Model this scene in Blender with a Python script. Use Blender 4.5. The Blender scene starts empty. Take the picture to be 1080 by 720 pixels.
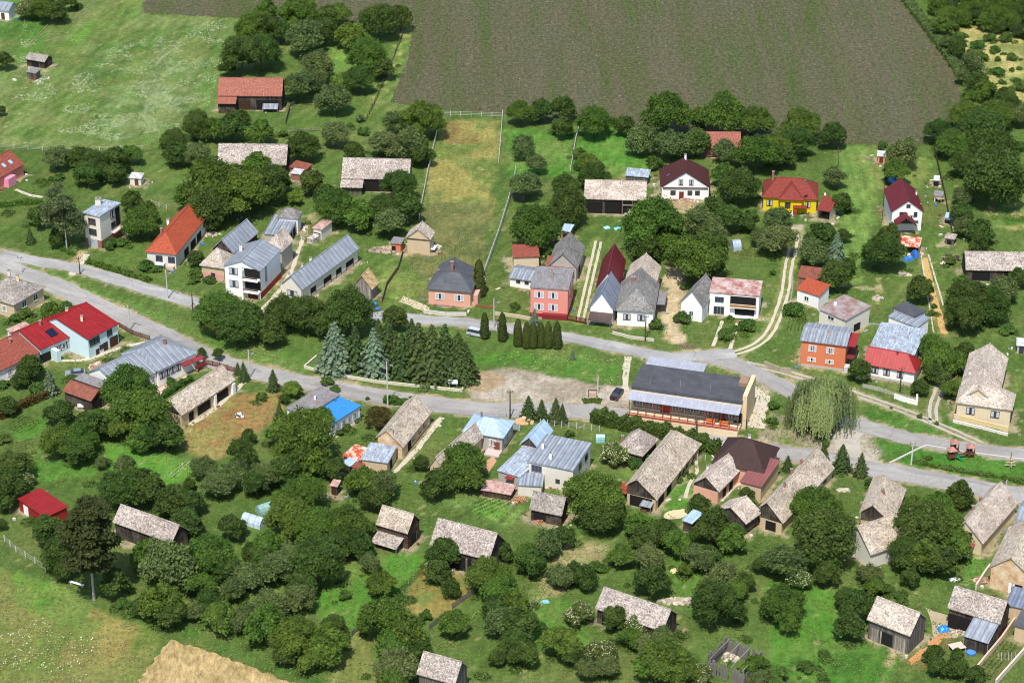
import bpy, math, random
import numpy as np
from mathutils import Vector, Matrix
random.seed(7); RNG = np.random.default_rng(11)
SC = bpy.context.scene
COL = SC.collection
# ------------------------------------------------------------------ camera
FPX = 2500.0; DEP = math.radians(28.0); DIST = 520.0
CH = DIST*math.sin(DEP); CY = -DIST*math.cos(DEP)
cam = bpy.data.cameras.new("camera"); co = bpy.data.objects.new("camera", cam); COL.objects.link(co)
co.location = (0, CY, CH); co.rotation_euler = (math.pi/2-DEP, 0, 0)
cam.sensor_width = 36; cam.lens = 36*FPX/1080; cam.clip_start = 1; cam.clip_end = 12000
SC.camera = co
# ------------------------------------------------------------------ light
SUN_EL, SUN_AZ = 60.0, 192.0
w = bpy.data.worlds.new("World"); SC.world = w; w.use_nodes = True
nt = w.node_tree; bg = nt.nodes["Background"]; sky = nt.nodes.new("ShaderNodeTexSky")
sky.sky_type = 'NISHITA'; sky.sun_disc = False
sky.sun_elevation = math.radians(SUN_EL); sky.sun_rotation = math.radians(SUN_AZ)
nt.links.new(sky.outputs[0], bg.inputs[0]); bg.inputs[1].default_value = 0.15
sl = bpy.data.lights.new("sun", 'SUN'); so = bpy.data.objects.new("sun", sl); COL.objects.link(so)
sl.energy = 4.1; sl.angle = math.radians(0.5); sl.color = (1.0, 0.96, 0.89)
_e, _a = math.radians(SUN_EL), math.radians(SUN_AZ)
sdir = Vector((math.sin(_a)*math.cos(_e), math.cos(_a)*math.cos(_e), math.sin(_e)))
so.rotation_euler = (-sdir).to_track_quat('-Z', 'Y').to_euler(); so.location = (0, 0, 300)
SC.view_settings.view_transform = 'Standard'; SC.view_settings.look = 'None'
SC.view_settings.exposure = 0.27; SC.view_settings.gamma = 1
SC.cycles.filter_width = 1.05; SC.cycles.max_bounces = 5; SC.cycles.diffuse_bounces = 2; SC.cycles.glossy_bounces = 2
SC.cycles.transparent_max_bounces = 4
# ------------------------------------------------------------------ projection helpers
_sd, _cd = math.sin(DEP), math.cos(DEP)
def P(x, y, z=0.0):
    """point at height z that the photo shows at pixel x, y"""
    a, b = x-540.0, 360.0-y
    d = (a, FPX*_cd+b*_sd, -FPX*_sd+b*_cd)
    t = (z-CH)/d[2]
    return Vector((d[0]*t, CY+d[1]*t, z))
def PIX(X, Y, Z=0.0):
    dy, dz = Y-CY, Z-CH
    f = dy*_cd-dz*_sd; u = dy*_sd+dz*_cd
    return 540+FPX*X/f, 360-FPX*u/f
def ppm(x, y):
    p = P(x, y); return FPX/math.sqrt((p.x)**2+(p.y-CY)**2+CH**2)
def S(*c):
    """sRGB 0-255 to linear"""
    return tuple((v/255/12.92 if v/255 <= .04045 else ((v/255+.055)/1.055)**2.4) for v in c)
# ------------------------------------------------------------------ object helpers
def link(o, parent=None):
    COL.objects.link(o)
    if parent is not None: o.parent = parent
    return o
def tag(o, label=None, cat=None, group=None, kind=None):
    if label: o["label"] = label
    if cat: o["category"] = cat
    if group: o["group"] = group
    if kind: o["kind"] = kind
    return o
def empty(name, loc, rz=0.0):
    o = bpy.data.objects.new(name, None); o.empty_display_size = .5
    o.location = loc; o.rotation_euler = (0, 0, rz); return link(o)
class MB:
    def __init__(s): s.v = []; s.f = []; s.uv = []; s.mi = []
    def poly(s, pts, uvs=None, m=0):
        n = len(s.v); s.v += [tuple(p) for p in pts]; s.f.append(tuple(range(n, n+len(pts))))
        s.uv += list(uvs) if uvs else [(0, 0)]*len(pts); s.mi.append(m)
    def box(s, x0, x1, y0, y1, z0, z1, m=0, M=None):
        c = [Vector((x, y, z)) for z in (z0, z1) for y in (y0, y1) for x in (x0, x1)]
        if M is not None: c = [M @ p for p in c]
        for q, (a, b) in (((0, 1, 5, 4), (x1-x0, z1-z0)), ((1, 3, 7, 5), (y1-y0, z1-z0)), ((3, 2, 6, 7), (x1-x0, z1-z0)),
                  ((2, 0, 4, 6), (y1-y0, z1-z0)), ((4, 5, 7, 6), (x1-x0, y1-y0)), ((2, 3, 1, 0), (x1-x0, y1-y0))):
            s.poly([c[i] for i in q], [(0, 0), (a, 0), (a, b), (0, b)], m)
    def tube(s, p0, p1, r0, r1=None, n=7, m=0, cap=True):
        p0, p1 = Vector(p0), Vector(p1); r1 = r0 if r1 is None else r1
        d = (p1-p0); L = d.length or 1e-6; d.normalize()
        a = d.orthogonal().normalized(); b = d.cross(a)
        A = [p0+(a*math.cos(t)+b*math.sin(t))*r0 for t in [2*math.pi*i/n for i in range(n)]]
        B = [p1+(a*math.cos(t)+b*math.sin(t))*r1 for t in [2*math.pi*i/n for i in range(n)]]
        for i in range(n):
            j = (i+1) % n; s.poly([A[i], A[j], B[j], B[i]], [(i/n, 0), ((i+1)/n, 0), ((i+1)/n, L), (i/n, L)], m)
        if cap: s.poly(A[::-1], None, m); s.poly(B, None, m)
    def slab(s, pts, th, uvs=None, m=0, d=(0, 0, -1)):
        """a flat plate: pts is its top"""
        d = Vector(d)*th; pts = [Vector(p) for p in pts]; low = [p+d for p in pts]
        s.poly(pts, uvs, m); s.poly(low[::-1], (list(uvs)[::-1] if uvs else None), m)
        n = len(pts)
        for i in range(n):
            j = (i+1) % n; L = (pts[j]-pts[i]).length
            s.poly([pts[i], low[i], low[j], pts[j]], [(0, 0), (0, th), (L, th), (L, 0)], m)
    def mesh(s, name, mats, smooth=False):
        me = bpy.data.meshes.new(name); me.from_pydata(s.v, [], s.f)
        ul = me.uv_layers.new(name="UVMap"); ul.data.foreach_set("uv", np.array(s.uv, 'f').ravel())
        for mt in (mats if isinstance(mats, (list, tuple)) else [mats]): me.materials.append(mt)
        if len(set(s.mi)) > 1: me.polygons.foreach_set("material_index", s.mi)
        if smooth: me.polygons.foreach_set("use_smooth", [True]*len(s.f))
        me.update(); return me
    def build(s, name, mats, parent=None, loc=None, smooth=False):
        o = bpy.data.objects.new(name, s.mesh(name, mats, smooth))
        if loc is not None: o.location = loc
        return link(o, parent)
def npmesh(name, V, F, mats, mi=None, smooth=False, uv=None):
    """V (n,3), F (m,k) arrays -> mesh"""
    me = bpy.data.meshes.new(name); k = F.shape[1]
    me.vertices.add(len(V)); me.vertices.foreach_set("co", np.ascontiguousarray(V, 'f').ravel())
    me.loops.add(F.size); me.loops.foreach_set("vertex_index", np.ascontiguousarray(F, 'i').ravel())
    me.polygons.add(len(F)); me.polygons.foreach_set("loop_start", np.arange(0, F.size, k, dtype='i'))
    me.polygons.foreach_set("loop_total", np.full(len(F), k, 'i'))
    for mt in (mats if isinstance(mats, (list, tuple)) else [mats]): me.materials.append(mt)
    if mi is not None: me.polygons.foreach_set("material_index", np.ascontiguousarray(mi, 'i'))
    if smooth: me.polygons.foreach_set("use_smooth", np.ones(len(F), bool))
    if uv is not None:
        ul = me.uv_layers.new(name="UVMap"); ul.data.foreach_set("uv", np.ascontiguousarray(uv, 'f').ravel())
    me.update(calc_edges=True); me.validate(); return me
# ------------------------------------------------------------------ materials
MATS = {}
class N:
    def __init__(s, name, rough=.8, spec=.3):
        s.m = bpy.data.materials.new(name); s.m.use_nodes = True; s.t = s.m.node_tree
        s.b = s.t.nodes["Principled BSDF"]; s.b.inputs["Roughness"].default_value = rough
        s.b.inputs["Specular IOR Level"].default_value = spec
    def n(s, kind, **kw):
        o = s.t.nodes.new("ShaderNode"+kind)
        for k, v in kw.items(): setattr(o, k, v)
        return o
    def l(s, a, b): s.t.links.new(a, b)
    def coord(s, which="Object"): return s.n("TexCoord").outputs[which]
    def map(s, src, scale, rot=0.0):
        mp = s.n("Mapping"); s.l(src, mp.inputs[0])
        mp.inputs["Scale"].default_value = scale if isinstance(scale, tuple) else (scale,)*3
        mp.inputs["Rotation"].default_value = (0, 0, rot); return mp.outputs[0]
    def noise(s, src, sc, det=3, rough=.6, out="Fac"):
        o = s.n("TexNoise"); s.l(src, o.inputs["Vector"]); o.inputs["Scale"].default_value = sc
        o.inputs["Detail"].default_value = det; o.inputs["Roughness"].default_value = rough; return o.outputs[out]
    def ramp(s, fac, stops, interp='LINEAR'):
        r = s.n("ValToRGB"); s.l(fac, r.inputs[0]); e = r.color_ramp.elements; r.color_ramp.interpolation = interp
        while len(e) > 1: e.remove(e[-1])
        for i, (p, c) in enumerate(stops):
            x = e[0] if i == 0 else e.new(p); x.position = p
            x.color = (c, c, c, 1) if isinstance(c, (int, float)) else (*c, 1)
        return r.outputs[0]
    def mix(s, fac, a, b, mode='MIX'):
        o = s.n("Mix", data_type='RGBA', blend_type=mode)
        for v, i in ((fac, 0), (a, 6), (b, 7)):
            if hasattr(v, "links"): s.l(v, o.inputs[i])
            elif i == 0: o.inputs[0].default_value = v
            else: o.inputs[i].default_value = (v, v, v, 1) if isinstance(v, (int, float)) else (*v, 1)
        return o.outputs[2]
    def math(s, op, a, b=0.0):
        o = s.n("Math", operation=op)
        for v, i in ((a, 0), (b, 1)):
            if hasattr(v, "links"): s.l(v, o.inputs[i])
            else: o.inputs[i].default_value = v
        return o.outputs[0]
    def bump(s, h, strength=.4, dist=.05):
        o = s.n("Bump"); s.l(h, o.inputs["Height"]); o.inputs["Strength"].default_value = strength
        o.inputs["Distance"].default_value = dist; s.l(o.outputs[0], s.b.inputs["Normal"])
    def out(s, c): s.l(c, s.b.inputs["Base Color"]) if hasattr(c, "links") else setattr(s.b.inputs["Base Color"], "default_value", (*c, 1)); return s.m
def cached(fn):
    def g(*a):
        k = (fn.__name__,)+a
        if k not in MATS: MATS[k] = fn(*a)
        return MATS[k]
    return g
def sc3(c, f): return tuple(min(.95, x*f) for x in c)
@cached
def plaster(col, dirt=.35):
    n = N("plaster", .9, .15); g = n.n("NewGeometry").outputs["Position"]
    a = n.noise(g, .35, 4); b = n.noise(g, 2.6, 4, .7)
    v = n.ramp(n.noise(n.map(g, (1.2, 1.2, .18)), 1.6, 4, .7), [(.3, 0.0), (.75, 1.0)])
    c = n.mix(n.math('MULTIPLY', v, dirt), col, sc3(col, .68))
    c = n.mix(n.math('MULTIPLY', n.ramp(a, [(.5, 0.0), (.72, 1.0)]), dirt), c, tuple(x*.82*t for x, t in zip(col, (1, .94, .84))))
    c = n.mix(.12, c, n.ramp(b, [(.3, .4), (.7, 1.05)]), 'MULTIPLY'); n.bump(b, .15, .03); return n.out(c)
@cached
def paint(col, rough=.6):
    n = N("paint", rough, .35); g = n.n("NewGeometry").outputs["Position"]
    return n.out(n.mix(n.ramp(n.noise(g, 2.2, 4, .7), [(.35, 0.0), (.75, .7)]), col, sc3(col, .72)))
@cached
def planks(col, sc=4.0):
    n = N("weathered_planks", .9, .1); uv = n.coord("UV"); g = n.n("NewGeometry").outputs["Position"]
    wv = n.noise(n.map(uv, (sc, .12, 1)), 1.0, 2, .5); st = n.noise(n.map(uv, (9, .5, 1)), 2.0, 4, .7); big = n.noise(g, .5, 3)
    c = n.ramp(wv, [(.3, sc3(col, .45)), (.5, col), (.68, sc3(col, 1.9))])
    c = n.mix(.6, c, n.ramp(st, [(.3, .35), (.7, 1.3)]), 'MULTIPLY')
    c = n.mix(n.ramp(big, [(.45, 0.0), (.7, .7)]), c, sc3((.16, .135, .11), 1.0))
    n.bump(wv, .5, .05); return n.out(c)
@cached
def brick(col):
    n = N("brick", .9, .1); uv = n.coord("UV"); b = n.n("TexBrick"); n.l(uv, b.inputs[0]); b.inputs["Scale"].default_value = 1.6
    b.inputs["Color1"].default_value = (*col, 1); b.inputs["Color2"].default_value = (*sc3(col, .62), 1)
    b.inputs["Mortar"].default_value = (.34, .3, .26, 1); b.inputs["Mortar Size"].default_value = .03
    return n.out(n.mix(.5, b.outputs[0], n.ramp(n.noise(uv, 1.5, 4), [(.3, .5), (.7, 1.1)]), 'MULTIPLY'))
@cached
def shingle(col, wear=.55):
    """old asbestos-cement shingles: courses, single tiles of other tone, lichen and dark weathering"""
    n = N("weathered_shingles", .92, .12); uv = n.coord("UV"); oi = n.n("ObjectInfo").outputs["Random"]
    ad = n.n("VectorMath", operation='ADD'); n.l(uv, ad.inputs[0]); cb = n.n("CombineXYZ"); n.l(n.math('MULTIPLY', oi, 91.0), cb.inputs[0]); n.l(n.math('MULTIPLY', oi, 37.0), cb.inputs[1]); n.l(cb.outputs[0], ad.inputs[1]); u = ad.outputs[0]
    vo = n.n("TexVoronoi"); n.l(n.map(u, (2.6, 3.0, 1), .78), vo.inputs["Vector"]); vo.inputs["Scale"].default_value = 1.0; vo.inputs["Randomness"].default_value = .25
    tile = n.ramp(vo.outputs["Color"], [(.08, .45), (.4, .95), (.75, 1.12), (.95, 1.5)])
    blot = n.ramp(n.noise(n.map(u, (1.0, .8, 1)), 3.0, 4, .8), [(.38, 1.0), (.46, .45), (.54, 0.0)])
    lite = n.ramp(n.noise(n.map(u, (1.0, 1.0, 1)), 3.6, 4, .75), [(.52, 0.0), (.60, 1.0)])
    big = n.noise(u, .22, 4, .6)
    c = n.mix(n.ramp(big, [(.35, 0.0), (.65, 1.0)]), col, tuple(x*t for x, t in zip(col, (.80, .76, .72))))
    c = n.mix(n.math('MULTIPLY', lite, .55*wear+.1), c, sc3(tuple(x*t for x, t in zip(col, (1.0, 1.02, 1.03))), 1.75))
    c = n.mix(n.math('MULTIPLY', blot, wear), c, tuple(x*.34 for x in col))
    c = n.mix(.7, c, tile, 'MULTIPLY'); v2 = n.n('TexVoronoi'); n.l(n.map(u, (.45, .6, 1), .1), v2.inputs['Vector']); v2.inputs['Scale'].default_value = 1.0; c = n.mix(.5, c, n.ramp(n.n('SeparateColor').outputs[0], [(.15, .72), (.5, 1.0), (.9, 1.18)]), 'MULTIPLY'); n.l(v2.outputs['Color'], n.t.nodes['Separate Color'].inputs[0])
    row = n.n("TexWave", bands_direction='Y'); n.l(uv, row.inputs[0]); row.inputs["Scale"].default_value = .9; row.inputs["Distortion"].default_value = .6
    c = n.mix(.25, c, n.ramp(row.outputs[1], [(0.0, .45), (.25, 1.0)]), 'MULTIPLY')
    n.bump(vo.outputs["Distance"], .35, .05); return n.out(c)
@cached
def tiles(col, wear=.3):
    n = N("clay_tiles", .75, .25); uv = n.coord("UV")
    b = n.n("TexBrick"); n.l(uv, b.inputs[0]); b.inputs["Scale"].default_value = 1.0; b.inputs["Brick Width"].default_value = .34; b.inputs["Row Height"].default_value = .38
    b.inputs["Color1"].default_value = (*col, 1); b.inputs["Color2"].default_value = (*sc3(col, .72), 1); b.inputs["Mortar"].default_value = (*sc3(col, .4), 1); b.inputs["Mortar Size"].default_value = .025
    c = n.mix(n.math('MULTIPLY', n.ramp(n.noise(uv, 1.4, 5, .75), [(.44, 0.0), (.6, 1.0)]), wear), b.outputs[0], tuple(x*.45+.02 for x in col))
    c = n.mix(n.math('MULTIPLY', n.ramp(n.noise(uv, 2.9, 4, .7), [(.54, 0.0), (.66, 1.0)]), wear), c, tuple(min(.8, x*1.5+.08) for x in col))
    c = n.mix(.35, c, n.ramp(n.noise(uv, .3, 3), [(.3, .65), (.7, 1.15)]), 'MULTIPLY')
    n.bump(b.outputs[1], .4, .04); return n.out(c)
@cached
def metal(col, wear=.25, rough=.42, rust=0.0, seam=0.0):
    """painted or galvanised sheet with uneven weathering"""
    n = N("sheet_metal", rough, .5); uv = n.coord("UV"); g = n.n("NewGeometry").outputs["Position"]
    n.b.inputs["Metallic"].default_value = .12
    c = n.mix(n.ramp(n.noise(n.map(g, (1, 1, .3)), .5, 4, .65), [(.38, 0.0), (.64, wear)]), col, sc3(col, .52))
    c = n.mix(n.ramp(n.noise(n.map(uv, (2.2, .35, 1)), 1.1, 3, .6), [(.5, 0.0), (.66, wear)]), c, sc3(col, 1.7))
    if seam:
        fr = n.math('FRACT', n.math('DIVIDE', n.n('SeparateXYZ').outputs[0], 1.44)); sp = fr.node.inputs[0].links[0].from_node.inputs[0].links[0].from_node; n.l(uv, sp.inputs[0])
        c = n.mix(seam, c, n.ramp(fr, [(0.0, .55), (.12, .62), (.2, 1.0), (.5, 1.18), (.62, .92), (.9, 1.0)]), 'MULTIPLY')
    if rust: c = n.mix(n.ramp(n.noise(uv, .8, 5, .75), [(.52-.12*rust, 0.0), (.6, min(1.0, .5+rust))]), c, (.26, .10, .06))
    n.bump(n.noise(uv, 1.2, 3), .25, .05); return n.out(c)
@cached
def bitumen(col):
    n = N("bitumen_felt", .95, .08); uv = n.coord("UV")
    c = n.mix(n.ramp(n.noise(uv, .35, 5, .7), [(.35, 0.0), (.7, .8)]), col, sc3(col, 1.7))
    ln = n.n("TexBrick"); n.l(uv, ln.inputs[0]); ln.inputs["Scale"].default_value = 1; ln.inputs["Brick Width"].default_value = 8; ln.inputs["Row Height"].default_value = 1.0; ln.inputs["Mortar Size"].default_value = .03
    ln.inputs["Color1"].default_value = (1, 1, 1, 1); ln.inputs["Color2"].default_value = (.86, .86, .86, 1); ln.inputs["Mortar"].default_value = (.6, .6, .6, 1)
    return n.out(n.mix(.6, c, ln.outputs[0], 'MULTIPLY'))
@cached
def patchy(c1, c2, sc=.5, edge=.08):
    n = N("patchy_surface", .85, .2); g = n.coord("UV")
    f = n.ramp(n.noise(g, sc, 6, .72), [(.5-edge, 0.0), (.5+edge, 1.0)])
    return n.out(n.mix(.4, n.mix(f, c1, c2), n.ramp(n.noise(g, sc*5, 4), [(.3, .6), (.7, 1.15)]), 'MULTIPLY'))
@cached
def gritty(col, sc=1.0, amp=.5, dark=.55):
    """ground-like stuff: dirt, gravel, concrete; texture in world metres"""
    n = N("gritty_ground", .95, .1); g = n.n("NewGeometry").outputs["Position"]
    c = n.mix(n.ramp(n.noise(g, .12*sc, 5, .7), [(.35, 0.0), (.65, 1.0)]), col, sc3(col, dark+.25))
    c = n.mix(n.ramp(n.noise(n.map(g, (.35, 1, 1), .35), .35*sc, 5, .7), [(.5, 0.0), (.64, amp)]), c, sc3(col, dark))
    h = n.noise(g, 1.6*sc, 6, .8)
    c = n.mix(amp, c, n.ramp(h, [(.3, .55), (.7, 1.35)]), 'MULTIPLY'); n.bump(h, .5, .08); return n.out(c)
@cached
def glass():
    n = N("window_glass", .12, .8); return n.out((.035, .045, .06))
@cached
def leaf(col, var=.5, tr=.42):
    n = N("foliage", .62, .25); oi = n.n("ObjectInfo").outputs["Random"]; g = n.coord("Object")
    att = n.n("Attribute", attribute_name="tone").outputs["Fac"]
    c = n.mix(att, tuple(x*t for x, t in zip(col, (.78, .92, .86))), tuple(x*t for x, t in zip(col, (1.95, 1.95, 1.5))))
    c = n.mix(n.math('MULTIPLY', oi, var), c, tuple(x*t for x, t in zip(col, (1.15, .95, .95))))
    hs = n.n("HueSaturation"); n.l(c, hs.inputs["Color"]); n.l(n.math('MULTIPLY_ADD', oi, .42), hs.inputs["Value"]); hu = n.math('MULTIPLY_ADD', n.math('FRACT', n.math('MULTIPLY', oi, 7.31)), .034); hu.node.inputs[2].default_value = .470; n.l(hu, hs.inputs["Hue"])
    hs.inputs["Value"].links[0].from_node.inputs[2].default_value = .80
    tb = n.n("BsdfTranslucent"); n.l(hs.outputs[0], tb.inputs[0]); mx = n.n("MixShader"); mx.inputs[0].default_value = tr
    n.l(n.b.outputs[0], mx.inputs[1]); n.l(tb.outputs[0], mx.inputs[2]); n.l(mx.outputs[0], n.t.nodes["Material Output"].inputs[0])
    return n.out(hs.outputs[0])
@cached
def bark(col=(.12, .095, .07)):
    n = N("bark", .95, .1); g = n.coord("Object")
    return n.out(n.mix(n.ramp(n.noise(n.map(g, (1, 1, .3)), 5, 4), [(.4, 0.0), (.65, 1.0)]), col, sc3(col, .45)))
WHITE = S(244, 242, 238)
# ================================================================== GROUND
def npPIX(X, Y):
    dy, dz = Y-CY, -CH
    f = dy*_cd-dz*_sd; u = dy*_sd+dz*_cd
    return 540+FPX*X/f, 360-FPX*u/f
def inpoly(x, y, poly):
    c = np.zeros(x.shape, bool); n = len(poly)
    for i in range(n):
        x1, y1 = poly[i]; x2, y2 = poly[(i+1) % n]
        if y1 == y2: continue
        c ^= ((y1 > y) != (y2 > y)) & (x < (x2-x1)*(y-y1)/(y2-y1)+x1)
    return c
def vnoise(X, Y, sc, seed, octv=3):
    """value noise on world coordinates"""
    r = np.random.default_rng(seed); T = r.random((256, 256)); out = np.zeros(X.shape); amp = 1; tot = 0
    for o in range(octv):
        x = X/sc+37.3*o+500; y = Y/sc+11.7*o+500; xi = np.floor(x).astype(int); yi = np.floor(y).astype(int)
        fx = x-xi; fy = y-yi; fx = fx*fx*(3-2*fx); fy = fy*fy*(3-2*fy)
        g = lambda a, b: T[(a) % 256, (b) % 256]
        out += amp*((g(xi, yi)*(1-fx)+g(xi+1, yi)*fx)*(1-fy)+(g(xi, yi+1)*(1-fx)+g(xi+1, yi+1)*fx)*fy)
        tot += amp; amp *= .55; sc /= 2.1
    return out/tot
LAWN = S(84, 112, 46)
REG = [  # polygon in photo pixels on flat ground, colour, second colour, patch size m
 ([(-40,-30),(150,-30),(150,15),(300,22),(238,140),(120,160),(-40,150)], S(92,122,52), S(112,130,70), 9),
 ([(100,30),(270,25),(215,135),(100,150)], S(102,126,62), S(80,116,46), 5),
 ([(0,0),(60,0),(40,60),(0,60)], S(66,112,36), S(78,122,44), 8),
 ([(150,5),(50,65),(42,60),(140,-5)], S(94,134,46), S(78,118,40), 4),
 ([(340,45),(395,50),(372,80),(330,75)], S(112,146,56), S(90,130,48), 6),
 ([(426,30),(437,32),(402,110),(385,128),(392,100)], S(150,152,86), S(104,130,52), 3),
 ([(437,32),(455,25),(425,110),(403,110)], S(86,128,46), S(98,120,60), 6),
 ([(464,126),(530,126),(520,215),(447,215)], S(150,142,80), S(104,124,52), 6),
 ([(447,215),(520,215),(508,290),(430,325),(405,300)], S(98,106,60), S(122,120,72), 4),
 ([(470,128),(500,130),(505,150),(468,150)], S(128,108,64), S(150,140,80), 4),
 ([(390,285),(425,270),(450,300),(440,330),(405,328)], S(120,142,60), S(84,110,46), 4),
 ([(530,135),(605,140),(600,185),(540,190)], S(74,128,36), S(96,140,52), 6),
 ([(610,140),(690,140),(690,190),(606,180)], S(72,128,36), S(92,140,48), 5),
 ([(885,155),(930,158),(925,210),(905,300),(890,300)], S(112,142,62), S(94,130,52), 7),
 ([(922,165),(980,165),(975,200),(922,200)], S(132,142,72), S(108,132,58), 6),
 ([(1010,30),(1040,28),(1080,42),(1100,110),(1050,105),(1020,60)], S(184,170,108), S(140,146,80), 4),
 ([(1040,215),(1090,215),(1090,245),(1045,240)], S(170,160,100), S(90,128,50), 3),
 ([(1060,228),(1090,228),(1090,238),(1062,236)], S(70,118,40), S(60,105,36), 3),
 ([(500,396),(520,390),(560,391),(600,402),(645,407),(668,412),(664,436),(560,436),(495,432)], S(184,172,156), S(158,146,126), 4),
 ([(495,392),(520,392),(540,398),(520,412),(494,414)], S(174,152,122), S(164,142,112), 3),
 ([(782,395),(812,402),(808,440),(785,452)], S(176,160,136), S(110,128,64), 3),
 ([(798,466),(812,444),(828,438),(830,462),(850,480),(815,482)], S(188,172,150), S(170,150,124), 4),
 ([(895,450),(918,452),(930,475),(925,490),(895,486),(888,462)], S(176,168,156), S(150,140,120), 4),
 ([(235,420),(300,412),(300,432),(262,470),(220,488),(190,470),(200,448)], S(146,134,78), S(148,116,74), 4),
 ([(228,440),(262,430),(262,450),(230,455)], S(150,112,72), S(150,132,80), 3),
 ([(-30,585),(60,625),(170,670),(150,740),(-30,740)], S(104,126,50), S(128,130,66), 8),
 ([(20,600),(70,620),(115,650),(90,665),(20,640)], S(88,138,44), S(112,140,56), 5),
 ([(100,640),(150,668),(120,700),(60,700)], S(146,134,78), S(112,128,54), 5),
 ([(425,585),(500,590),(497,625),(468,650),(440,650),(418,628)], S(140,126,70), S(112,126,56), 4),
 ([(440,598),(470,592),(478,612),(450,618)], S(116,78,50), S(132,110,64), 3),
 ([(370,665),(395,655),(395,720),(340,730)], S(118,128,60), S(130,134,72), 4),
 ([(372,590),(420,585),(455,588),(400,660),(340,665),(330,630)], S(74,132,34), S(92,140,44), 5),
 ([(15,455),(48,435),(46,460),(20,465)], S(74,132,36), S(66,118,36), 3),
 ([(40,470),(105,480),(100,500),(45,510),(20,500)], S(70,122,36), S(84,132,42), 5),
 ([(110,465),(200,485),(205,505),(150,520),(105,490)], S(80,138,36), S(96,146,48), 4),
 ([(5,270),(60,288),(210,345),(350,380),(320,392),(220,372),(55,295)], S(84,124,42), S(96,130,56), 4),
 ([(500,370),(600,372),(660,384),(655,404),(600,398),(550,388),(490,380)], S(76,124,38), S(92,128,50), 4),
 ([(900,440),(940,420),(1040,462),(990,462)], S(68,116,34), S(80,124,40), 5),
 ([(920,464),(990,470),(1080,486),(1080,510),(950,490)], S(64,118,32), S(74,126,38), 5),
 ([(655,500),(720,470),(740,505),(715,545),(700,535)], S(80,132,40), S(92,138,48), 4),
 ([(1020,585),(1045,560),(1035,610),(1015,625)], S(78,134,40), S(90,140,48), 4),
 ([(810,610),(890,625),(905,680),(850,720),(810,700)], S(74,130,34), S(86,136,42), 6),
 ([(890,660),(958,690),(930,720),(860,720)], S(70,126,34), S(60,110,32), 4),
 ([(975,670),(1010,665),(995,690),(965,712),(955,700)], S(128,108,70), S(90,120,50), 3),
 ([(1035,690),(1065,660),(1080,680),(1050,720),(1030,720)], S(86,106,52), S(110,112,66), 2),
 ([(598,572),(645,570),(640,590),(570,640),(555,625)], S(106,124,64), S(160,146,104), 2.5),
 ([(700,590),(745,590),(740,625),(695,640)], S(96,134,52), S(84,126,42), 5),
 ([(560,620),(620,640),(620,690),(560,680)], S(78,130,38), S(92,134,50), 5),
 ([(640,120),(665,130),(640,140)], S(72,128,36), S(90,138,48), 4),
 ([(700,270),(722,275),(716,360),(700,360)], S(196,176,140), S(170,148,110), 3),
 ([(705,210),(735,208),(732,225),(705,225)], S(196,176,136), S(160,140,104), 3),
 ([(828,238),(845,236),(846,262),(832,262)], S(188,172,146), S(150,140,110), 3),
 ([(475,508),(515,518),(500,538),(462,528)], S(104,134,62), S(84,118,48), 2),
 ([(515,520),(552,535),(535,556),(498,540)], S(92,140,44), S(120,150,70), 2),
 ([(90,58),(128,52),(118,92),(88,98)], S(74,106,50), S(92,124,52), 4),
 ([(105,95),(215,60),(200,125),(110,150)], S(118,138,82), S(92,122,58), 3),
 ([(700,430),(790,455),(850,478),(870,470),(830,440),(800,430)], S(150,140,116), S(104,124,58), 4),
]
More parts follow.
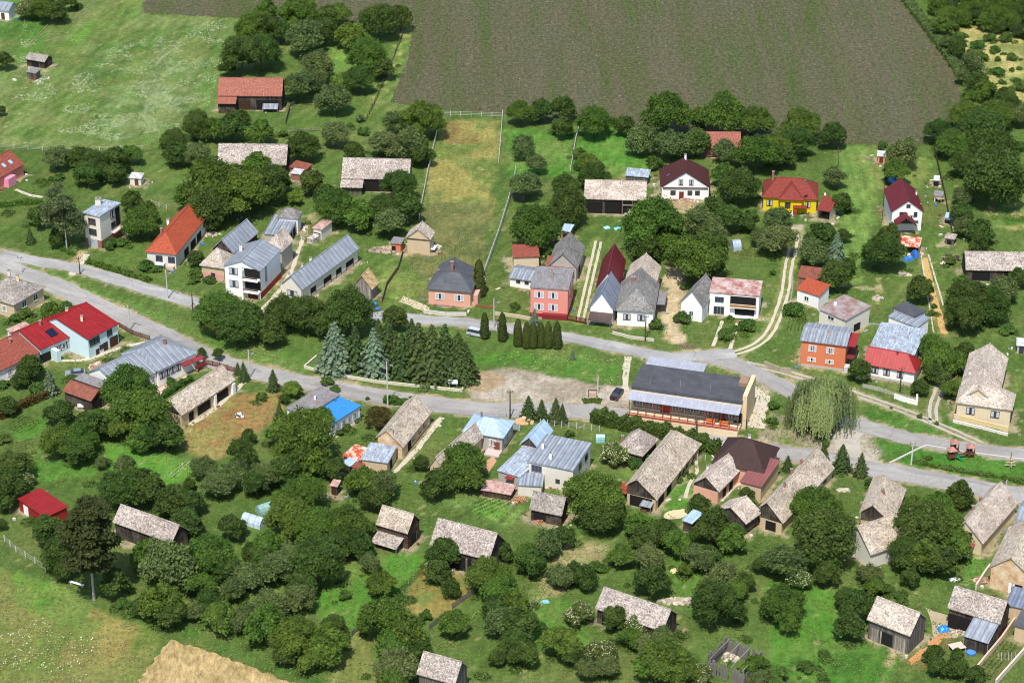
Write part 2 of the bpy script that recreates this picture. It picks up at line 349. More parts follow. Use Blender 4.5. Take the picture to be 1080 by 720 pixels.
def ground():
    xs = np.concatenate([[-6000, -2500, -900, -400], np.arange(-190, 190.1, .8), [400, 900, 2500, 6000]])
    ys = np.concatenate([[-5000, -1500, -400], np.arange(-150, 265.1, .9), [300, 380, 520, 900, 2000, 4000, 7000]])
    X, Y = np.meshgrid(xs, ys); nx, ny = len(xs), len(ys)
    V = np.stack([X, Y, np.zeros_like(X)], -1).reshape(-1, 3)
    i = np.arange((ny-1)*(nx-1)); r, c = i//(nx-1), i % (nx-1); a = r*nx+c
    F = np.stack([a, a+1, a+nx+1, a+nx], -1)
    px, py = npPIX(X, Y); px = np.clip(px, -5000, 5000); py = np.clip(py, -5000, 5000)
    wx = (vnoise(X, Y, 6, 1)-.5)*18; wy = (vnoise(X, Y, 6, 2)-.5)*9
    qx, qy = px+wx, py+wy
    base = np.array(LAWN); n1 = vnoise(X, Y, 22, 3)[..., None]; n2 = vnoise(X, Y, 5, 4, 4)[..., None]
    col = base*(.80+.35*n1)*np.array([1, 1, 1])+(n2-.5)*np.array([.035, .03, .012])
    olive_mask = np.clip((vnoise(X, Y, 12, 9)-.55)*5, 0, 1)[..., None]  # noise patches of paler olive in the lawn colour
    col = col*(1-.35*olive_mask)+np.array(S(104, 120, 60))*.35*olive_mask
    for k, (poly, c1, c2, sz) in enumerate(REG):
        m = np.zeros(X.shape)
        for dx, dy in ((0, 0), (2.5, 0), (-2.5, 0), (0, 1.3), (0, -1.3)): m += inpoly(qx+dx, qy+dy, poly)
        m = (m/5)[..., None]; t = np.clip((vnoise(X, Y, sz, 20+k)-.5)*4+.5, 0, 1)[..., None]
        cc = np.array(c1)*(1-t)+np.array(c2)*t; cc = cc*(.9+.22*vnoise(X, Y, 2.0, 60+k)[..., None])
        col = col*(1-m)+cc*m
    # diagonal mown bands of the wildflower meadow
    p0, p1 = P(50,140), P(112,37); dx, dy = p1.x-p0.x, p1.y-p0.y; q = math.hypot(dx, dy); sx = (X*dy-Y*dx)/q; mm = inpoly(px, py, [(-30,-30),(300,22),(238,150),(-30,150)])[..., None]
    col = col*(1+mm*(.13*np.sin(sx*.55+4*vnoise(X, Y, 40, 88))+.08*np.sin(sx*1.7))[..., None])
    # mown stripes on the long pale plot
    m = inpoly(px, py, REG[13][0])[..., None]; col = col*(1+m*.10*np.sign(np.sin(X*2.1))[..., None])
    # bare margins along roads
    for pts, wd, c1 in SHOULDERS:
        d = np.full(X.shape, 1e9); W = [P(*p) for p in pts]
        for p, q in zip(W[:-1], W[1:]):
            ex, ey = q.x-p.x, q.y-p.y; L2 = ex*ex+ey*ey
            t = np.clip(((X-p.x)*ex+(Y-p.y)*ey)/L2, 0, 1); d = np.minimum(d, np.hypot(X-p.x-t*ex, Y-p.y-t*ey))
        nn = vnoise(X, Y, 2.6, 77, 4)
        m = np.clip((wd+(nn-.42)*3.0-d)/.7, 0, 1)[..., None]
        col = col*(1-m)+np.array(c1)*(.85+.3*nn[..., None])*m
    dirt = np.array(S(168, 154, 124)); n5 = vnoise(X, Y, 2.2, 91, 3)
    for i, (ax_, ay_, ux, uy, L, W_) in enumerate(BOXES):
        a = (X-ax_)*ux+(Y-ay_)*uy; b2 = -(X-ax_)*uy+(Y-ay_)*ux
        dd = np.maximum(np.maximum(-a, a-L), np.maximum(-b2, b2-W_)); m = np.clip((.5+(i*37 % 10)*.09+(n5-.5)*4.2-dd)/.5, 0, 1)[..., None]*.85
        col = col*(1-m)+dirt*(.75+.5*n5[..., None])*m
    gl = col.mean(-1, keepdims=True); gm = ((col[..., 1:2] > col[..., 0:1]) & (col[..., 1:2] > col[..., 2:3]*1.6)); col = np.where(gm, (col*.84+gl*.16)*np.array([1.02, 1.03, .88]), col); ol = np.clip((vnoise(X, Y, 9, 95, 4)-.5)*5, 0, 1)[..., None]*gm*.42; col = col*(1-ol)+np.array(S(122, 126, 72))*ol; sr = (X*.90-Y*.43); col = np.where(gm, col*(1+.10*np.sin(sr*1.9+6*vnoise(X, Y, 30, 94))*(vnoise(X, Y, 25, 93) > .5))[..., None] if False else col*(1+(.11*np.sin(sr*1.9+6*vnoise(X, Y, 30, 94))*(vnoise(X, Y, 25, 93) > .5))[..., None]), col)
    sp = vnoise(X, Y, 1.0, 97, 2); m = (np.clip((sp-.80)*14, 0, 1)*(vnoise(X, Y, 16, 98) > .5))[..., None]*.6; col = col*(1-m)+np.array(S(176, 166, 120))*m
    col = np.clip(col*.93, .004, .8).reshape(-1, 3)
    n = N("grassy_ground", .95, .08); att = n.n("Attribute", attribute_name="cover").outputs["Color"]; g = n.n("NewGeometry").outputs["Position"]
    f1 = n.noise(g, .9, 6, .75); f2 = n.noise(g, .16, 4, .6); f3 = n.noise(g, 3.2, 3, .7)
    c = n.mix(.75, att, n.ramp(f1, [(.28, .40), (.5, .98), (.72, 1.65)]), 'MULTIPLY')
    c = n.mix(.6, c, n.ramp(f2, [(.3, .70), (.7, 1.25)]), 'MULTIPLY')
    c = n.mix(n.ramp(f3, [(.50, 0.0), (.70, .55)]), c, n.mix(.5, att, S(120, 122, 62)))
    h = n.math('ADD', f1, n.math('MULTIPLY', f3, .6)); st = n.noise(n.map(g, (1.1, .12, 1), -.42), 1.0, 4, .7); c = n.mix(.45, c, n.ramp(st, [(.34, .72), (.66, 1.22)]), 'MULTIPLY'); n.bump(h, .9, .25); mat = n.out(c)
    me = npmesh("ground", V, F, mat); ca = me.color_attributes.new("cover", 'FLOAT_COLOR', 'POINT')
    ca.data.foreach_set("color", np.concatenate([col, np.ones((len(col), 1))], 1).astype('f').ravel())
    tag(link(bpy.data.objects.new("ground", me)), kind="structure")
# roads: photo polylines, width m
MAIN = [(-60,258),(-20,269),(20,287),(60,302),(110,326),(165,351),(235,383),(300,399),(350,409),(420,421),(480,429),(540,433),(600,433),(660,440),(720,453),(780,470),(830,478),(870,484),(905,492),(960,501),(1020,512),(1100,527),(1160,538)]
NORTH = [(0,268),(40,276),(82,283),(110,291),(160,306),(214,322),(270,332),(340,333),(400,333),(440,337),(510,342),(560,350),(600,356),(650,366),(700,376),(740,375),(775,372)]
DRIVE = [(768,374),(795,365),(812,350),(823,325),(829,303),(831,285),(836,262),(838,246)]
EAST = [(740,375),(780,386),(830,410),(880,440),(905,448),(950,460),(1000,470),(1080,480),(1140,488)]
TRACK = [(786,383),(830,393),(880,408),(907,417),(950,432),(985,446),(1035,468)]
LINK = [(905,450),(893,462),(896,476),(912,492)]
SPUR = [(985,446),(984,430),(990,412),(998,395)]
LANE = [(715,360),(706,340),(707,318),(712,300),(716,285)]
SHOULDERS = [(MAIN, 3.7, S(166,152,118)), (NORTH, 2.7, S(160,150,116)), (EAST, 3.0, S(164,152,124)), (LINK, 4.0, S(170,160,140)),
 (DRIVE, 1.9, S(128,136,76)), (TRACK, 1.7, S(150,142,104)), (SPUR, 1.5, S(140,136,98)), (LANE, 1.6, S(196,176,140)),
 ([(628,252),(618,295),(608,338)], 1.6, S(112,132,62)), ([(975,270),(985,310),(996,354)], 1.2, S(150,140,90)),
 ([(85,266),(75,290)], 1.2, S(180,160,120)), ([(300,318),(335,290),(365,262)], 1.3, S(170,155,125)), ([(250,330),(305,290),(330,225)], 1.0, S(150,140,104)),
 ([(428,545),(395,575)], 1.0, S(110,120,60)), ([(545,570),(500,600)], .8, S(110,120,60)), ([(456,588),(425,622),(392,660)], .5, S(54,84,34)), ([(548,528),(532,548),(505,566)], .5, S(56,80,34)), ([(498,535),(470,556)], .3, S(60,88,36)), ([(2,160),(50,158),(150,160),(180,155)], .6, S(70,96,40)), ([(138,5),(118,40),(92,62),(45,60)], .5, S(70,104,40)), ([(30,84),(12,110),(0,130)], .5, S(120,120,70)), ([(820,720),(845,690),(880,670)], .6, S(66,110,36)), ([(950,662),(942,690),(930,722)], .5, S(170,150,110)), ([(880,300),(905,303),(925,306)], .4, S(170,160,120)), ([(926,294),(928,312)], .5, S(180,160,120)), ([(560,640),(600,600),(640,572)], .6, S(150,150,100)), ([(1000,700),(1012,712)], .4, S(150,140,110)), ([(300,460),(230,500),(205,520)], .4, S(90,110,56)), ([(80,590),(140,640),(250,690),(340,720)], .8, S(60,110,34))]
def ribbon(name, pts, wd, mat, z=.03, jit=.25, step=1.5, seed=0):
    """flat strip with uneven edges, its own sheet above the ground"""
    r = random.Random(seed); W = [P(*p) for p in pts]; Q = []
    for i in range(len(W)-1):
        p0, p1, p2, p3 = W[max(i-1, 0)], W[i], W[i+1], W[min(i+2, len(W)-1)]
        k = max(2, int((p2-p1).length/step))
        for j in range(k):
            t = j/k; Q.append(.5*((2*p1)+(p2-p0)*t+(2*p0-5*p1+4*p2-p3)*t*t+(3*p1-p0-3*p2+p3)*t**3))
    Q.append(W[-1]); b = MB(); L = []; acc = 0
    for i, p in enumerate(Q):
        d = (Q[min(i+1, len(Q)-1)]-Q[max(i-1, 0)]).normalized(); nrm = Vector((-d.y, d.x, 0))
        if i: acc += (p-Q[i-1]).length
        w1, w2 = wd/2+r.uniform(-jit, jit), wd/2+r.uniform(-jit, jit)
        L.append((p+nrm*w1+Vector((0, 0, z)), p-nrm*w2+Vector((0, 0, z)), acc))
    for a, c in zip(L[:-1], L[1:]): b.poly([a[1], c[1], c[0], a[0]], [(0, a[2]), (0, c[2]), (wd, c[2]), (wd, a[2])])
    return tag(b.build(name, mat), kind="structure")
def sheet(name, poly, mat, z, jit=.4, step=1.6, seed=0, kind="structure"):
    """flat patch of ground with an uneven outline"""
    r = random.Random(seed); W = [P(*p) for p in poly]; Q = []
    for i in range(len(W)):
        a, c = W[i], W[(i+1) % len(W)]; k = max(1, int((c-a).length/step))
        e = (c-a).normalized()
        for j in range(k):
            q = a.lerp(c, j/k); f = r.uniform(-jit, jit)*min(1, 4*min(j, k-j)/k+.15); Q.append((q.x-e.y*f, q.y+e.x*f, z))
    b = MB(); b.poly(Q, [(q[0], q[1]) for q in Q])
    return tag(b.build(name, mat), kind=kind)
def asphalt(col):
    n = N("worn_asphalt", .9, .2); g = n.n("NewGeometry").outputs["Position"]; uv = n.coord("UV")
    c = n.mix(n.ramp(n.noise(g, .10, 5, .65), [(.35, 0.0), (.65, 1.0)]), col, sc3(col, .74))
    c = n.mix(n.ramp(n.noise(n.map(uv, (1.0, .07, 1)), .9, 4, .7), [(.45, 0.0), (.68, .6)]), c, sc3(col, .66))
    c = n.mix(n.ramp(n.noise(g, .5, 5, .8), [(.58, 0.0), (.66, .5)]), c, tuple(x*t for x, t in zip(col, (1.2, 1.1, .95))))
    vp = n.n('TexVoronoi'); n.l(n.map(uv, (.35, .06, 1)), vp.inputs['Vector']); vp.inputs['Scale'].default_value = 1.0; sc_ = n.n('SeparateColor'); n.l(vp.outputs['Color'], sc_.inputs[0]); c = n.mix(.8, c, n.ramp(sc_.outputs[0], [(.1, .80), (.2, .98), (.8, 1.0), (.95, 1.12)]), 'MULTIPLY')
    v = n.n("TexVoronoi", feature='DISTANCE_TO_EDGE'); n.l(g, v.inputs["Vector"]); v.inputs["Scale"].default_value = .22
    c = n.mix(n.ramp(v.outputs[0], [(0.0, .45), (.018, 0.0)]), c, sc3(col, .42))
    return n.out(n.mix(.3, c, n.ramp(n.noise(g, 4, 3, .8), [(.3, .6), (.7, 1.3)]), 'MULTIPLY')) 
ASPH = asphalt(S(168, 164, 158)); GRAV = gritty(S(182, 174, 160), 1.0, .4); CONC = gritty(S(196, 186, 164), 1.2, .35, .7)
ribbon("village_road", MAIN, 6.0, ASPH, .06, .32, seed=1)
ribbon("side_road", NORTH, 4.3, asphalt(S(172, 170, 166)), .045, .3, seed=2)
ribbon("gravel_road", EAST, 4.8, asphalt(S(162, 158, 152)), .035, .3, seed=3)
ribbon("link_road", LINK, 5.2, GRAV, .025, .4, seed=4)
for nm, pl, off in (("wheel_track", DRIVE, .75), ("wheel_track", TRACK, .75), ("wheel_track", SPUR, .7)):
    for s in (-1, 1):
        W = [P(*p) for p in pl]; q = []
        for i, p in enumerate(W):
            d = (W[min(i+1, len(W)-1)]-W[max(i-1, 0)]).normalized(); v = p+Vector((-d.y, d.x, 0))*off*s; q.append(PIX(v.x, v.y))
        ribbon(nm, q, .7, GRAV if pl is not DRIVE else CONC, .02, .1, seed=5+s)
for x0, x1 in (((628.5,254),(609,338)), ((634,255),(615,338))):
    ribbon("wheel_track", [x0, ((x0[0]+x1[0])/2, (x0[1]+x1[1])/2), x1], .65, CONC, .02, .06, seed=9)
ribbon("footpath", [(744,520),(752,508),(757,494),(752,484)], .9, CONC, .02, .1, seed=10)
ribbon("footpath", [(723,525),(727,510),(735,497),(734,486)], .7, CONC, .02, .1, seed=11)
ribbon("footpath", [(660,390),(662,378)], 1.6, CONC, .02, .2, seed=12)
ribbon("footpath", [(659,412),(662,376)], 1.4, CONC, .03, .2, seed=13)
ribbon("footpath", [(75,290),(92,268)], 1.6, CONC, .02, .2, seed=14)
ribbon("footpath", [(16,200),(32,206),(46,208)], 1.0, CONC, .02, .1, seed=15)
ribbon("garden_path", [(975,272),(984,310),(996,352)], 1.5, gritty(S(196,160,104), 1, .3, .7), .02, .15, seed=16)
ribbon("garden_path", [(979,268),(995,322)], .35, CONC, .03, .05, seed=17)
ribbon("garden_path", [(971,266),(985,352),(986,356)], .3, CONC, .03, .05, seed=18)
ribbon("footpath", [(752,365),(762,338)], .8, CONC, .02, .05, seed=19)
ribbon("footpath", [(770,368),(778,340)], .8, CONC, .02, .05, seed=20)
ribbon("footpath", [(310,312),(335,288),(363,262)], 1.3, CONC, .02, .15, seed=21)
ribbon("footpath", [(415,498),(436,478),(466,440)], 1.1, CONC, .02, .15, seed=22)
ribbon("footpath", [(270,332),(302,296),(320,250)], 1.0, CONC, .02, .2, seed=23)
ribbon("footpath", [(206,425),(236,395)], 1.5, gritty(S(200,160,150), 1.5, .3, .75), .02, .1, seed=24)
ribbon("footpath", [(200,448),(225,432),(262,400),(285,392)], 1.1, CONC, .02, .2, seed=25)
ribbon("footpath", [(50,378),(85,380),(130,366),(165,358)], 1.1, CONC, .02, .2, seed=26)
ribbon("footpath", [(760,528),(775,512),(792,505)], 1.0, CONC, .02, .1, seed=27)
0 and sheet("gravel_square", [(512,398),(548,393),(600,402),(648,408),(668,414),(662,428),(640,432),(560,426),(520,424),(500,412)], gritty(S(190,178,162), 1, .35, .72), .02, .7, 2, 1)
0 and sheet("earth_patch", [(494,396),(518,393),(530,402),(520,411),(498,413)], gritty(S(184,152,116), 1, .3, .75), .028, .7, 2, 2)
sheet("brick_rubble_path", [(957,696),(996,664),(1002,668),(960,702)], gritty(S(196,140,92), 2, .5, .7), .03, .4, 1, 3)
sheet("concrete_yard", [(976,640),(1004,650),(1010,672),(985,672)], gritty(S(176,160,130), 1.5, .5, .7), .02, .4, 1.5, 4)
sheet("concrete_apron", [(791,404),(812,418),(806,452),(788,450)], gritty(S(196,184,164), 1, .4, .7), .02, .3, 2, 5)
sheet("dirt_yard", [(703,540),(722,536),(727,543),(712,547),(700,546)], gritty(S(206,188,150), 1, .3, .8), .02, .5, 1, 6)
sheet("patio", [(160,412),(196,396),(200,404),(170,420)], gritty(S(206,176,164), 1.5, .25, .8), .015, .2, 2, 7)
sheet("patio", [(455,332),(420,318),(425,312),(450,322)], gritty(S(196,182,150), 1.5, .4, .7), .015, .4, 1.5, 8)
sheet("brick_yard", [(506,490),(520,480),(524,486),(516,497)], gritty(S(190,146,116), 2, .3, .75), .02, .3, 1.5, 9)
def farmland():
    n = N("ploughed_soil", .95, .08); g = n.n("NewGeometry").outputs["Position"]
    c = n.ramp(n.noise(n.map(g, (.16, .012, 1), -.05), 1.0, 4, .6), [(.36, S(90,86,64)), (.52, S(82,84,56)), (.66, S(70,84,42))])
    c = n.mix(n.ramp(n.noise(n.map(g, (.05, .006, 1), -.05), 1.0, 4, .65), [(.42, 0.0), (.64, .7)]), c, S(92, 88, 70))
    f = n.noise(g, .9, 6, .8); c = n.mix(.8, c, n.ramp(f, [(.36, .50), (.5, 1.0), (.64, 1.6)]), 'MULTIPLY')
    f2 = n.noise(n.map(g, (1, .22, 1), -.05), 1.6, 4, .7); c = n.mix(.5, c, n.ramp(f2, [(.34, .55), (.66, 1.4)]), 'MULTIPLY')
    c = n.mix(n.ramp(n.noise(g, 1.1, 2, .5), [(.70, 0.0), (.73, .7)]), c, S(166, 164, 124))
    n.bump(f, .9, .3); mat = n.out(c)
    sheet("ploughed_field", [(150,-40),(152,14),(280,21),(436,26),(430,62),(412,108),(470,116),(560,124),(700,138),(830,150),(900,152),(975,152),(1004,140),(1016,106),(1000,66),(965,10),(940,-40)], mat, .035, .55, .9, 5)
    n = N("tyre_lane", .95, .08); m2 = n.out(n.mix(n.ramp(n.noise(n.n("NewGeometry").outputs["Position"], 1.2, 5, .8), [(.4, 0.0), (.6, 1.0)]), S(72, 92, 46), S(92, 92, 66)))
    for x0, x1, x2, x3 in ((858,879,891,893), (866,888,894,897), (918,934,945,951), (925,941,952,957), (948,972,986,994), (500,482,476,472), (690,700,705,706)):
        ribbon("tyre_lane", [(x0,-10),(x1,40),(x2,90),(x3,130)], .38, m2, .05, .12, 2, x0)
    n = N("straw_stubble", .95, .1); g = n.n("NewGeometry").outputs["Position"]
    c = n.mix(n.ramp(n.noise(g, .22, 5, .7), [(.35, 0.0), (.65, 1.0)]), S(188,164,116), S(156,134,88))
    f = n.noise(n.map(g, (1, .35, 1), .5), 1.2, 6, .8); c = n.mix(.8, c, n.ramp(f, [(.36, .45), (.64, 1.45)]), 'MULTIPLY'); n.bump(f, .9, .25)
    sheet("straw_field", [(180,674),(212,684),(262,702),(330,728),(330,800),(110,800),(138,728),(160,700)], n.out(c), .03, .5, .8, 6)
farmland()
# ================================================================== BUILDINGS
R_SH = S(172, 158, 146); R_GR = S(150, 146, 142); R_BL = S(142, 156, 178); R_LB = S(172, 196, 216)
DWOOD = (.052, .042, .034)
def gw(*a): return shingle(R_SH, .55)
ROOF = {'sh': lambda: shingle(S(194,180,162), .75), 'shd': lambda: shingle(S(164,156,148), .75), 'shp': lambda: shingle(S(196,182,168), .65), 'shw': lambda: shingle(S(182,170,160), 1.0),
 'shg': lambda: shingle(S(136,134,130), .5), 'bl': lambda: metal(S(152,158,166), .4, .42, 0.0, .8), 'bld': lambda: metal(S(132,140,156), .4, .42, 0.0, .8), 'lb': lambda: metal(S(178,202,224), .35, .42, 0.0, .35), 'lbp': lambda: metal(S(170,184,196), .7, .5, .15),
 'or': lambda: tiles(S(186,88,58), .15), 'ot': lambda: tiles(S(172,104,84), .85), 'rt': lambda: tiles(S(146,62,50), .3), 'br': lambda: tiles(S(86,42,40), .15), 'dr': lambda: metal(S(108,36,42), .25, .5, 0.0, .4), 'rd': lambda: metal(S(150,36,36), .3, .5, 0.0, .3),
 'rdt': lambda: tiles(S(158,82,64), .6), 'dg': lambda: bitumen(S(82,84,88)), 'dk': lambda: bitumen(S(74,75,79)), 'ru': lambda: metal(S(132,70,52), .4, .7, .6), 'gr': lambda: metal(S(140,140,140), .4, .6, .2),
 'pw': lambda: patchy(S(196,176,168), S(158,98,88), .35), 'pg': lambda: patchy(S(158,150,146), S(140,104,98), .4), 'cu': lambda: metal(S(60,142,206), .15, .5), 'bp': lambda: metal(S(196,160,150), .5, .7, .25), 'wd': lambda: patchy(S(206,176,130), S(150,124,90), .9),
 'wh': lambda: metal(S(206,208,208), .4, .6, .2), 'bn': lambda: tiles(S(74,54,50), .1), 'rb': lambda: metal(S(138,84,80), .25, .6), 'rw': lambda: patchy(S(188,82,54), S(214,190,170), .55, .03), 'lg': lambda: metal(S(170,172,182), .3, .5)}
WALL = {'wh': lambda: plaster(S(244,242,238), .14), 'cr': lambda: plaster(S(222,204,172), .4), 'pk': lambda: plaster(S(226,146,132), .15), 'pe': lambda: plaster(S(224,172,148), .25), 'or': lambda: plaster(S(214,126,90), .15), 'ye': lambda: plaster(S(226,200,36), .1),
 'wd': lambda: planks(DWOOD), 'wg': lambda: planks((.13, .12, .105)), 'wb': lambda: planks((.075, .045, .034)), 'br': lambda: brick(S(168,88,66)), 'lb': lambda: plaster(S(206,228,230), .15), 'gy': lambda: plaster(S(186,180,170), .5), 'be': lambda: plaster(S(210,186,152), .5), 'rd': lambda: paint(S(150,38,36)),
 'cw': lambda: plaster(S(226,220,206), .3), 'ol': lambda: patchy(S(228,210,178), S(198,150,104), .45, .12), 'bw': lambda: planks((.30, .26, .22))}
METALS = ('bl', 'bld', 'lb', 'lbp', 'dr', 'rd', 'gr', 'cu', 'lg', 'wh', 'rb')
BUILT = []   # (px, py, phrase) landmarks for describing trees
BOXES = []   # footprints
class Block:
    pass
def frame(a, b, c, he, hea=None):
    A, B_ = P(*a, he if hea is None else hea), P(*b, he); u = (B_-A); u.z = 0; L = u.length; u.normalize(); v = Vector((-u.y, u.x, 0))
    if isinstance(c, (int, float)): Wd = c
    else:
        C_ = P(*c, he); Wd = (C_-B_).dot(v)
        if Wd < 1.5: print("narrow block", a, b, c, Wd); Wd = 2.5
    A.z = 0; return A, u, v, L, Wd
def mkwindow(w_, h_, fcol, cross):
    k = ('win', round(w_, 1), round(h_, 1), fcol, cross)
    if k not in MATS:
        b = MB(); t = .09
        b.box(-w_/2-t, w_/2+t, -.04, .05, h_/2, h_/2+t); b.box(-w_/2-t, w_/2+t, -.09, .05, -h_/2-t, -h_/2)
        b.box(-w_/2-t, -w_/2, -.04, .05, -h_/2, h_/2); b.box(w_/2, w_/2+t, -.04, .05, -h_/2, h_/2)
        if cross:
            for i in range(1, cross): x = -w_/2+w_*i/cross; b.box(x-.05, x+.05, -.035, .04, -h_/2, h_/2)
        p = MB(); p.box(-w_/2, w_/2, -.015, .03, -h_/2, h_/2)
        if int(w_*7+h_*13) % 2: 
            pm = [glass(), paint(S(190, 192, 196))]; p.box(-w_/2+.02, -w_/2+w_*.33, -.02, -.016, -h_/2+.05, h_/2-.05, 1); p.box(w_/2-w_*.33, w_/2-.02, -.02, -.016, -h_/2+.05, h_/2-.05, 1)
        else: pm = glass()
        MATS[k] = (b.mesh("window", paint(fcol)), p.mesh("pane", pm))
    return MATS[k]
SIDES = {'f': 0, 'r': 1, 'b': 2, 'l': 3}
class Bld:
    def __init__(s, label, cat, name, lm=None, group=None, at=None):
        s.label, s.cat, s.name, s.lm, s.group = label, cat, name, lm, group; s.root = None; s.blk = None
    def block(s, a, b, c, he, roof='gable', ax='ab', ry=None, rise=2.5, rm='sh', wm='cr', hips=(0, 0), rf=.5, ov=.4, th=.16, base=None, z0=0, gm=None, walls=True, open_=None, hea=None):
        A, u, v, L, W = frame(a, b, c, he, hea)
        if s.root is None:
            s.O = A+u*L/2+v*W/2; s.root = tag(empty(s.name, s.O), s.label, s.cat, s.group)
            x, y = PIX(s.O.x, s.O.y, he/2)
            if s.lm: BUILT.append((x, y, s.lm))
        if z0 == 0: BOXES.append((A.x, A.y, u.x, u.y, L, W))
        k = Block(); k.A, k.u, k.v, k.L, k.W, k.he, k.ov = A-s.O, u, v, L, W, he, ov; s.blk = k
        def T(p, q, z): return k.A+u*p+v*q+Vector((0, 0, z))
        k.T = T
        if ax == 'ab': Lr, Wr = L, W; G = lambda p, q, z: T(p, q, z)
        else: Lr, Wr = W, L; G = lambda p, q, z: T(q, p, z)
        R = Wr*rf
        if ry is not None and roof == 'gable':
            end = Lr if ax == 'ab' else 0; q = G(end, R, he)+s.O; lo, hi = .2, 9
            for _ in range(30):
                m = (lo+hi)/2
                if PIX(q.x, q.y, he+m)[1] > ry: lo = m
                else: hi = m
            rise = lo
            if rise > 6 or rise < .5: print("odd rise", s.name, a, round(rise, 1)); rise = max(.8, min(5, rise))
        h0e = he if hea is None else hea
        if hea is not None:
            if h0e > he+rise-.9: rise = h0e-he+.9
            R = Wr*(he+rise-h0e)/((he+rise-h0e)+rise)
        k.rise = rise; zr = he+rise; k.G, k.R, k.Lr, k.Wr, k.h0e, k.roof, k.ax = G, R, Lr, Wr, h0e, roof, ax; rb = MB(); sl1 = math.hypot(R, rise); sl2 = math.hypot(Wr-R, rise); wb = MB(); o = min(ov, L/5, W/5); og = min(ov*.7, L/6, W/6)
        if roof == 'gable':
            h0, h1 = hips
            rb.slab([G(0, 0, h0e), G(Lr, 0, h0e), G(Lr-h1, R, zr), G(h0, R, zr)], th, [(0, 0), (Lr, 0), (Lr-h1, sl1), (h0, sl1)])
            rb.slab([G(Lr, Wr, he), G(0, Wr, he), G(h0, R, zr), G(Lr-h1, R, zr)], th, [(Lr, 0), (0, 0), (h0, sl2), (Lr-h1, sl2)])
            if h0: rb.slab([G(0, Wr, he), G(0, 0, he), G(h0, R, zr)], th, [(0, 0), (Wr, 0), (R, math.hypot(h0, rise))])
            if h1: rb.slab([G(Lr, 0, he), G(Lr, Wr, he), G(Lr-h1, R, zr)], th, [(0, 0), (Wr, 0), (R, math.hypot(h1, rise))])
            rg = .13  # ridge cap and hips
            rb.tube(G(h0, R, zr+.01), G(Lr-h1, R, zr+.01), rg, n=5)
            if h0: rb.tube(G(0, 0, he), G(h0, R, zr), .09, n=4); rb.tube(G(0, Wr, he), G(h0, R, zr), .09, n=4)
            if h1: rb.tube(G(Lr, 0, he), G(Lr-h1, R, zr), .09, n=4); rb.tube(G(Lr, Wr, he), G(Lr-h1, R, zr), .09, n=4)
            if rm in METALS:
                p = .35
                while p < Lr-.2:
                    f = min(1, p/h0 if h0 else 1, (Lr-p)/h1 if h1 else 1)
                    for q0, sg, hz in ((0, 1, h0e), (Wr, -1, he)):
                        q1 = q0+(R-q0)*f; m_ = G(p, q0, hz+.02); e_ = G(p, q1, hz+(zr-hz)*f+.02); du = (G(1, 0, 0)-G(0, 0, 0))*.035; up = Vector((0, 0, .07))
                        rb.slab([m_-du+up, m_+du+up, e_+du+up, e_-du+up], .07, [(0, 0)]*4)
                    p += .72
            def zt(q): return (h0e+(zr-h0e)*q/R if q <= R else he+rise*(Wr-q)/(Wr-R))-th-.03
            g0, g1 = (o if h0 else og), (o if h1 else og)
            zs0, zs1 = (h0e-th-.02 if h0 or h1 else zt(o)), (he-th-.02 if h0 or h1 else zt(Wr-o))
            for q, z in ((o, zs0), (Wr-o, zs1)): wb.poly([G(g0, q, z0), G(Lr-g1, q, z0), G(Lr-g1, q, z), G(g0, q, z)], [(0, 0), (Lr, 0), (Lr, z), (0, z)])
            k.gi = (g0, g1)
            for p, h in ((g0, h0), (Lr-g1, h1)):
                if h or gm is None:
                    pts = [G(p, o, z0), G(p, Wr-o, z0), G(p, Wr-o, zs1)]+([] if h else [G(p, R, zr-th-.03)])+[G(p, o, zs0)]
                    wb.poly(pts, [(0, 0), (Wr, 0), (Wr, he)]+([] if h else [(R, zr)])+[(0, he)])
                else:
                    wb.poly([G(p, o, z0), G(p, Wr-o, z0), G(p, Wr-o, he-.25), G(p, o, he-.25)], [(0, 0), (Wr, 0), (Wr, he), (0, he)])
                    gb = MB(); gb.poly([G(p, o, he-.25), G(p, Wr-o, he-.25), G(p, Wr-o, zs1), G(p, R, zr-th-.03), G(p, o, zs0)], [(0, 0), (Wr, 0), (Wr, .3), (R, rise), (0, .3)]); gb.build("gable", WALL[gm](), s.root)
        else:
            zf = he; zb = he+(rise if roof == 'shed' else 0)
            rb.slab([T(0, 0, zf), T(L, 0, zf), T(L, W, zb), T(0, W, zb)], max(th, .22 if roof == 'flat' else th), [(0, 0), (L, 0), (L, W), (0, W)])
            if rm in METALS:
                p = .3
                while p < L:
                    a_, e_ = T(p, 0, zf+.06), T(p, W, zb+.06); rb.slab([a_-u*.035, a_+u*.035, e_+u*.035, e_-u*.035], .07, [(0, 0)]*4); p += .72
            o = min(ov*.6, L/6, W/6); zf -= th+.08; zb -= th+.08
            c4 = [T(o, o, 0), T(L-o, o, 0), T(L-o, W-o, 0), T(o, W-o, 0)]; zz = [zf, zf, zb, zb]
            for i in range(4):
                j = (i+1) % 4; p, q = c4[i], c4[j]; w_ = (q-p).length
                if open_ and 'frbl'[i] in open_: continue
                wb.poly([p+Vector((0, 0, z0)), q+Vector((0, 0, z0)), q+Vector((0, 0, zz[j])), p+Vector((0, 0, zz[i]))], [(0, 0), (w_, 0), (w_, he), (0, he)])
        k.o = o
        if walls:
            s.wall = wb.build("wall", WALL[wm](), s.root)
        s.roof = rb.build("roof", ROOF[rm](), s.root)
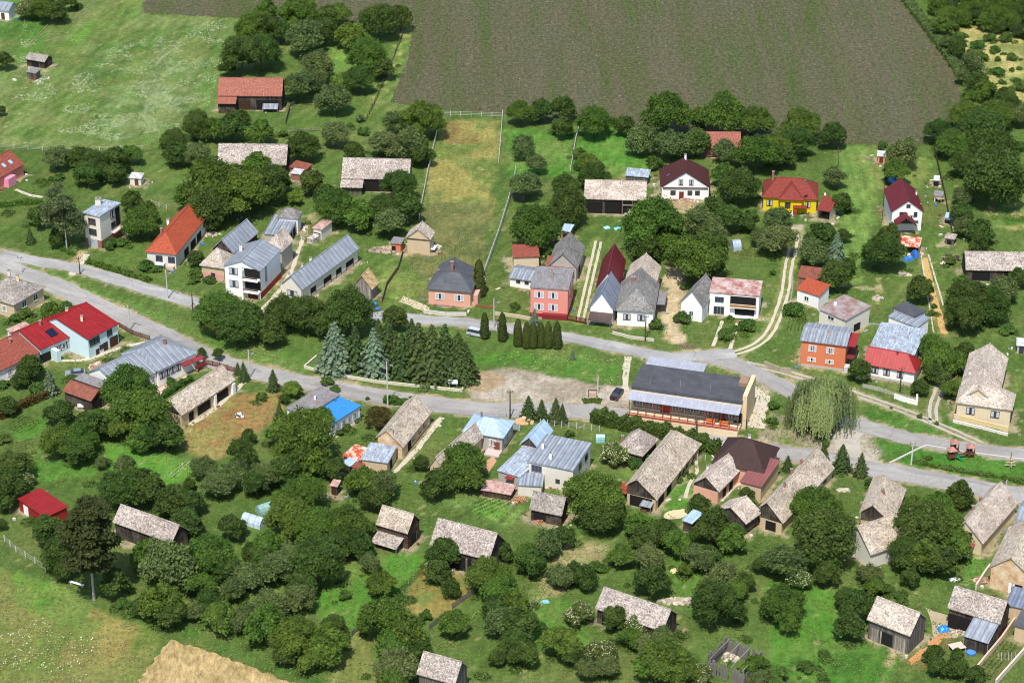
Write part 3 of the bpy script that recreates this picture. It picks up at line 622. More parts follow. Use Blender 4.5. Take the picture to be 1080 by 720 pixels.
        if base:
            pb = MB(); e = .04; hb = base[1]
            for (p0, p1, q0, q1) in ((o-e, L-o+e, o-e, o+.1), (o-e, L-o+e, W-o-.1, W-o+e), (o-e, o+.1, o-e, W-o+e), (L-o-.1, L-o+e, o-e, W-o+e)):
                pts = [T(p0, q0, hb), T(p1, q0, hb), T(p1, q1, hb), T(p0, q1, hb)]; pb.slab(pts, hb, [(0, 0), (p1-p0, 0), (p1-p0, q1-q0), (0, q1-q0)])
            pb.build("plinth", WALL[base[0]](), s.root)
        return s
    def _place(s, side, uu, z, out=.03, k=None):
        k = k or s.blk; i = SIDES[side]; o = k.o; g0, g1 = getattr(k, 'gi', (o, o)); x0, x1, y0, y1 = (g0, k.L-g1, o, k.W-o) if k.ax == 'ab' else (o, k.L-o, g0, k.W-g1)
        c4 = [k.T(x0, y0, 0), k.T(x1, y0, 0), k.T(x1, y1, 0), k.T(x0, y1, 0)]
        p, q = c4[i], c4[(i+1) % 4]; d = (q-p).normalized(); nrm = Vector((d.y, -d.x, 0))
        return p.lerp(q, uu)+nrm*out+Vector((0, 0, z)), math.atan2(d.y, d.x), (q-p).length
    def win(s, side, us, z, w_=1.2, h_=1.3, fcol=None, cross=2, k=None):
        fcol = fcol or WHITE
        for uu in (us if isinstance(us, (list, tuple)) else [us]):
            loc, rz, _ = s._place(side, uu, z, k=k); fm, pm = mkwindow(w_, h_, fcol, cross)
            f = link(bpy.data.objects.new("window", fm), s.root); f.location = loc; f.rotation_euler = (0, 0, rz)
            link(bpy.data.objects.new("pane", pm), f)
        return s
    def door(s, side, uu, w_=1.0, h_=2.05, col=None, z0=0, name="door", mat=None):
        loc, rz, _ = s._place(side, uu, z0, .03); b = MB(); b.box(-w_/2, w_/2, -.04, .05, 0, h_)
        if w_ < 2: b.box(-w_/2-.07, -w_/2, -.06, .05, 0, h_+.07); b.box(w_/2, w_/2+.07, -.06, .05, 0, h_+.07); b.box(-w_/2+.15, w_/2-.15, -.055, -.04, h_*.5, h_*.88)
        else:
            for i in range(1, 3): b.box(-w_/2+w_*i/3-.04, -w_/2+w_*i/3+.04, -.06, -.04, 0, h_)
        d = b.build(name, mat or paint(col or S(96, 62, 40)), s.root, loc); d.rotation_euler = (0, 0, rz); return s
    def hole(s, side, uu, w_, h_, z0=0.05, name="doorway_shade"):
        """flat plate with the shade of an open bay in its colour, framed by posts"""
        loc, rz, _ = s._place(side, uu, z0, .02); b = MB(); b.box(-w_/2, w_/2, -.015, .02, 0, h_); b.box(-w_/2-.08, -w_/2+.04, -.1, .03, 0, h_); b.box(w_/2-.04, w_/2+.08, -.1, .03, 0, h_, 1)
        d = b.build(name, [paint((.012, .011, .01), .95), WALL['wg']()], s.root, loc); d.rotation_euler = (0, 0, rz); return s  # near-black paint stands in for the shaded inside of the bay
    def roofz(s, q):
        """roof height over a point given relative to the root; the point is clamped into the footprint"""
        k = s.blk; d = q-k.A; a = min(max(d.dot(k.u), .6), k.L-.6); b = min(max(d.dot(k.v), .6), k.W-.6); q2 = k.A+k.u*a+k.v*b
        if k.roof != 'gable': return q2, k.he+(k.rise*b/k.W if k.roof == 'shed' else 0)
        t = b if k.ax == 'ab' else a
        return q2, (k.h0e+(k.he+k.rise-k.h0e)*t/k.R if t <= k.R else k.he+k.rise*(k.Wr-t)/(k.Wr-k.R))
    def chim(s, x, y, top=1.0, w_=.55, mat=None):
        """x, y: photo pixel of the chimney top"""
        top = max(.75, min(1.6, top+.5)); z = s.blk.he+s.blk.rise*.6+top
        for _ in range(6): q, zr = s.roofz(P(x, y, z)-s.O); z = zr+top
        c = MB(); h = w_/2; c.box(q.x-h, q.x+h, q.y-h, q.y+h, zr-1.2, z, 0); c.box(q.x-h-.07, q.x+h+.07, q.y-h-.07, q.y+h+.07, z, z+.1, 2); c.box(q.x-h*.35, q.x+h*.35, q.y-h*.35, q.y+h*.35, z+.1, z+.12, 1)
        c.build("chimney", [mat or brick(S(176,96,70)), paint((.02, .02, .02), .9), plaster(S(150,144,136), .5)], s.roof); return s
    def onroof(s, name, x, y, w_, l_, mat, side=0):
        """flat fitting lying on a slope, centred where the photo shows it"""
        k = s.blk; G = k.G; zr = k.he+k.rise; q0, h0 = (0, k.h0e) if side == 0 else (k.Wr, k.he)
        o = G(0, q0, h0)+s.O; e1 = (G(1, q0, h0)-G(0, q0, h0)).normalized(); e2 = (G(0, k.R, zr)-G(0, q0, h0)).normalized(); n_ = e1.cross(e2)
        if n_.z < 0: n_ = -n_
        c = Vector((0, CY, CH)); d = P(x, y)-c; c = c+d*((o-c).dot(n_)/d.dot(n_)) - s.O
        b = MB(); e = e1*w_/2; f = e2*l_/2; t = n_*.14; b.slab([c-e-f+t, c+e-f+t, c+e+f+t, c-e+f+t], .16, [(0, 0), (w_, 0), (w_, l_), (0, l_)], 0, tuple(-n_)); b.build(name, mat, s.roof); return s
    def box(s, name, side, u0, u1, z0, z1, d0, d1, mat, parent=None):
        """box on a wall side, d0..d1 outwards"""
        loc, rz, Lw = s._place(side, 0, 0, 0); M = Matrix.Translation(loc) @ Matrix.Rotation(rz, 4, 'Z'); b = MB()
        b.box(u0*Lw, u1*Lw, -d1, -d0, z0, z1, 0, M); return b.build(name, mat, parent or s.root)
    def awning(s, side, u0, u1, z1, dep, drop, mat, posts=True, name="porch_roof", pm=None):
        loc, rz, Lw = s._place(side, 0, 0, 0); M = Matrix.Translation(loc) @ Matrix.Rotation(rz, 4, 'Z'); b = MB(); x0, x1 = u0*Lw, u1*Lw
        b.slab([M @ Vector((x0, -dep, z1-drop)), M @ Vector((x1, -dep, z1-drop)), M @ Vector((x1, -.01, z1)), M @ Vector((x0, -.01, z1))], .1, [(0, 0), (x1-x0, 0), (x1-x0, dep), (0, dep)])
        r = b.build(name, mat, s.root)
        if posts:
            n = max(2, int((x1-x0)/3)+1)
            for i in range(n):
                p = MB(); x = x0+.12+(x1-x0-.24)*i/(n-1); q = M @ Vector((x, -dep+.15, 0)); p.tube(q, q+Vector((0, 0, z1-drop-.1)), .07, n=6); p.build("post", pm or paint(S(150,140,128)), r)
        return s
# a, b = front eave corners in photo pixels, c = corner behind b (or depth in metres)
DK = S(70, 46, 34); BR = S(96, 62, 44)
B = Bld
def tall_windows(): pass
# --- upper left
b = B("blue-roofed outbuilding cut off by the top left corner", "shed", "outbuilding", "the blue-roofed outbuilding").block((-14,9),(9,12),6,3,rise=1.6,rm='bl',wm='wh').door('f',.7)
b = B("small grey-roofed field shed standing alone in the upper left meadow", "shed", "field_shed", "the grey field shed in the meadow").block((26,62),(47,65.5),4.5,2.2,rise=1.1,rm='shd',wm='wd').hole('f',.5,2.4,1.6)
b = B("tiny wooden hut just below the grey field shed in the upper left meadow", "hut", "wooden_hut").block((27,75.5),(37.5,77.5),2.6,2.2,roof='shed',rise=.4,rm='gr',wm='wg').door('f',.6,.8,1.7)
b = B("dark timber barn with patchy orange tile roof beside the wildflower meadow", "barn", "timber_barn", "the orange-tiled barn by the meadow")
b.block((229.5,101),(297.5,101.5),9,4.2,ry=82.5,rm='ot',wm='wd').hole('f',.78,6,2.8).door('f',.4,2.6,2.6,DK)
b.box("porch", 'f', .0, .27, 0, 3.0, .0, 2.4, WALL['wd']()); b.awning('f', -.01, .29, 3.95, 3.1, .95, ROOF['ot'](), False, "porch_roof"); b.awning('f', .70, .95, 1.9, 2.2, .7, ROOF['bl'](), True, "lean_to_roof")
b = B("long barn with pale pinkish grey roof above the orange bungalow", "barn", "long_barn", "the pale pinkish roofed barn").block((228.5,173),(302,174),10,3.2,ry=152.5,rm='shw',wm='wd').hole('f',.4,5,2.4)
b = B("small rusty-roofed lean-to shed right of the pale pinkish barn", "shed", "lean_to_shed").block((304.5,176),(322,180),3.5,2,roof='shed',rise=.5,rm='ru',wm='br')
b = B("long dark barn under a grey roof left of the white-fenced plot", "barn", "long_barn", "the long barn by the white fence")
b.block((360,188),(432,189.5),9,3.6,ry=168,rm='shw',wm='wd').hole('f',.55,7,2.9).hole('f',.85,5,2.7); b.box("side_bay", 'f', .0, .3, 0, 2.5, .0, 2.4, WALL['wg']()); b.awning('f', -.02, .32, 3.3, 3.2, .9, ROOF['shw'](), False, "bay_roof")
b = B("red-tiled brick outbuilding among trees at the edge of the ploughed field", "outbuilding", "brick_outbuilding", "the red-tiled outbuilding by the ploughed field").block((744.5,156),(781.5,156.5),7,2.8,ry=139.5,rm='ot',wm='br').door('f',.25,1.2,2,DK).hole('f',.55,2,2)
b.box("annex", 'r', .1, .6, 0, 2.0, .0, 2.0, WALL['wh']())
b = B("white gabled house with dark brown roof above the big timber barn", "house", "gabled_house", "the white house with the brown roof")
b.block((696.5,197),(749.5,197.5),10.5,3.5,ax='bc',ry=181.5,rm='br',wm='wh',hips=(0,1.6)).win('f',[.40,.62],4.6,.9,1.3,DK,1).win('f',[.24],1.8,1.1,1,DK).win('f',[.60,.76],1.8,1.0,1,DK,1).door('f',.42,1.0,2.1,S(120,50,40)).win('r',[.3,.7],1.8)
b.box("skirt_roof", 'f', .02, .98, 3.15, 3.25, -.02, .35, ROOF['br']()); b.chim(723,163,.8,.5,plaster(WHITE,.1))
b.onroof("roof_window",705,185,.8,.9,glass())
b = B("bright yellow bungalow with hipped red roof and front gable", "house", "yellow_bungalow", "the yellow bungalow")
b.block((803.5,208),(863,211),10,3.7,rise=3.3,hips=(3.6,3.6),rm='rt',wm='ye').win('f',[.12],2.1,1.3,1.4,DK).win('f',[.84],2.1,1.1,1.5,DK).door('f',.58,1.5,2.1,S(140,54,40)).chim(815,191,1.2,.5)
b.block((821,210.5),(848,211.5),6,3.72,ax='bc',rise=2.9,rm='rt',wm='ye',hips=(2.7,0),ov=.5).win('f',[.35],2.1,1.2,1.4,DK).onroof("roof_window",850,191,.8,1.0,glass()).box("porch_roof",'f',.60,1.25,2.0,2.15,0,1.6,ROOF['rt']())
b.box("stairs", 'f', .35, .62, 0, .5, 0, 3, plaster(S(210,200,180),.4)); b.box("porch_wall", 'f', .68, .78, 0, 2.0, .2, 1.5, paint(S(170,70,50)))
b.block((861,221),(876,223.5),6,2.8,roof='shed',rise=1.2,rm='rt',wm='cw',open_='f')
b = B("tall white gabled house with dark red roof and small red front gable", "house", "tall_gabled_house", "the tall house with the dark red roof")
b.block((939.7,223.5),(974.8,223.5),13,5.0,ax='bc',ry=211.5,rm='dr',wm='wh').win('f',[.30,.42,.78],4.2,.65,1.1,DK,1).win('f',[.52],6.4,.8,.7,DK,1).win('r',[.3,.6],3.8).chim(972.5,202,.3,.4,plaster(WHITE,.1))
b.box("ladder", 'r', .3, .34, 4.8, 5.2, -.6, .3, paint(WHITE))
b.box("balcony", 'f', .1, .85, 2.3, 2.55, 0, 1.6, plaster(S(220,214,200),.3)); b.box("balcony_rail", 'f', .1, .85, 2.55, 3.3, 1.5, 1.6, paint(S(70,96,92))); b.door('f', .42, 1.2, 2.0, S(110,40,36), 2.5); b.win('f',[.65],3.4,.9,1,S(220,170,60),1)
b.block((944.5,238),(966.5,238),3.2,3.0,ax='bc',rise=1.9,rm='dr',wm='wh',walls=False,z0=9).block((943,258),(970,261),4.6,2.3,roof='shed',rise=.5,rm='rw',wm='cw',open_='f')
b = B("tiny pink-white hut with flat roof by the field edge above the mown strip", "hut", "garden_hut").block((925,164.5),(934.5,165),2.6,2,roof='shed',rise=.4,rm='wh',wm='pk').door('f',.5,.8,1.7)
for (a, b_, lab, rm, wm) in (((984.5,190),(991,190.5), "white-topped hutch, uppermost in the row beside the red-roofed house", 'wh', 'wg'), ((984.5,206),(994.5,207), "grey-roofed hutch with blue front, second in the row right of the red-roofed house", 'gr', 'cw'),
   ((996,229),(1003,230), "small blue and white hutch, third in the row right of the red-roofed house", 'lb', 'lb'), ((996,250.5),(1007,252.5), "small grey-roofed hutch above the black collapsed greenhouse", 'shw', 'wg')):
    h = B(lab, "hutch", "animal_hutch", group="hutches along the garden fence").block(a,b_,2.4,1.7,roof='shed',rise=.3,rm=rm,wm=wm).hole('f',.5,1.0,1.0)
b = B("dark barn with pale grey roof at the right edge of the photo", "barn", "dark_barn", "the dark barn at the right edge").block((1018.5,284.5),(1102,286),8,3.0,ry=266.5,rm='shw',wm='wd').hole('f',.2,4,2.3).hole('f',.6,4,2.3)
b = B("pink house with red skylit roof at the left edge of the photo", "house", "pink_house", "the pink house at the left edge")
b.block((-8,192),(26,173),9,3.2,rise=2.9,rm='rdt',wm='pk').win('f',[.5],1.8).win('r',[.3,.6],1.8)
b.onroof("roof_window",11,171,.9,1.2,metal(S(170,190,210),.1,.2)).onroof("roof_window",4,174.5,.9,1.2,metal(S(170,190,210),.1,.2)); b.box("porch", 'f', .35, .6, 0, 2.4, 0, 1.6, plaster(S(232,150,170),.2))
b = B("tiny white shed in the lawn above the white cubic house", "shed", "garden_shed").block((135.5,187.5),(149,188.5),2.6,2,roof='shed',rise=.4,rm='wh',wm='cw').door('f',.6,.8,1.7)
b = B("tall cream cubic house with flat metal roof over a brick garage", "house", "cubic_house", "the tall cubic house")
b.block((86.5,224),(105,228),(132.5,214),8.6,roof='shed',rise=-.2,rm='lbp',wm='cw',base=('br',2.0),th=.3).win('f',[.5],6.6,1.9,1.5,S(120,80,70),3).win('f',[.5],3.9,1.9,1.5,S(120,80,70),3).door('f',.45,2.6,2.1,S(176,180,184),0,"garage_door")
b.win('r',[.62],6.9,1.6,1.9,DK,2).win('r',[.62],3.9,1.6,1.6,DK,2).hole('r',.86,1.6,4.8,3.0,"loggia_shade"); b.box("balcony",'r',.5,1.04,2.3,2.6,0,1.0,plaster(S(220,200,190),.2)); b.chim(97,208,.9,1.3,plaster(S(226,220,206),.4))
b = B("long cream house with bright orange-red tile roof", "house", "long_house", "the orange-red roofed long house")
b.block((152.5,265),(186,268.5),(212.5,227.5),3.9,ax='bc',rise=3.5,rm='or',wm='cw',hips=(4.0,0)).win('f',[.42,.85],2.2,1.5,1.4,S(90,80,100)).hole('r',.55,3,2).hole('r',.75,2.5,2).hole('r',.33,2.5,2).chim(170,241,.8,.5).chim(175.5,231,.8,.6,plaster(WHITE,.2))
b.awning('f',.3,.62,1.4,1.2,.3,metal(S(200,200,205),.2)); b.box("stairs",'f',.72,.95,0,.8,0,1.0,plaster(S(220,180,160),.3))
b = B("small cream house with shingled pyramid roof left of the white balcony house", "house", "small_house", "the small cream pyramid-roofed house").block((210,279.5),(237,283.5),7,3.0,rise=3.2,hips=(3,3),rm='shp',wm='be').win('f',[.5],.8,.9,.8,S(150,40,60),1).box("plinth",'f',0,1,0,1.1,.0,.04,plaster(S(216,160,150),.3))
b = B("steep metal-roofed barn with black timber gable behind the white balcony house", "barn", "steep_barn", "the black-gabled metal barn").block((222.5,263),(246,267.5),(273.5,245),3.0,ax='bc',ry=253,rm='bl',wm='wd').hole('f',.5,3,2.3)
b = B("white two-storey house with blue-grey metal roof and twin front balconies", "house", "balcony_house", "the white balcony house")
b.block((234.7,280.5),(274.5,286.5),(297,263),7.2,ax='bc',rise=2.0,rm='bl',wm='wh',base=('rd',1.5),ov=.35).win('f',[.25],6.2,2.0,1.5,S(90,100,110),3).win('f',[.25],3.0,2.0,1.5,S(90,100,110),3).hole('f',.77,4.2,2.2,5.2,"loggia_shade").hole('f',.77,4.2,2.2,2.2,"loggia_shade")
for z in (4.9, 1.9): b.box("balcony",'f',.56,1.0,z-.1,z+.1,0,1.3,plaster(WHITE,.1)); b.box("balcony_rail",'f',.56,1.0,z+.6,z+.9,1.2,1.28,paint(S(84,60,52)))
b.box("pillar",'f',.53,.57,0,7.2,0,1.3,plaster(WHITE,.1)); b.door('f',.78,2.4,1.7,S(90,40,36),0,"garage_door"); b.win('r',[.3],4.9,.7,3.6,S(120,120,130),1).chim(253.8,258,1.5,.7,plaster(S(224,220,212),.3))
b.block((277,262),(297.5,265.5),(307,253),5.0,ax='bc',rise=3.0,rm='shp',wm='gy',hips=(2.5,0))
b = B("low outbuilding with blue-grey sheet roof behind the white balcony house", "outbuilding", "low_outbuilding", "the low blue-grey outbuilding")
b.block((277.5,246.5),(304,248.5),(320,229.5),3.0,roof='shed',rise=.3,rm='bl',wm='gy').hole('r',.3,1.8,2).hole('r',.6,1.8,2); b.block((292,229),(315,230.5),(322,223),4.2,rise=1.7,hips=(2,2),rm='shg',wm='wh')
b = B("narrow cluttered shed with rusty sheet roof left of the long metal roof", "shed", "cluttered_shed").block((329,240),(339,242.5),(343,232),2.8,roof='shed',rise=.3,rm='bp',wm='cw').hole('f',.5,1.6,1.6)
b.box("lean_to",'f',.1,.9,0,1.4,0,3.2,patchy(S(210,206,200),S(120,96,84),.8)) 
b = B("long narrow house with ribbed blue-grey metal roof above the dark round trees", "house", "long_metal_house", "the long metal-roofed house")
b.block((295,300),(318.5,306),(363.5,258),3.6,ax='bc',rise=2.9,rm='bl',wm='cw',base=('gy',.7)).win('f',[.52],2.0,2.6,1.3,DK,3).hole('r',.2,2,2).hole('r',.45,3,2).hole('r',.65,2,2).hole('r',.85,3,2).chim(320,270,.6,.5,plaster(WHITE,.2)).chim(313.5,277,.6,.5,plaster(S(220,200,180),.3))
b = B("square cream shed with shingled gable roof at the dry fenced plot", "shed", "square_shed", "the cream shed beside the dry plot")
b.block((427.5,250.5),(454.5,253),(460,244.5),4.0,ax='bc',ry=241.5,rm='shp',wm='be',gm=None).box("lintel",'f',0,1,3.6,3.8,0,.15,WALL['wd']()); b.box("slab_shelf",'r',.2,.8,.9,1.05,0,1.0,plaster(WHITE,.4))
b = B("small shed with raw yellowish board roof behind the blue and white car", "shed", "board_shed").block((371,301.5),(392.5,305.5),(397,297),3.0,ax='bc',ry=290.5,rm='wd',wm='bw')
b = B("little orange hut with tin lid left of the square cream shed", "hut", "orange_hut").block((411,256),(423,257.5),3,2.3,roof='shed',rise=.3,rm='gr',wm='or').hole('f',.3,.8,1.4)
b = B("brick hutch with rusty roof behind the low blue-grey outbuilding", "hutch", "brick_hutch").block((306,182.5),(317,184),2.6,2,roof='shed',rise=.3,rm='wh',wm='br')
b = B("peach bungalow with dark grey hipped roof beside the white fence", "house", "peach_bungalow", "the peach bungalow")
b.block((449.7,304.5),(497.5,308.5),7.5,3.9,rise=2.9,hips=(3.4,3.4),rm='dg',wm='pe').win('f',[.27,.73],2.1,1.9,1.4,WHITE,3).chim(464,281,.5,.5).box("porch",'r',.2,.8,0,2.4,0,1.4,plaster(S(220,170,150),.3))
b.block((456,297),(494,299.5),(496.5,282),3.9,ax='bc',rise=4.0,rm='dg',wm='pe',hips=(2,3.5)).chim(476.8,276,.8,.6)
b.box("annex",'r',.5,.9,0,2.5,0,2.0,plaster(S(230,214,206),.2))
b = B("cream workshop with faded red tile roof behind the pink two-storey house", "workshop", "cream_workshop", "the cream workshop with the red roof").block((541,271.5),(569.5,270.5),(575,259.5),3.4,roof='shed',rise=.7,rm='rdt',wm='cr').box("annex",'f',.55,.9,0,.9,0,.04,plaster(S(214,190,150),.3))
b = B("low white garage with rounded pale metal roof beside the pink two-storey house", "garage", "white_garage").block((536,292.5),(563,296.5),7,2.4,rise=.9,rm='bl',wm='wh').win('f',[.36,.72],1.5,.8,.55,DK,1)
b = B("pink two-storey house with flat grey roof and white windows", "house", "pink_flat_house", "the pink two-storey house")
b.block((558.8,302.5),(599.5,305.3),(608.8,284),7.4,roof='shed',rise=.2,rm='gr',wm='pk',base=('rd',.9),th=.3,ov=.25).win('f',[.23,.61],5.6,1.9,1.4,WHITE,3).win('f',[.23,.61],2.6,1.9,1.4,WHITE,3).win('r',[.3,.7],5.6,1.4).win('r',[.3],2.6,1.4)
b.chim(582,284,1.0,.5,plaster(S(150,146,140),.4)); b.box("garage_wing",'f',.33,1.0,0,1.2,.0,1.0,paint(S(132,44,46)))
b = B("dark grey double-sloped house behind the pink two-storey house", "house", "grey_gabled_house", "the grey gabled house")
b.block((577,281),(609.5,283.5),(619.5,260.5),3.5,ax='bc',ry=267.5,rm='shg',wm='gy').hole('r',.4,1.6,2); b.block((575,285),(605,286.5),5,3.2,roof='shed',rise=1.4,rm='ru',wm='gy')
b = B("small shed with light blue roof and brick wall under dark trees", "shed", "blue_top_shed").block((591,243),(601.5,244.5),3.4,2.4,roof='shed',rise=.4,rm='lb',wm='br').hole('f',.5,1,1.6)
b = B("big open-sided timber barn with grey shingle roof", "barn", "open_barn", "the big open timber barn")
b.block((615.8,209.5),(681.5,211.5),9,4.0,ry=191.5,rm='shp',wm='wd').hole('f',.16,4,3).hole('f',.48,4,3.2).hole('f',.78,5.5,3.3).box("cross_beam",'f',.62,.98,2.4,2.55,0,.35,WALL['bw']())
for i in range(3): b.box("post",'f',.62+.17*i,.633+.17*i,0,3.7,.2,.4,WALL['bw']())
b = B("patchwork of tin sheets on a low roof between the open barn and the brown-roofed house", "shed", "tin_shed").block((659,185),(684,187),4,2.2,roof='shed',rise=.4,rm='lbp',wm='wg')
b = B("white house with dark red rear roof and blue-grey front gable", "house", "red_and_blue_roofed_house", "the narrow house with the red and blue roof")
b.block((620.5,325),(648,328),(653.5,305),3.4,ax='bc',rise=4.2,rm='bld',wm='wh').awning('f',0,1,2.6,2.6,.9,metal(S(84,66,62),.3)).block((627.8,304.8),(653.4,306.4),(664.5,275),3.45,ax='bc',rise=4.25,rm='dr',wm='wh').hole('r',.6,3,2)
b = B("white house with grey shingled hipped roof and shingled rear wing", "house", "grey_hipped_house", "the white house with the grey hipped roof")
b.block((649,327),(690.7,329.5),(700,300),3.9,ax='bc',rise=4.0,rm='shg',wm='wh',hips=(4.2,0)).win('f',[.27,.67],2.2,1.5,1.3,DK,2).chim(668,292,.6,.9).box("annex_roof",'r',.45,.95,2.6,2.75,0,2.2,ROOF['gr']())
b.block((659,295),(692.5,298),(697,281.5),4.3,ax='bc',rise=3.3,rm='shp',wm='cw')
b = B("small white house with steep grey gable roof beside the sandy lane", "house", "steep_white_house", "the small steep-roofed white house").block((716,319.5),(742,324.5),(748.5,304),3.9,ax='bc',rise=3.6,rm='shg',wm='wh').win('f',[.5],1.8,.8,1)
b = B("white modern house with faded pink flat roof and wooden balcony", "house", "flat_roofed_house", "the white flat-roofed house")
b.block((748,307.5),(801.5,311.8),(805.3,296.5),5.8,roof='shed',rise=.1,rm='pw',wm='wh',th=.35,ov=.2).win('f',[.2],4.0,1.8,1.1,S(90,96,110),3).hole('f',.68,5.6,1.9,3.2,"loggia_shade").hole('f',.72,4.2,2.0,.5,"loggia_shade").win('f',[.2],1.3,2.2,1.8,S(150,150,150),3)
b.box("balcony",'f',.42,.95,2.6,2.8,0,1.0,plaster(WHITE,.1)); b.box("balcony_rail",'f',.42,.95,2.9,3.5,.9,1.0,paint(S(176,130,76))); b.box("balcony",'f',.42,.95,.2,.4,0,1.0,plaster(WHITE,.1))
b = B("small white cottage with plain orange roof above the pink-grey roof", "cottage", "small_cottage", "the small orange-roofed cottage").block((839.5,304.5),(864,312.5),(868.5,302),3.2,roof='shed',rise=1.0,rm='or',wm='wh').win('f',[.45],1.5,1,1)
b = B("rusty-roofed brick shed behind the small orange-roofed cottage", "shed", "rusty_shed").block((841,292),(866,295),5,2.4,roof='shed',rise=.6,rm='ru',wm='br')
b = B("white house with mottled pink-grey low roof left of the lawn", "house", "mottled_roof_house", "the pink-grey roofed house").block((863,325.5),(892,338),(902.5,317.5),4.2,roof='shed',rise=.5,rm='pg',wm='cw').win('f',[.45],3.1,1.6,.9).chim(881,317,.6,.6,plaster(WHITE,.3)).hole('r',.5,2,1.8)
b = B("orange two-storey house with ribbed blue-grey metal roof", "house", "orange_house", "the orange two-storey house")
b.block((843.5,358.5),(893.5,365),(901.5,346),6.3,rise=.9,rm='bl',wm='or',base=('gy',.5)).win('f',[.26,.66],4.5,1.5,1.3).win('f',[.26,.66],1.8,1.6,.8,WHITE,3).chim(874,349,.6,.5,plaster(S(200,170,150),.3))
b.box("balcony",'r',.1,.9,2.7,2.9,0,1.8,paint(S(120,50,44))); b.box("balcony_roof",'r',.1,.9,5.6,5.8,0,1.9,paint(S(150,44,44))); b.box("stairs",'r',-.1,.1,0,1.4,0,2.0,plaster(S(210,206,200),.3))
b = B("white house with shiny red front roof and light blue metal rear wing", "house", "red_front_house", "the red and light blue roofed house")
b.block((910.3,383.5),(966,393.8),(976,380.5),3.1,rise=2.7,hips=(0,2.8),rm='rd',wm='wh',base=('gy',.5)).win('f',[.22,.45,.72],1.9,1.2,1.3,DK,2).chim(946,378,.2,.3,paint(S(150,40,46)))
b.block((917,366),(965,374),(973,349),3.6,roof='shed',rise=.6,rm='lbp',wm='wh').hole('r',.5,2,2); b.block((941.5,324),(964.3,334),(973.5,326),5.2,roof='shed',rise=.1,rm='dk',wm='wh',th=.25)
b.block((936,333),(967,345),5,4.3,roof='shed',rise=.5,rm='bl',wm='wh')
b = B("L-shaped cream house with speckled grey shingle roof by the track", "house", "angular_house", "the L-shaped shingled house")
b.block((1009,421),(1052,427),(1066,378),4.2,ax='bc',rise=3.0,rm='shp',wm='cr').hole('r',.5,2,2).chim(1023,391,.2,.5,plaster(WHITE,.3))
b.block((1007.5,424),(1068,432.5),(1076,416),4.25,rise=2.9,hips=(3,3),rm='shp',wm='cr').win('f',[.26,.72],2.5,1.6,1.4,S(60,56,50),2).door('r',.5,1,2)
b = B("tiny white metal shed cut off by the right edge of the photo", "shed", "metal_shed").block((1072,364),(1090,365.5),3,2,roof='shed',rise=.4,rm='wh',wm='gy').door('f',.3,.9,1.8,S(60,64,70))
# --- left middle
b = B("beige house with grey shingled hipped roof beside the road junction", "house", "hipped_house", "the beige hipped house at the junction")
b.block((-24,310),(14.6,321.8),(51.4,303.3),3.7,rise=3.4,ax='bc',hips=(5.5,5.5),rm='shd',wm='be').win('f',[.7],1.8).win('r',[.33,.72],2.3,1.3,1.5).chim(18,287,.9,.6,plaster(S(226,206,170),.4)).chim(7,284,.9,.6,plaster(S(226,216,196),.4))
b = B("low white shed with streaked metal roof between the beige hipped house and the red roofs", "shed", "low_shed").block((6,347),(20.5,356),(39.5,348),2.3,roof='shed',rise=.2,rm='bp',wm='wh')
b = B("pale blue L-shaped farmhouse with long bright red roof", "house", "farmhouse", "the pale blue farmhouse with the red roof")
b.block((92.8,358),(125.9,340.8),14,5.0,rise=2.2,rf=.7,rm='rd',wm='lb').win('f',[.14,.28],3.6,1.6,1.5,S(80,84,90)).win('f',[.72],3.7,1.4,1.4,S(80,84,90)).door('f',.84,2.4,2.4,DK,0,"garage_door").door('f',.56,1,2,DK).win('f',[.42],1.4,1,.9,DK).door('f',.28,.8,1.4,DK).win('r',[.2],3.6,1,1).chim(86,333,.7,.5,plaster(S(230,210,170),.2)).chim(70.5,325,.3,.6,plaster(S(230,200,150),.2))
b.block((42.5,369),(83.5,351),11,3.6,rise=2.2,rf=.65,rm='rd',wm='lb').win('f',[.45,.62,.78],1.9,2.0,1.3,WHITE,3).hole('f',.15,3.4,2.1).onroof("solar_panel",52.5,352,.95,2.4,metal(S(28,34,60),.1,.2)).onroof("solar_panel",56.5,350,.95,2.4,metal(S(28,34,60),.1,.2))
b.box("porch",'f',.26,.36,0,2.7,0,2.2,plaster(S(206,228,230),.15)); b.chim(42,338,.6,.5)
b.block((-22,401),(42.5,371.5),11,3.2,rise=2.4,rf=.65,rm='rdt',wm='wh').hole('f',.75,4,2.2).win('f',[.3,.5],1.6).chim(10.5,357,.4,.5)
b = B("rambling white house with ribbed metal hipped roof beside the road", "house", "metal_hipped_house", "the white house with the metal hipped roof")
b.block((166,391.5),(209.3,371),12,3.9,rise=3.0,hips=(1.5,6),rm='bl',wm='wh').win('f',[.10,.24,.38,.52],2.3,1.1,1.4,DK,2).chim(173.5,356,.6,.7)
b.box("porch_roof",'f',.58,.80,2.7,2.85,0,1.6,metal(S(150,56,54),.2)); b.box("porch_roof",'f',.84,1.1,2.6,2.75,-.5,1.6,metal(S(150,56,54),.2)); b.box("balcony_rail",'f',.84,1.12,.9,1.6,1.5,1.6,paint(S(150,50,40)))
b.block((127,410),(166.5,391.5),11,3.5,rise=2.4,rf=.62,rm='bl',wm='wh').win('f',[.9],1.8)
b = B("long cream farm building with shingle roof and open bays by the dry yard", "farm building", "farm_building", "the long shingled farm building by the dry yard")
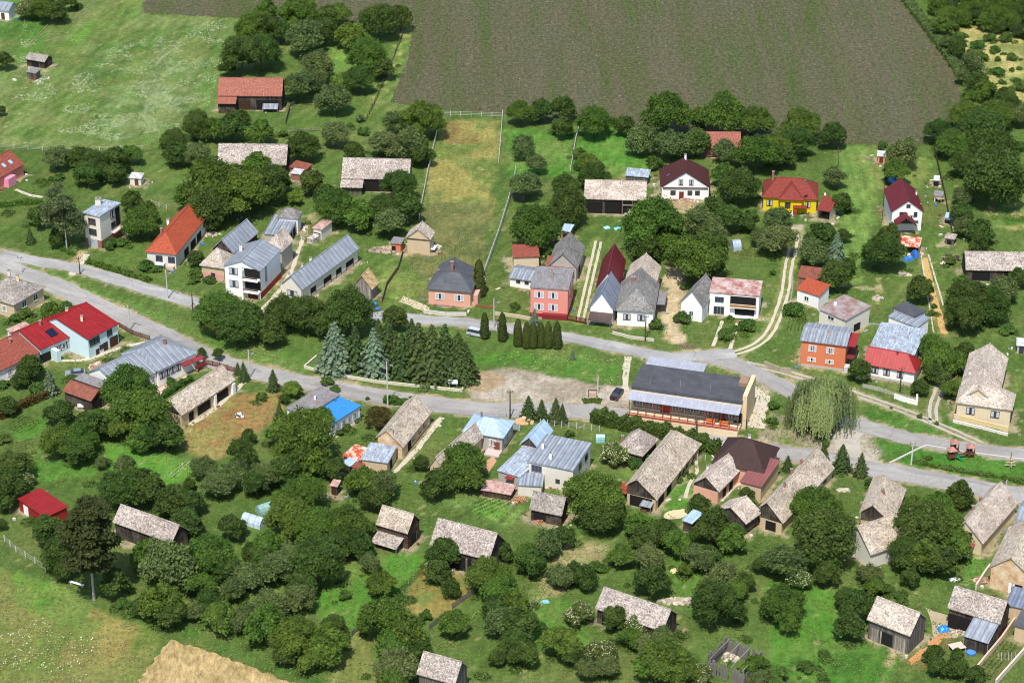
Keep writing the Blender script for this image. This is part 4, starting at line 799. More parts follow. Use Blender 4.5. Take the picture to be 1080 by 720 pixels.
b.block((191.7,438.3),(248.7,400.3),6.8,2.9,rise=2.6,rm='sh',wm='be',gm='wd').hole('f',.42,4,2.1).hole('f',.75,4.5,2.1).hole('f',.18,1.3,2).box("pier",'f',.6,.635,0,2.4,0,.5,plaster(WHITE,.2))
b.box("pier",'f',.94,.99,0,2.4,0,.6,plaster(WHITE,.2))
b = B("brown garage building with rusty red front slope and grey rear slope", "garage", "brown_garage", "the brown rusty-roofed garage").block((65.5,412),(96,423),(107,410),3.0,rise=1.4,rm='ru',wm='wd').hole('r',.5,3,2).box("rear_slope",'f',-.02,1.02,4.18,4.3,-6.2,-3.2,ROOF['gr']())
b = B("small grey tin-roofed shed right of the brown garage", "shed", "tin_shed").block((100,399),(110,402.5),(114,397),2.2,roof='shed',rise=.3,rm='gr',wm='wd')
b = B("white house with half grey and half bright blue flat roof", "house", "two_tone_house", "the grey and blue flat-roofed house")
b.block((301,430),(322.5,438.5),(351,413.5),3.9,roof='shed',rise=.2,rm='gr',wm='wh',th=.25).chim(332,416,.6,.4,plaster(WHITE,.3)).block((323,439.5),(346.5,449),(376,426),3.4,roof='shed',rise=.2,rm='cu',wm='wh',th=.25).win('r',[.12,.3,.48,.66,.84],1.8,1.2,1.3,S(190,190,196),2).chim(347,417,.3,.25,paint(S(60,120,180)))
b = B("long house with shingle roof, ochre walls and a metal-roofed front end", "house", "ochre_house", "the long ochre house")
b.block((396,461),(425.5,472),(464,435.3),2.8,hea=4.0,ax='bc',rise=3.3,rm='sh',wm='ol').hole('r',.25,1.4,2).win('r',[.4,.62,.8],1.6,1.1,1.2,DK).chim(407,459,.2,.7,plaster(S(210,190,160),.4))
b.block((380,484),(409,488),(425,472),2.9,roof='shed',rise=.3,rm='lbp',wm='be').hole('r',.4,1.2,2)
b = B("low shed with rust-orange sheet roof left of the long ochre house", "shed", "rust_orange_shed").block((361,480),(381,486),(389,473),2.2,roof='shed',rise=.2,rm='rw',wm='wg')
b = B("tiny shed with light metal roof below the rust-orange shed", "shed", "light_metal_shed").block((360,487),(369,491.5),(376,486),2,roof='shed',rise=.2,rm='lb',wm='wd')
b = B("tiny rust-brown roofed shed below the metal-roofed end of the ochre house", "shed", "rust_brown_shed").block((370,492),(380,494.5),(384,489),2,roof='shed',rise=.2,rm='ru',wm='cw')
b = B("long house with pale blue hipped front and shingled rear wing", "house", "pale_blue_hipped_house", "the pale blue hipped house")
b.block((487,454.5),(531,462),(541.3,443),3.5,rise=1.9,hips=(3.5,3.5),rm='lb',wm='gy').win('r',[.3,.7],1.9).door('f',.86,1,2.1,S(120,70,60)).win('f',[.74],1.8,1.2,1.3,WHITE,2).chim(508,435,.4,.4,plaster(S(120,110,104),.4)).box("terrace",'f',.62,1.0,0,.35,0,2.5,plaster(S(200,186,180),.3))
b.block((451,493),(468,498),(508,460),3.0,ax='bc',rise=2.9,rm='shp',wm='be')
b = B("white block house with plain blue-grey metal roof and two chimneys", "house", "block_house", "the white block house with two chimneys")
b.block((556,486),(605,496),(621.7,468.5),5.2,roof='shed',rise=.5,rm='bl',wm='cw',th=.2).win('f',[.18],3.8,2.0,1.3,S(120,120,130),3).win('f',[.66,.86],1.9,.7,.7,DK,1).win('r',[.4,.75],3.8,1.3,1.2,DK).chim(572.5,466,.9,.5,plaster(WHITE,.2)).chim(580.5,477,.9,.5,plaster(WHITE,.2))
b.block((545,511),(572,512.5),(581,500.5),2.6,roof='shed',rise=.3,rm='bl',wm='cw'); b.block((524,495.5),(549,503),(563,473),3.0,roof='shed',rise=.3,rm='lbp',wm='gy').box("awning",'f',.4,.75,2.2,2.35,0,1.0,paint(S(150,50,50)))
b = B("small gabled shed with bright pale blue roof behind the white block house", "shed", "gabled_shed", "the bright pale blue gabled shed").block((547.5,468.5),(568,473),(587,454.5),3.4,ax='bc',ry=461,rm='lb',wm='cw',gm='wb')
b = B("low wreck of a shed under white and rusty scrap sheets", "shed", "scrap_shed").block((507,516),(539,521.5),3.5,1.6,roof='shed',rise=.3,rm='bp',wm='wb')
b = B("small dark shed with grey shingle roof below the white block house", "shed", "shingled_shed", "the dark shed below the block house").block((558,536.5),(592.7,543.7),(602,532),2.7,ry=524.5,rm='shd',wm='wd').hole('f',.3,2.5,1.8)
# community hall
b = B("long village hall with dark flat roof and red-railed arcade facing the road", "hall", "village_hall", "the long village hall")
b.block((666,407),(783,423.5),(794,400),6.6,roof='shed',rise=.15,rm='dk',wm='cr',th=.7,ov=.1)
kk = b.blk; b.box("terrace",'f',-.005,1.0,0,1.4,.0,3.6,plaster(S(226,206,170),.4)); b.awning('f',-.01,1.0,5.55,2.9,.55,ROOF['lg'](),False,"canopy")
for i in range(14):
    u = .01+.98*i/13; b.box("post",'f',u-.0025,u+.0025,1.4,4.95,2.6,2.75,paint(S(150,60,56)))
RED = paint(S(176,66,60))
b.box("railing",'f',.0,1.0,2.25,2.37,3.4,3.5,RED); b.box("railing",'f',.0,1.0,1.8,1.9,3.4,3.5,RED)
for i in range(60): pass
r = MB(); loc, rz, Lw = b._place('f',0,0,0); M = Matrix.Translation(loc) @ Matrix.Rotation(rz,4,'Z')
for i in range(150): r.box(i*Lw/150, i*Lw/150+.07, -3.47, -3.40, 1.4, 2.3, 0, M)
r.build("railing_bars", RED, b.root)
b.box('arcade_shade_glass','f',.02,.98,1.9,4.4,.02,.05,glass()); b.win('f',[.06,.15,.24,.42,.5,.58,.66,.74,.9],3.1,1.9,1.5,S(190,186,180),3); b.door('f',.31,1.8,2.3,S(150,60,56),1.5).door('f',.83,1.4,2.3,S(110,60,50),1.5).hole('f',.97,1.6,2.3,1.5); b.win('r',[.2],4,1,1)  # dark glass strip added to darken the wall, standing in for canopy shade
for u in (.74,.86):
    b.box("bench",'f',u-.04,u+.04,1.95,2.05,1.9,2.5,paint(S(214,120,60))); b.box("bench_table",'f',u-.04,u+.04,2.2,2.28,1.2,1.9,paint(S(214,120,60)))
b.box("fin_wall",'r',.05,1.0,0,7.7,.0,.9,plaster(S(228,204,164),.5)); b.box("chimney",'r',.62,.95,6.6,7.5,-2.0,-.2,plaster(S(160,130,110),.7))
b.box("annex",'b',.46,.98,0,5.9,.0,4.6,plaster(S(214,196,164),.5)); b.box("annex_roof",'b',.45,.99,5.9,6.05,-.02,5.0,ROOF['lg']())
for i in range(3): b.box("vent_pipe",'f',.15+.27*i,.152+.27*i,6.6,8.3,-2.3,-2.2,paint(S(170,170,170)))
b = B("dark weathered hipped cottage in front of the roadside hedge", "cottage", "hipped_cottage", "the grey weathered cottage").block((648,473),(678,481),(688,461),3.0,ax='bc',rise=3.2,hips=(3.2,3.2),rm='shw',wm='wd').chim(655,459,.8,.5)
b = B("very long farmhouse with speckled grey shingle roof and black front gable", "farmhouse", "long_farmhouse", "the very long shingled farmhouse")
b.block((659,511.5),(693,527.3),(730,465.5),2.7,hea=4.3,ax='bc',rise=3.6,rm='sh',wm='be',hips=(0,3.2),gm='wd').hole('f',.5,4.5,2.3).hole('r',.3,2,2).hole('r',.12,2.4,2.1).win('r',[.55,.72,.88],1.6,1,1.2,DK)
b.awning('f',.55,.95,1.9,1.8,.3,ROOF['bl'](),True,"lean_to_roof"); b.awning('l',.80,1.02,2.6,3.0,1.1,ROOF['or'](),True,"lean_to_roof")
b = B("pink shingled farmhouse with black timber gable between path and brown roof", "farmhouse", "pink_farmhouse", "the pink farmhouse with the black gable")
b.block((729,510),(758.5,518.8),(783.3,494),2.9,ax='bc',ry=502.5,rm='shp',wm='pe',gm='wd').hole('r',.3,1.2,1.9).hole('r',.6,1.2,1.9).chim(746,491,-.6,.4,plaster(WHITE,.3)).box("gutter",'r',0,1,2.75,2.85,.1,.25,paint(DK))
b = B("house with steep dark brown hipped roof and reddish lower annex", "house", "brown_hipped_house", "the dark brown hipped house")
b.block((750,487.5),(806,499),(822,472),3.6,rise=3.8,hips=(4.2,4.2),rm='bn',wm='pe').chim(790.5,457,.9,.5,plaster(WHITE,.2)).win('r',[.3,.7],1.9).block((780,507.5),(803.5,513.5),(815,487),3.2,roof='shed',rise=.8,rm='rb',wm='be')
b = B("shingle-roofed shed half hidden by trees right of the pink farmhouse", "shed", "half_hidden_shed", "the half hidden shingled shed").block((787,552.5),(804,540),7.5,2.8,rise=2.3,rm='shp',wm='wd')
b = B("long shingled house with three brick chimneys left of the round bush", "house", "three_chimney_house", "the three-chimney shingled house")
b.block((800,534.5),(826,552),(879,493),2.6,hea=4.6,ax='bc',rise=3.6,rm='sh',wm='be',gm='wd').chim(841,483,.6,.5).chim(833.3,494,.6,.5).chim(827.5,508,.6,.4).win('r',[.85],1.8,1.2,1.2,DK).hole('f',.5,2,2)
b = B("low shed with pale blue-grey tin roof under trees below the pink farmhouse", "shed", "tin_roofed_shed").block((719,548),(730,552),(741,541.5),2.4,roof='shed',rise=.3,rm='lb',wm='wd')
b = B("tiny brown outhouse in the orchard below the rust-orange shed", "outhouse", "outhouse").block((347.5,511.5),(356,513),2,2.2,roof='shed',rise=.3,rm='bp',wm='wb').door('f',.5,.7,1.7,DK)
b = B("red hut with bright red roof and white door in the lower left garden", "hut", "red_hut", "the red hut").block((18,525.5),(47.5,545.5),(70.5,533.5),2.7,roof='shed',rise=.2,rm='rd',wm='rd').door('f',.25,1.4,2,WHITE)
b = B("two-part shingled farmhouse with red brick chimney left of the big round trees", "farmhouse", "two_part_farmhouse", "the two-part shingled farmhouse")
b.block((906,540),(942,553.5),(967,517.5),2.9,hea=4.4,ax='bc',rise=3.6,rm='sh',wm='be',gm='wd',hips=(0,2)).chim(931.5,516,-.2,.6).block((895,558),(918.5,585),(943,552),3.4,hea=5.2,ax='bc',rise=3.7,rm='sh',wm='cw')
b = B("shingled farmhouse with cream gable and stone roof ladder near the power pole", "farmhouse", "cream_gable_farmhouse", "the cream-gabled farmhouse")
b.block((1008,555),(1037,573.5),(1061.2,526.3),2.6,hea=4.5,ax='bc',rise=3.6,rm='shp',wm='cr').chim(1031,523,-.3,.5).chim(1025,533,-.3,.5).win('f',[.5],3.6,.7,.7,DK,1); b.awning('f',.0,.75,2.0,1.8,.5,ROOF['ru'](),True); b.box("bench",'f',.0,.75,0,.6,2,2.8,paint(S(206,222,230)))
b = B("crumbling ochre farmhouse with broad shingle roof at the right edge", "farmhouse", "crumbling_farmhouse", "the crumbling ochre farmhouse")
b.block((1043,597.5),(1086,607.5),(1112,566),4.6,ax='bc',ry=588,rm='sh',wm='ol').hole('f',.75,1.8,2).door('f',.6,1,2,WHITE); b.block((1062,572),(1078,575),(1095,552),5.2,roof='shed',rise=.2,rm='gr',wm='gy')
b = B("white house with light blue roof cut off above the crumbling farmhouse", "house", "light_blue_house").block((1070,550),(1100,556),(1115,535),4,rise=1.2,rm='bl',wm='wh').win('f',[.2,.5],2.4)
b = B("low buildings with dark grey flat roofs at the lower right edge", "outbuilding", "flat_outbuilding").block((1069,659),(1100,667),9,3.2,roof='shed',rise=.3,rm='dg',wm='be').block((1060,637),(1086,643),6,3.4,roof='shed',rise=.3,rm='bld',wm='be')
# --- barns of the lower orchards
b = B("timber barn with pale pinkish shingle roof behind the tall pine", "barn", "timber_barn", "the barn behind the tall pine").block((118.5,550),(181,572.5),(200,558.5),3.5,ry=553.5,rm='shw',wm='wd').hole('f',.8,2,2.2).box("plank_ramp",'f',.85,.95,0,1.4,.1,1.6,WALL['bw']())
b = B("reddish brick and timber barn with pale roof and lower lean-to roof", "barn", "brick_barn", "the reddish barn with the lean-to").block((396,552.5),(430,562.5),(446,549),3.8,ry=542,rm='sh',wm='wb').hole('r',.5,2,2.2)
b.awning('f',-.0,.88,2.3,3.0,.9,ROOF['shw'](),True,"lean_to_roof")
b = B("large black timber barn with broad speckled shingle roof in the middle orchard", "barn", "black_timber_barn", "the large black barn").block((452.8,574),(516,590.5),(545,573),4.2,ry=562,rm='shw',wm='wd').hole('f',.5,5,3).box("prop_beam",'f',.62,.64,0,3.2,.2,.6,WALL['bw']())
b = B("grey timber barn at the bottom edge of the photo", "barn", "grey_barn", "the barn at the bottom edge").block((439,710),(480,721.5),(505,706),4,ry=697.5,rm='shw',wm='wg')
b = B("long low timber barn half covered by orchard trees at bottom centre", "barn", "low_barn", "the low barn at bottom centre").block((627.5,641),(699,665.5),(727,651.5),3.3,ry=642.5,rm='shw',wm='wd').hole('f',.2,3,2.2)
b = B("timber barn with speckled roof beside the orange rubble path", "barn", "speckled_barn", "the barn beside the rubble path").block((914,652.5),(960,670.5),(978,652),4.2,ry=646,rm='shp',wm='wg').hole('f',.45,2.6,2.6).door('f',.2,2.2,2.6,None,0,"barn_door",WALL['bw']()).door('f',.78,2.4,2.8,None,0,"barn_door",WALL['bw']())
b = B("large dark red timber barn with blue-grey lean-to roof in the lower right yard", "barn", "dark_red_barn", "the dark red barn in the yard").block((999,640.5),(1055,657.5),(1070.5,641.5),4.3,ry=634,rm='shw',wm='wb').hole('f',.28,5,3)
b.awning('f',.5,1.0,4.1,5.2,1.2,ROOF['bl'](),True,"lean_to_roof"); b.box("lean_to",'f',.52,.98,0,2.7,.0,4.9,WALL['wd']())
# roofless ruin
A, u, v, L, W = frame((745.5,693),(785,708),7,3.2); O = A+u*L/2+v*W/2
rt = tag(empty("roofless_barn", O), "roofless grey plank barn with broken walls and bare rafters", "ruin"); BUILT.append((*PIX(O.x, O.y, 1.5), "the roofless plank barn"))
for nm, p, q, h in (("wall",(0,0),(L,0),3.2),("wall",(L,0),(L,W),2.6),("wall",(L,W),(0,W),3.4),("wall",(0,W),(0,0),3.6)):
    b = MB(); P0 = A-O+u*p[0]+v*p[1]; P1 = A-O+u*q[0]+v*q[1]; n_ = int((P1-P0).length/.28); r = random.Random(int(h*10))
    d = (P1-P0)/n_; nn = Vector((-d.y, d.x, 0)).normalized()*.06
    for i in range(n_):
        if r.random() < .1: continue
        z = h*r.uniform(.72, 1.05); a0 = P0+d*i; a1 = P0+d*(i+.9)
        b.slab([a0-nn+Vector((0,0,z)), a1-nn+Vector((0,0,z)), a1+nn+Vector((0,0,z)), a0+nn+Vector((0,0,z))], z, [(0,0)]*4)
    b.build(nm, planks((.27,.25,.225)), rt)
for i in range(4):
    b = MB(); t = .5+(L-1)*i/3; b.tube(A-O+u*t+Vector((0,0,3)), A-O+u*t+v*W+Vector((0,0,3.2)), .08, n=5); b.build("rafter", WALL['bw'](), rt)
# ================================================================== VEGETATION
def quads(C, Nn, size, r, flat=.55, aspect=1.0):
    """leaf clumps: one quad per centre, facing roughly along Nn"""
    n = len(C); D = Nn+r.normal(size=(n, 3))*flat; D /= np.linalg.norm(D, axis=1)[:, None]+1e-9
    T = np.cross(D, r.normal(size=(n, 3))); T /= np.linalg.norm(T, axis=1)[:, None]+1e-9; Bt = np.cross(D, T)
    s = (size*r.uniform(.6, 1.35, n))[:, None]; a = T*s; b = Bt*s*aspect
    k = r.uniform(.25, .5, (n, 1))
    V = np.stack([C-a*1.0, C-b*k*1.6, C+a*1.1, C+b*(2-k*1.6)*.55], 1).reshape(-1, 3)
    return V, np.arange(4*n).reshape(n, 4)
def sph(n, r):
    v = r.normal(size=(n, 3)); return v/np.linalg.norm(v, axis=1)[:, None]
def ico():
    b = bpy.data.meshes.new("t"); import bmesh; m = bmesh.new(); bmesh.ops.create_icosphere(m, subdivisions=2, radius=1); m.verts.ensure_lookup_table()
    V = np.array([v.co[:] for v in m.verts]); F = np.array([[v.index for v in f.verts] for f in m.faces]); m.free(); bpy.data.meshes.remove(b); return V, F
ICO_V, ICO_F = ico()
def finish(name, parts, mats):
    """parts: (V, F, matindex, tone per vertex)"""
    Vs, Fs, mi, tn, o = [], [], [], [], 0
    for V, F, m, t in parts:
        if F.shape[1] == 3: F = np.concatenate([F, F[:, 2:3]], 1)*1
        Vs.append(V); Fs.append(F+o); mi.append(np.full(len(F), m)); tn.append(t); o += len(V)
    V = np.concatenate(Vs); F = np.concatenate(Fs); mi = np.concatenate(mi); tone = np.concatenate(tn)
    tri = F[:, 2] == F[:, 3]
    me = bpy.data.meshes.new(name); me.vertices.add(len(V)); me.vertices.foreach_set("co", V.astype('f').ravel())
    tot = np.where(tri, 3, 4); st = np.concatenate([[0], np.cumsum(tot)[:-1]])
    mask = np.ones(F.shape, bool); mask[tri, 3] = False; idx = F[mask]
    me.loops.add(len(idx)); me.loops.foreach_set("vertex_index", idx.astype('i'))
    me.polygons.add(len(F)); me.polygons.foreach_set("loop_start", st.astype('i')); me.polygons.foreach_set("loop_total", tot.astype('i'))
    for m in mats: me.materials.append(m)
    me.polygons.foreach_set("material_index", mi.astype('i'))
    a = me.attributes.new("tone", 'FLOAT', 'POINT'); a.data.foreach_set("value", tone.astype('f')); me.update(calc_edges=True); return me
def crown_broad(seed, mat, n=7000, lobes=17, ls=.105, hz=.95, flowers=None, loose=.0):
    """crown of radius 1 centred on the origin: overlapping lobes, leaf clumps, gaps between lobes"""
    r = np.random.default_rng(seed); P_ = []
    d = sph(lobes, r); d[:, 2] = np.abs(d[:, 2])*1.15-.42; sq = np.array([r.uniform(.78, 1.1), r.uniform(.78, 1.1), 1.0]); tap = r.uniform(-.05, .38); d /= np.linalg.norm(d, axis=1)[:, None]
    d /= np.linalg.norm(d, axis=1)[:, None]; R = r.uniform(.17, .40, lobes); c = d*(1-R*r.uniform(.55, 1.15, lobes))[:, None]*np.array([1, 1, hz])*sq
    c = np.concatenate([c, [[0, 0, 0], [0, 0, .35]]]); R = np.concatenate([R, [.55, .45]])
    tl = r.uniform(.15, .85, len(R)); area = R**2/np.sum(R**2)
    for i in range(len(R)):
        k = int(n*area[i]); s = sph(k, r); s[:, 2] = np.where(s[:, 2] < -.4, -s[:, 2], s[:, 2])
        # sub-clumps: pull leaves towards a few twig tips so the lobe outline breaks up
        tips = sph(22, r); q = np.argmax(s @ tips.T, 1); dd = np.linalg.norm(s-tips[q], axis=1)
        rad = R[i]*(1.24-.66*dd+r.normal(size=k)*(.13+loose)+(r.random(k) < .10)*r.random(k)*.35); C = c[i]+s*rad[:, None]*np.array([1, 1, .9])
        V, F = quads(C, s*.9+np.array([0, 0, .35]), ls*np.where(r.random(k) < .35, 1.25, .72), r, .8); t = np.clip(tl[i]+.34*(r.random(22)[q]-.5)+r.normal(size=k)*.20, 0, 1)
        P_.append((V, F, 0, np.repeat(t, 4)))
        if flowers and i < lobes:
            m = (s[:, 2] > .15) & (r.random(k) < .17)
            if m.any(): V, F = quads(C[m]+s[m]*.05, s[m]*.5+np.array([0, 0, 1.]), ls*.62, r, .3); P_.append((V, F, 1, np.full(len(V), .5)))
        V = ICO_V*(1+.14*np.sin(ICO_V[:, [1]]*7+i)*np.cos(ICO_V[:, [0]]*6+2*i))*R[i]*(.64-loose)+c[i]
        P_.append((V, ICO_F, 0, np.full(len(V), tl[i]*.8)))
    for V, _f, _m, _t in P_: V[:, :2] *= (1.06-tap*np.clip(V[:, 2:3]+.1, -.3, 1))
    return finish("crown", P_, [mat]+([flowers] if flowers else []))
def crown_spruce(seed, mat, tiers=15, n=2600, wid=.30):
    """height 1, base at 0: whorls of drooping boughs"""
    r = np.random.default_rng(seed); Cs, Ns, T, sz = [], [], [], []
    for k in range(tiers):
        z = .04+.93*(k/(tiers-1))**.92; rad = wid*(1-z)**.82*(1+r.normal()*.05)+.012; nb = int(11-5*z)+r.integers(0, 3); a0 = r.random()*7
        per = max(3, int(n/tiers*(1.7-1.3*z)/nb))
        for j in range(nb):
            a = a0+2*math.pi*j/nb+r.normal()*.12; R = rad*r.uniform(.68, 1.2); t = r.random(per)**.6; tn = r.uniform(.1, .9)
            x = R*t; y = r.normal(size=per)*.10*R*(1.2-t)*1.5; zz = z-.26*R*t**1.5+r.normal(size=per)*.009+.012
            Cs.append(np.stack([x*math.cos(a)-y*math.sin(a), x*math.sin(a)+y*math.cos(a), zz], 1)); Ns.append(np.tile([math.cos(a)*.55, math.sin(a)*.55, .8], (per, 1)))
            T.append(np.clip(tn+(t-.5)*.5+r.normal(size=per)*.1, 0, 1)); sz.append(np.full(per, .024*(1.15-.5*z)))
    C = np.concatenate(Cs); V, F = quads(C, np.concatenate(Ns), np.concatenate(sz), r, .35); m = []
    b = [(V, F, 0, np.repeat(np.concatenate(T), 4))]
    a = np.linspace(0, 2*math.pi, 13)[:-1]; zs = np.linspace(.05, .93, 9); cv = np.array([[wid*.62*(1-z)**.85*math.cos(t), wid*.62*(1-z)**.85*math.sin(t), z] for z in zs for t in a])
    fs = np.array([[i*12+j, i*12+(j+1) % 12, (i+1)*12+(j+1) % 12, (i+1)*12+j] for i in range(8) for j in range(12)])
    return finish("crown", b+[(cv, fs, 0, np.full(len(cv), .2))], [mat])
def crown_column(seed, mat, n=1500):
    """clipped columnar thuja, height 1"""
    r = np.random.default_rng(seed); z = r.random(n)**.9; a = r.random(n)*2*math.pi
    R = .125*np.clip(np.minimum(1, (z+.05)*7), 0, 1)*(1-z**3.2)**.6+.006; R *= 1+.12*np.sin(a*5+z*9)
    s = np.stack([np.cos(a), np.sin(a), np.full(n, .5)], 1); C = np.stack([R*np.cos(a), R*np.sin(a), z*.985], 1)
    V, F = quads(C, s, .022, r, .4, 1.6); P_ = [(V, F, 0, np.repeat(np.clip(r.normal(size=n)*.25+.5, 0, 1), 4))]
    zs = np.linspace(0, .97, 10); aa = np.linspace(0, 2*math.pi, 13)[:-1]
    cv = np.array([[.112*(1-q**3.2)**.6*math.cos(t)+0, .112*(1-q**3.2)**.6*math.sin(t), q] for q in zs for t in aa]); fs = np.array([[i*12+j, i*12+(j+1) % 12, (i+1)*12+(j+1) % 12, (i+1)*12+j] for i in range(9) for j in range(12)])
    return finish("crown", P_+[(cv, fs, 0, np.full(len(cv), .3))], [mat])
def crown_willow(seed, mat):
    """dome of hanging strands, radius 1"""
    r = np.random.default_rng(seed); P_ = []; nb = 26; d = sph(nb, r); d[:, 2] = np.abs(d[:, 2])*.9+.05; d /= np.linalg.norm(d, axis=1)[:, None]
    Cs, Ts = [], []
    for i in range(nb):
        c = d[i]*np.array([.74, .74, .62]); R = r.uniform(.2, .34); tn = r.uniform(.2, .8)
        for j in range(60):
            s = sph(1, r)[0]; s[2] = abs(s[2]); p = c+s*R*np.array([1, 1, .6]); out = p.copy(); out[2] = 0; out /= np.linalg.norm(out)+1e-6
            Ln = r.uniform(.45, 1.0)*(.5+.6*np.linalg.norm(p[:2])); m = int(Ln/.042); t = np.arange(m)/max(1, m)
            q = p+out*(.10*np.sin(t*2.2))[:, None]*r.uniform(.4, 1.2)-np.array([0, 0, 1])*(t*Ln)[:, None]+r.normal(size=(m, 3))*.012
            q = q[q[:, 2] > -.86]; Cs.append(q); Ts.append(np.clip(tn+r.normal()*.2+np.zeros(len(q)), 0, 1))
    C = np.concatenate(Cs); T = np.concatenate(Ts); n = len(C); o = C*np.array([1, 1, .3]); o /= np.linalg.norm(o, axis=1)[:, None]
    D = o+r.normal(size=(n, 3))*.35; D /= np.linalg.norm(D, axis=1)[:, None]; S_ = np.cross(D, [0, 0, 1.]); S_ /= np.linalg.norm(S_, axis=1)[:, None]+1e-6; w_ = .022*r.uniform(.6, 1.3, n)[:, None]
    up = np.array([0, 0, .036]); V = np.stack([C-S_*w_, C-up, C+S_*w_, C+up], 1).reshape(-1, 3); P_.append((V, np.arange(4*n).reshape(n, 4), 0, np.repeat(T, 4)))
    cv = ICO_V*np.array([.60, .60, .56])+np.array([0, 0, -.06]); P_.append((cv, ICO_F, 0, np.full(len(cv), .5)))
    return finish("crown", P_, [mat])
def crown_pine(seed, mat):
    r = np.random.default_rng(seed); P_ = []
    for k in range(110):
        z = r.uniform(-.85, .85); a = r.random()*6.28; R = math.sqrt(max(.05, 1-z*z*.75))*r.uniform(.25, .78); c = np.array([R*math.cos(a), R*math.sin(a), z]); n = 150; sz = r.uniform(.2, .34)
        s = sph(n, r)*np.array([1, 1, .32])*sz*r.uniform(.5, 1.05, (n, 1)); C = c+s; C[:, 2] -= .25*(s[:, 0]**2+s[:, 1]**2)/sz
        V, F = quads(C, np.tile([0, 0, 1.], (n, 1))+s*2, .06, r, .5, .7); P_.append((V, F, 0, np.repeat(np.clip(r.uniform(.1, .8)+r.normal(size=n)*.12, 0, 1), 4)))
    pass
    return finish("crown", P_, [mat])
def trunk_mesh(seed, mat, limbs=5):
    """unit height trunk with root flare and limbs reaching into the crown"""
    r = random.Random(seed); b = MB(); lean = Vector((r.uniform(-.06, .06), r.uniform(-.06, .06), 1))
    b.tube((0, 0, -.05), (0, 0, .12), .062, .045); b.tube((0, 0, .12), lean*.6, .045, .034, cap=False); b.tube(lean*.6, lean*1.0, .034, .012)
    for i in range(limbs):
        a = r.random()*6.28; p = lean*r.uniform(.42, .75); q = p+Vector((math.cos(a)*.26, math.sin(a)*.26, r.uniform(.15, .3))); b.tube(p, q, .022, .008, 5, cap=False)
    return b.mesh("trunk", mat, True)
FOL = {'b': (.076, .142, .024), 'd': (.054, .102, .022), 'o': (.100, .150, .052), 'y': (.118, .205, .036), 'c': (.062, .105, .034), 's': (.092, .132, .090), 'h': (.058, .082, .018), 'p': (.040, .062, .018), 'w': (.27, .33, .16), 'r': (.085, .070, .022), 'n': (.085, .115, .052), 'k': (.066, .135, .028), 'f': (.080, .120, .032)}
FLOWER = leaf((.55, .55, .40), .2, .1)
PROTO = {}
for k in 'bdoykfrn':
    m = leaf(FOL[k]); nv = {'b': 4, 'd': 4, 'o': 3, 'k': 3}.get(k, 2)
    PROTO[k] = [crown_broad(ord(k)*10+i, m, 7600 if k != 'k' else 2200, (22, 27, 31, 25)[i] if k != 'k' else 11, {'k': .115, 'n': .048, 'o': .058}.get(k, .062+.005*i), {'n': 1.5, 'k': .8, 'o': .9}.get(k, .86+.08*i), FLOWER if k == 'f' else None, {'n': .10, 'o': .07}.get(k, 0)) for i in range(nv)]
BIG = {k: [crown_broad(ord(k)*10+50+i, leaf(FOL[k]), 15000, (34, 40)[i], .040, (.92, 1.0)[i]) for i in range(2)] for k in 'bd'}
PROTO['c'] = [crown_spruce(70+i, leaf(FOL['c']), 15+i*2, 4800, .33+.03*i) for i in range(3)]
PROTO['s'] = [crown_spruce(80+i, leaf(FOL['s'], .3, .1), 15, 4800, .35+.03*i) for i in range(2)]
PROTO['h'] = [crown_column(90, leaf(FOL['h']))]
PROTO['w'] = [crown_willow(95, leaf(FOL['w'], .1))]
PROTO['p'] = [crown_pine(97, leaf(FOL['p']))]
TR = [trunk_mesh(i, bark(), 5+i) for i in range(3)]; TRB = trunk_mesh(9, bark((.42, .40, .36)), 7)
T = {}
T[0,0] = "f 120 40 45;b 185 35 55;d 235 50 45;d 280 8 38;k 330 28 20;d 12 255 36;d 0 465 20;o 245 665 50;d 345 670 50;d 400 690 60;d 480 680 55;b 545 650 45;d 735 590 58;d 830 530 60;b 900 545 50;o 830 650 50;d 740 650 50;d 980 540 55;d 1010 500 40;d 1020 230 85;b 1060 130 60;d 960 285 35;k 990 395 15"
T[1,0] = "d 20 220 75;d 30 120 60;b 40 50 45;b 180 60 70;d 100 130 50;o 215 160 75;d 290 130 55;b 350 60 45;d 300 70 45;y 400 150 60;d 520 90 75;d 610 80 48;b 470 240 75;d 430 330 60;d 530 290 45;o 260 270 65;o 190 360 65;o 250 330 50;o 325 420 62;y 365 345 42;b 15 560 50;o 335 560 55;k 395 530 20;k 455 555 28;f 440 500 18;o 595 515 52;b 705 505 75;o 545 610 60;o 650 610 70;d 700 650 50;d 415 640 45;d 200 620 60;d 160 610 35;k 110 565 22;b 0 690 50"
T[2,0] = "b 35 470 55;d 120 470 50;d 215 460 48;d 210 540 42;b 345 510 68;d 470 530 40;b 650 480 90;o 550 590 62;o 670 610 65;d 775 600 55;b 900 490 88;b 1030 510 70;b 1030 640 85;o 905 640 50;k 285 650 35;b 330 690 45;k 600 690 40;k 280 700 30;o 50 620 50;o 100 690 45;b 790 490 40"
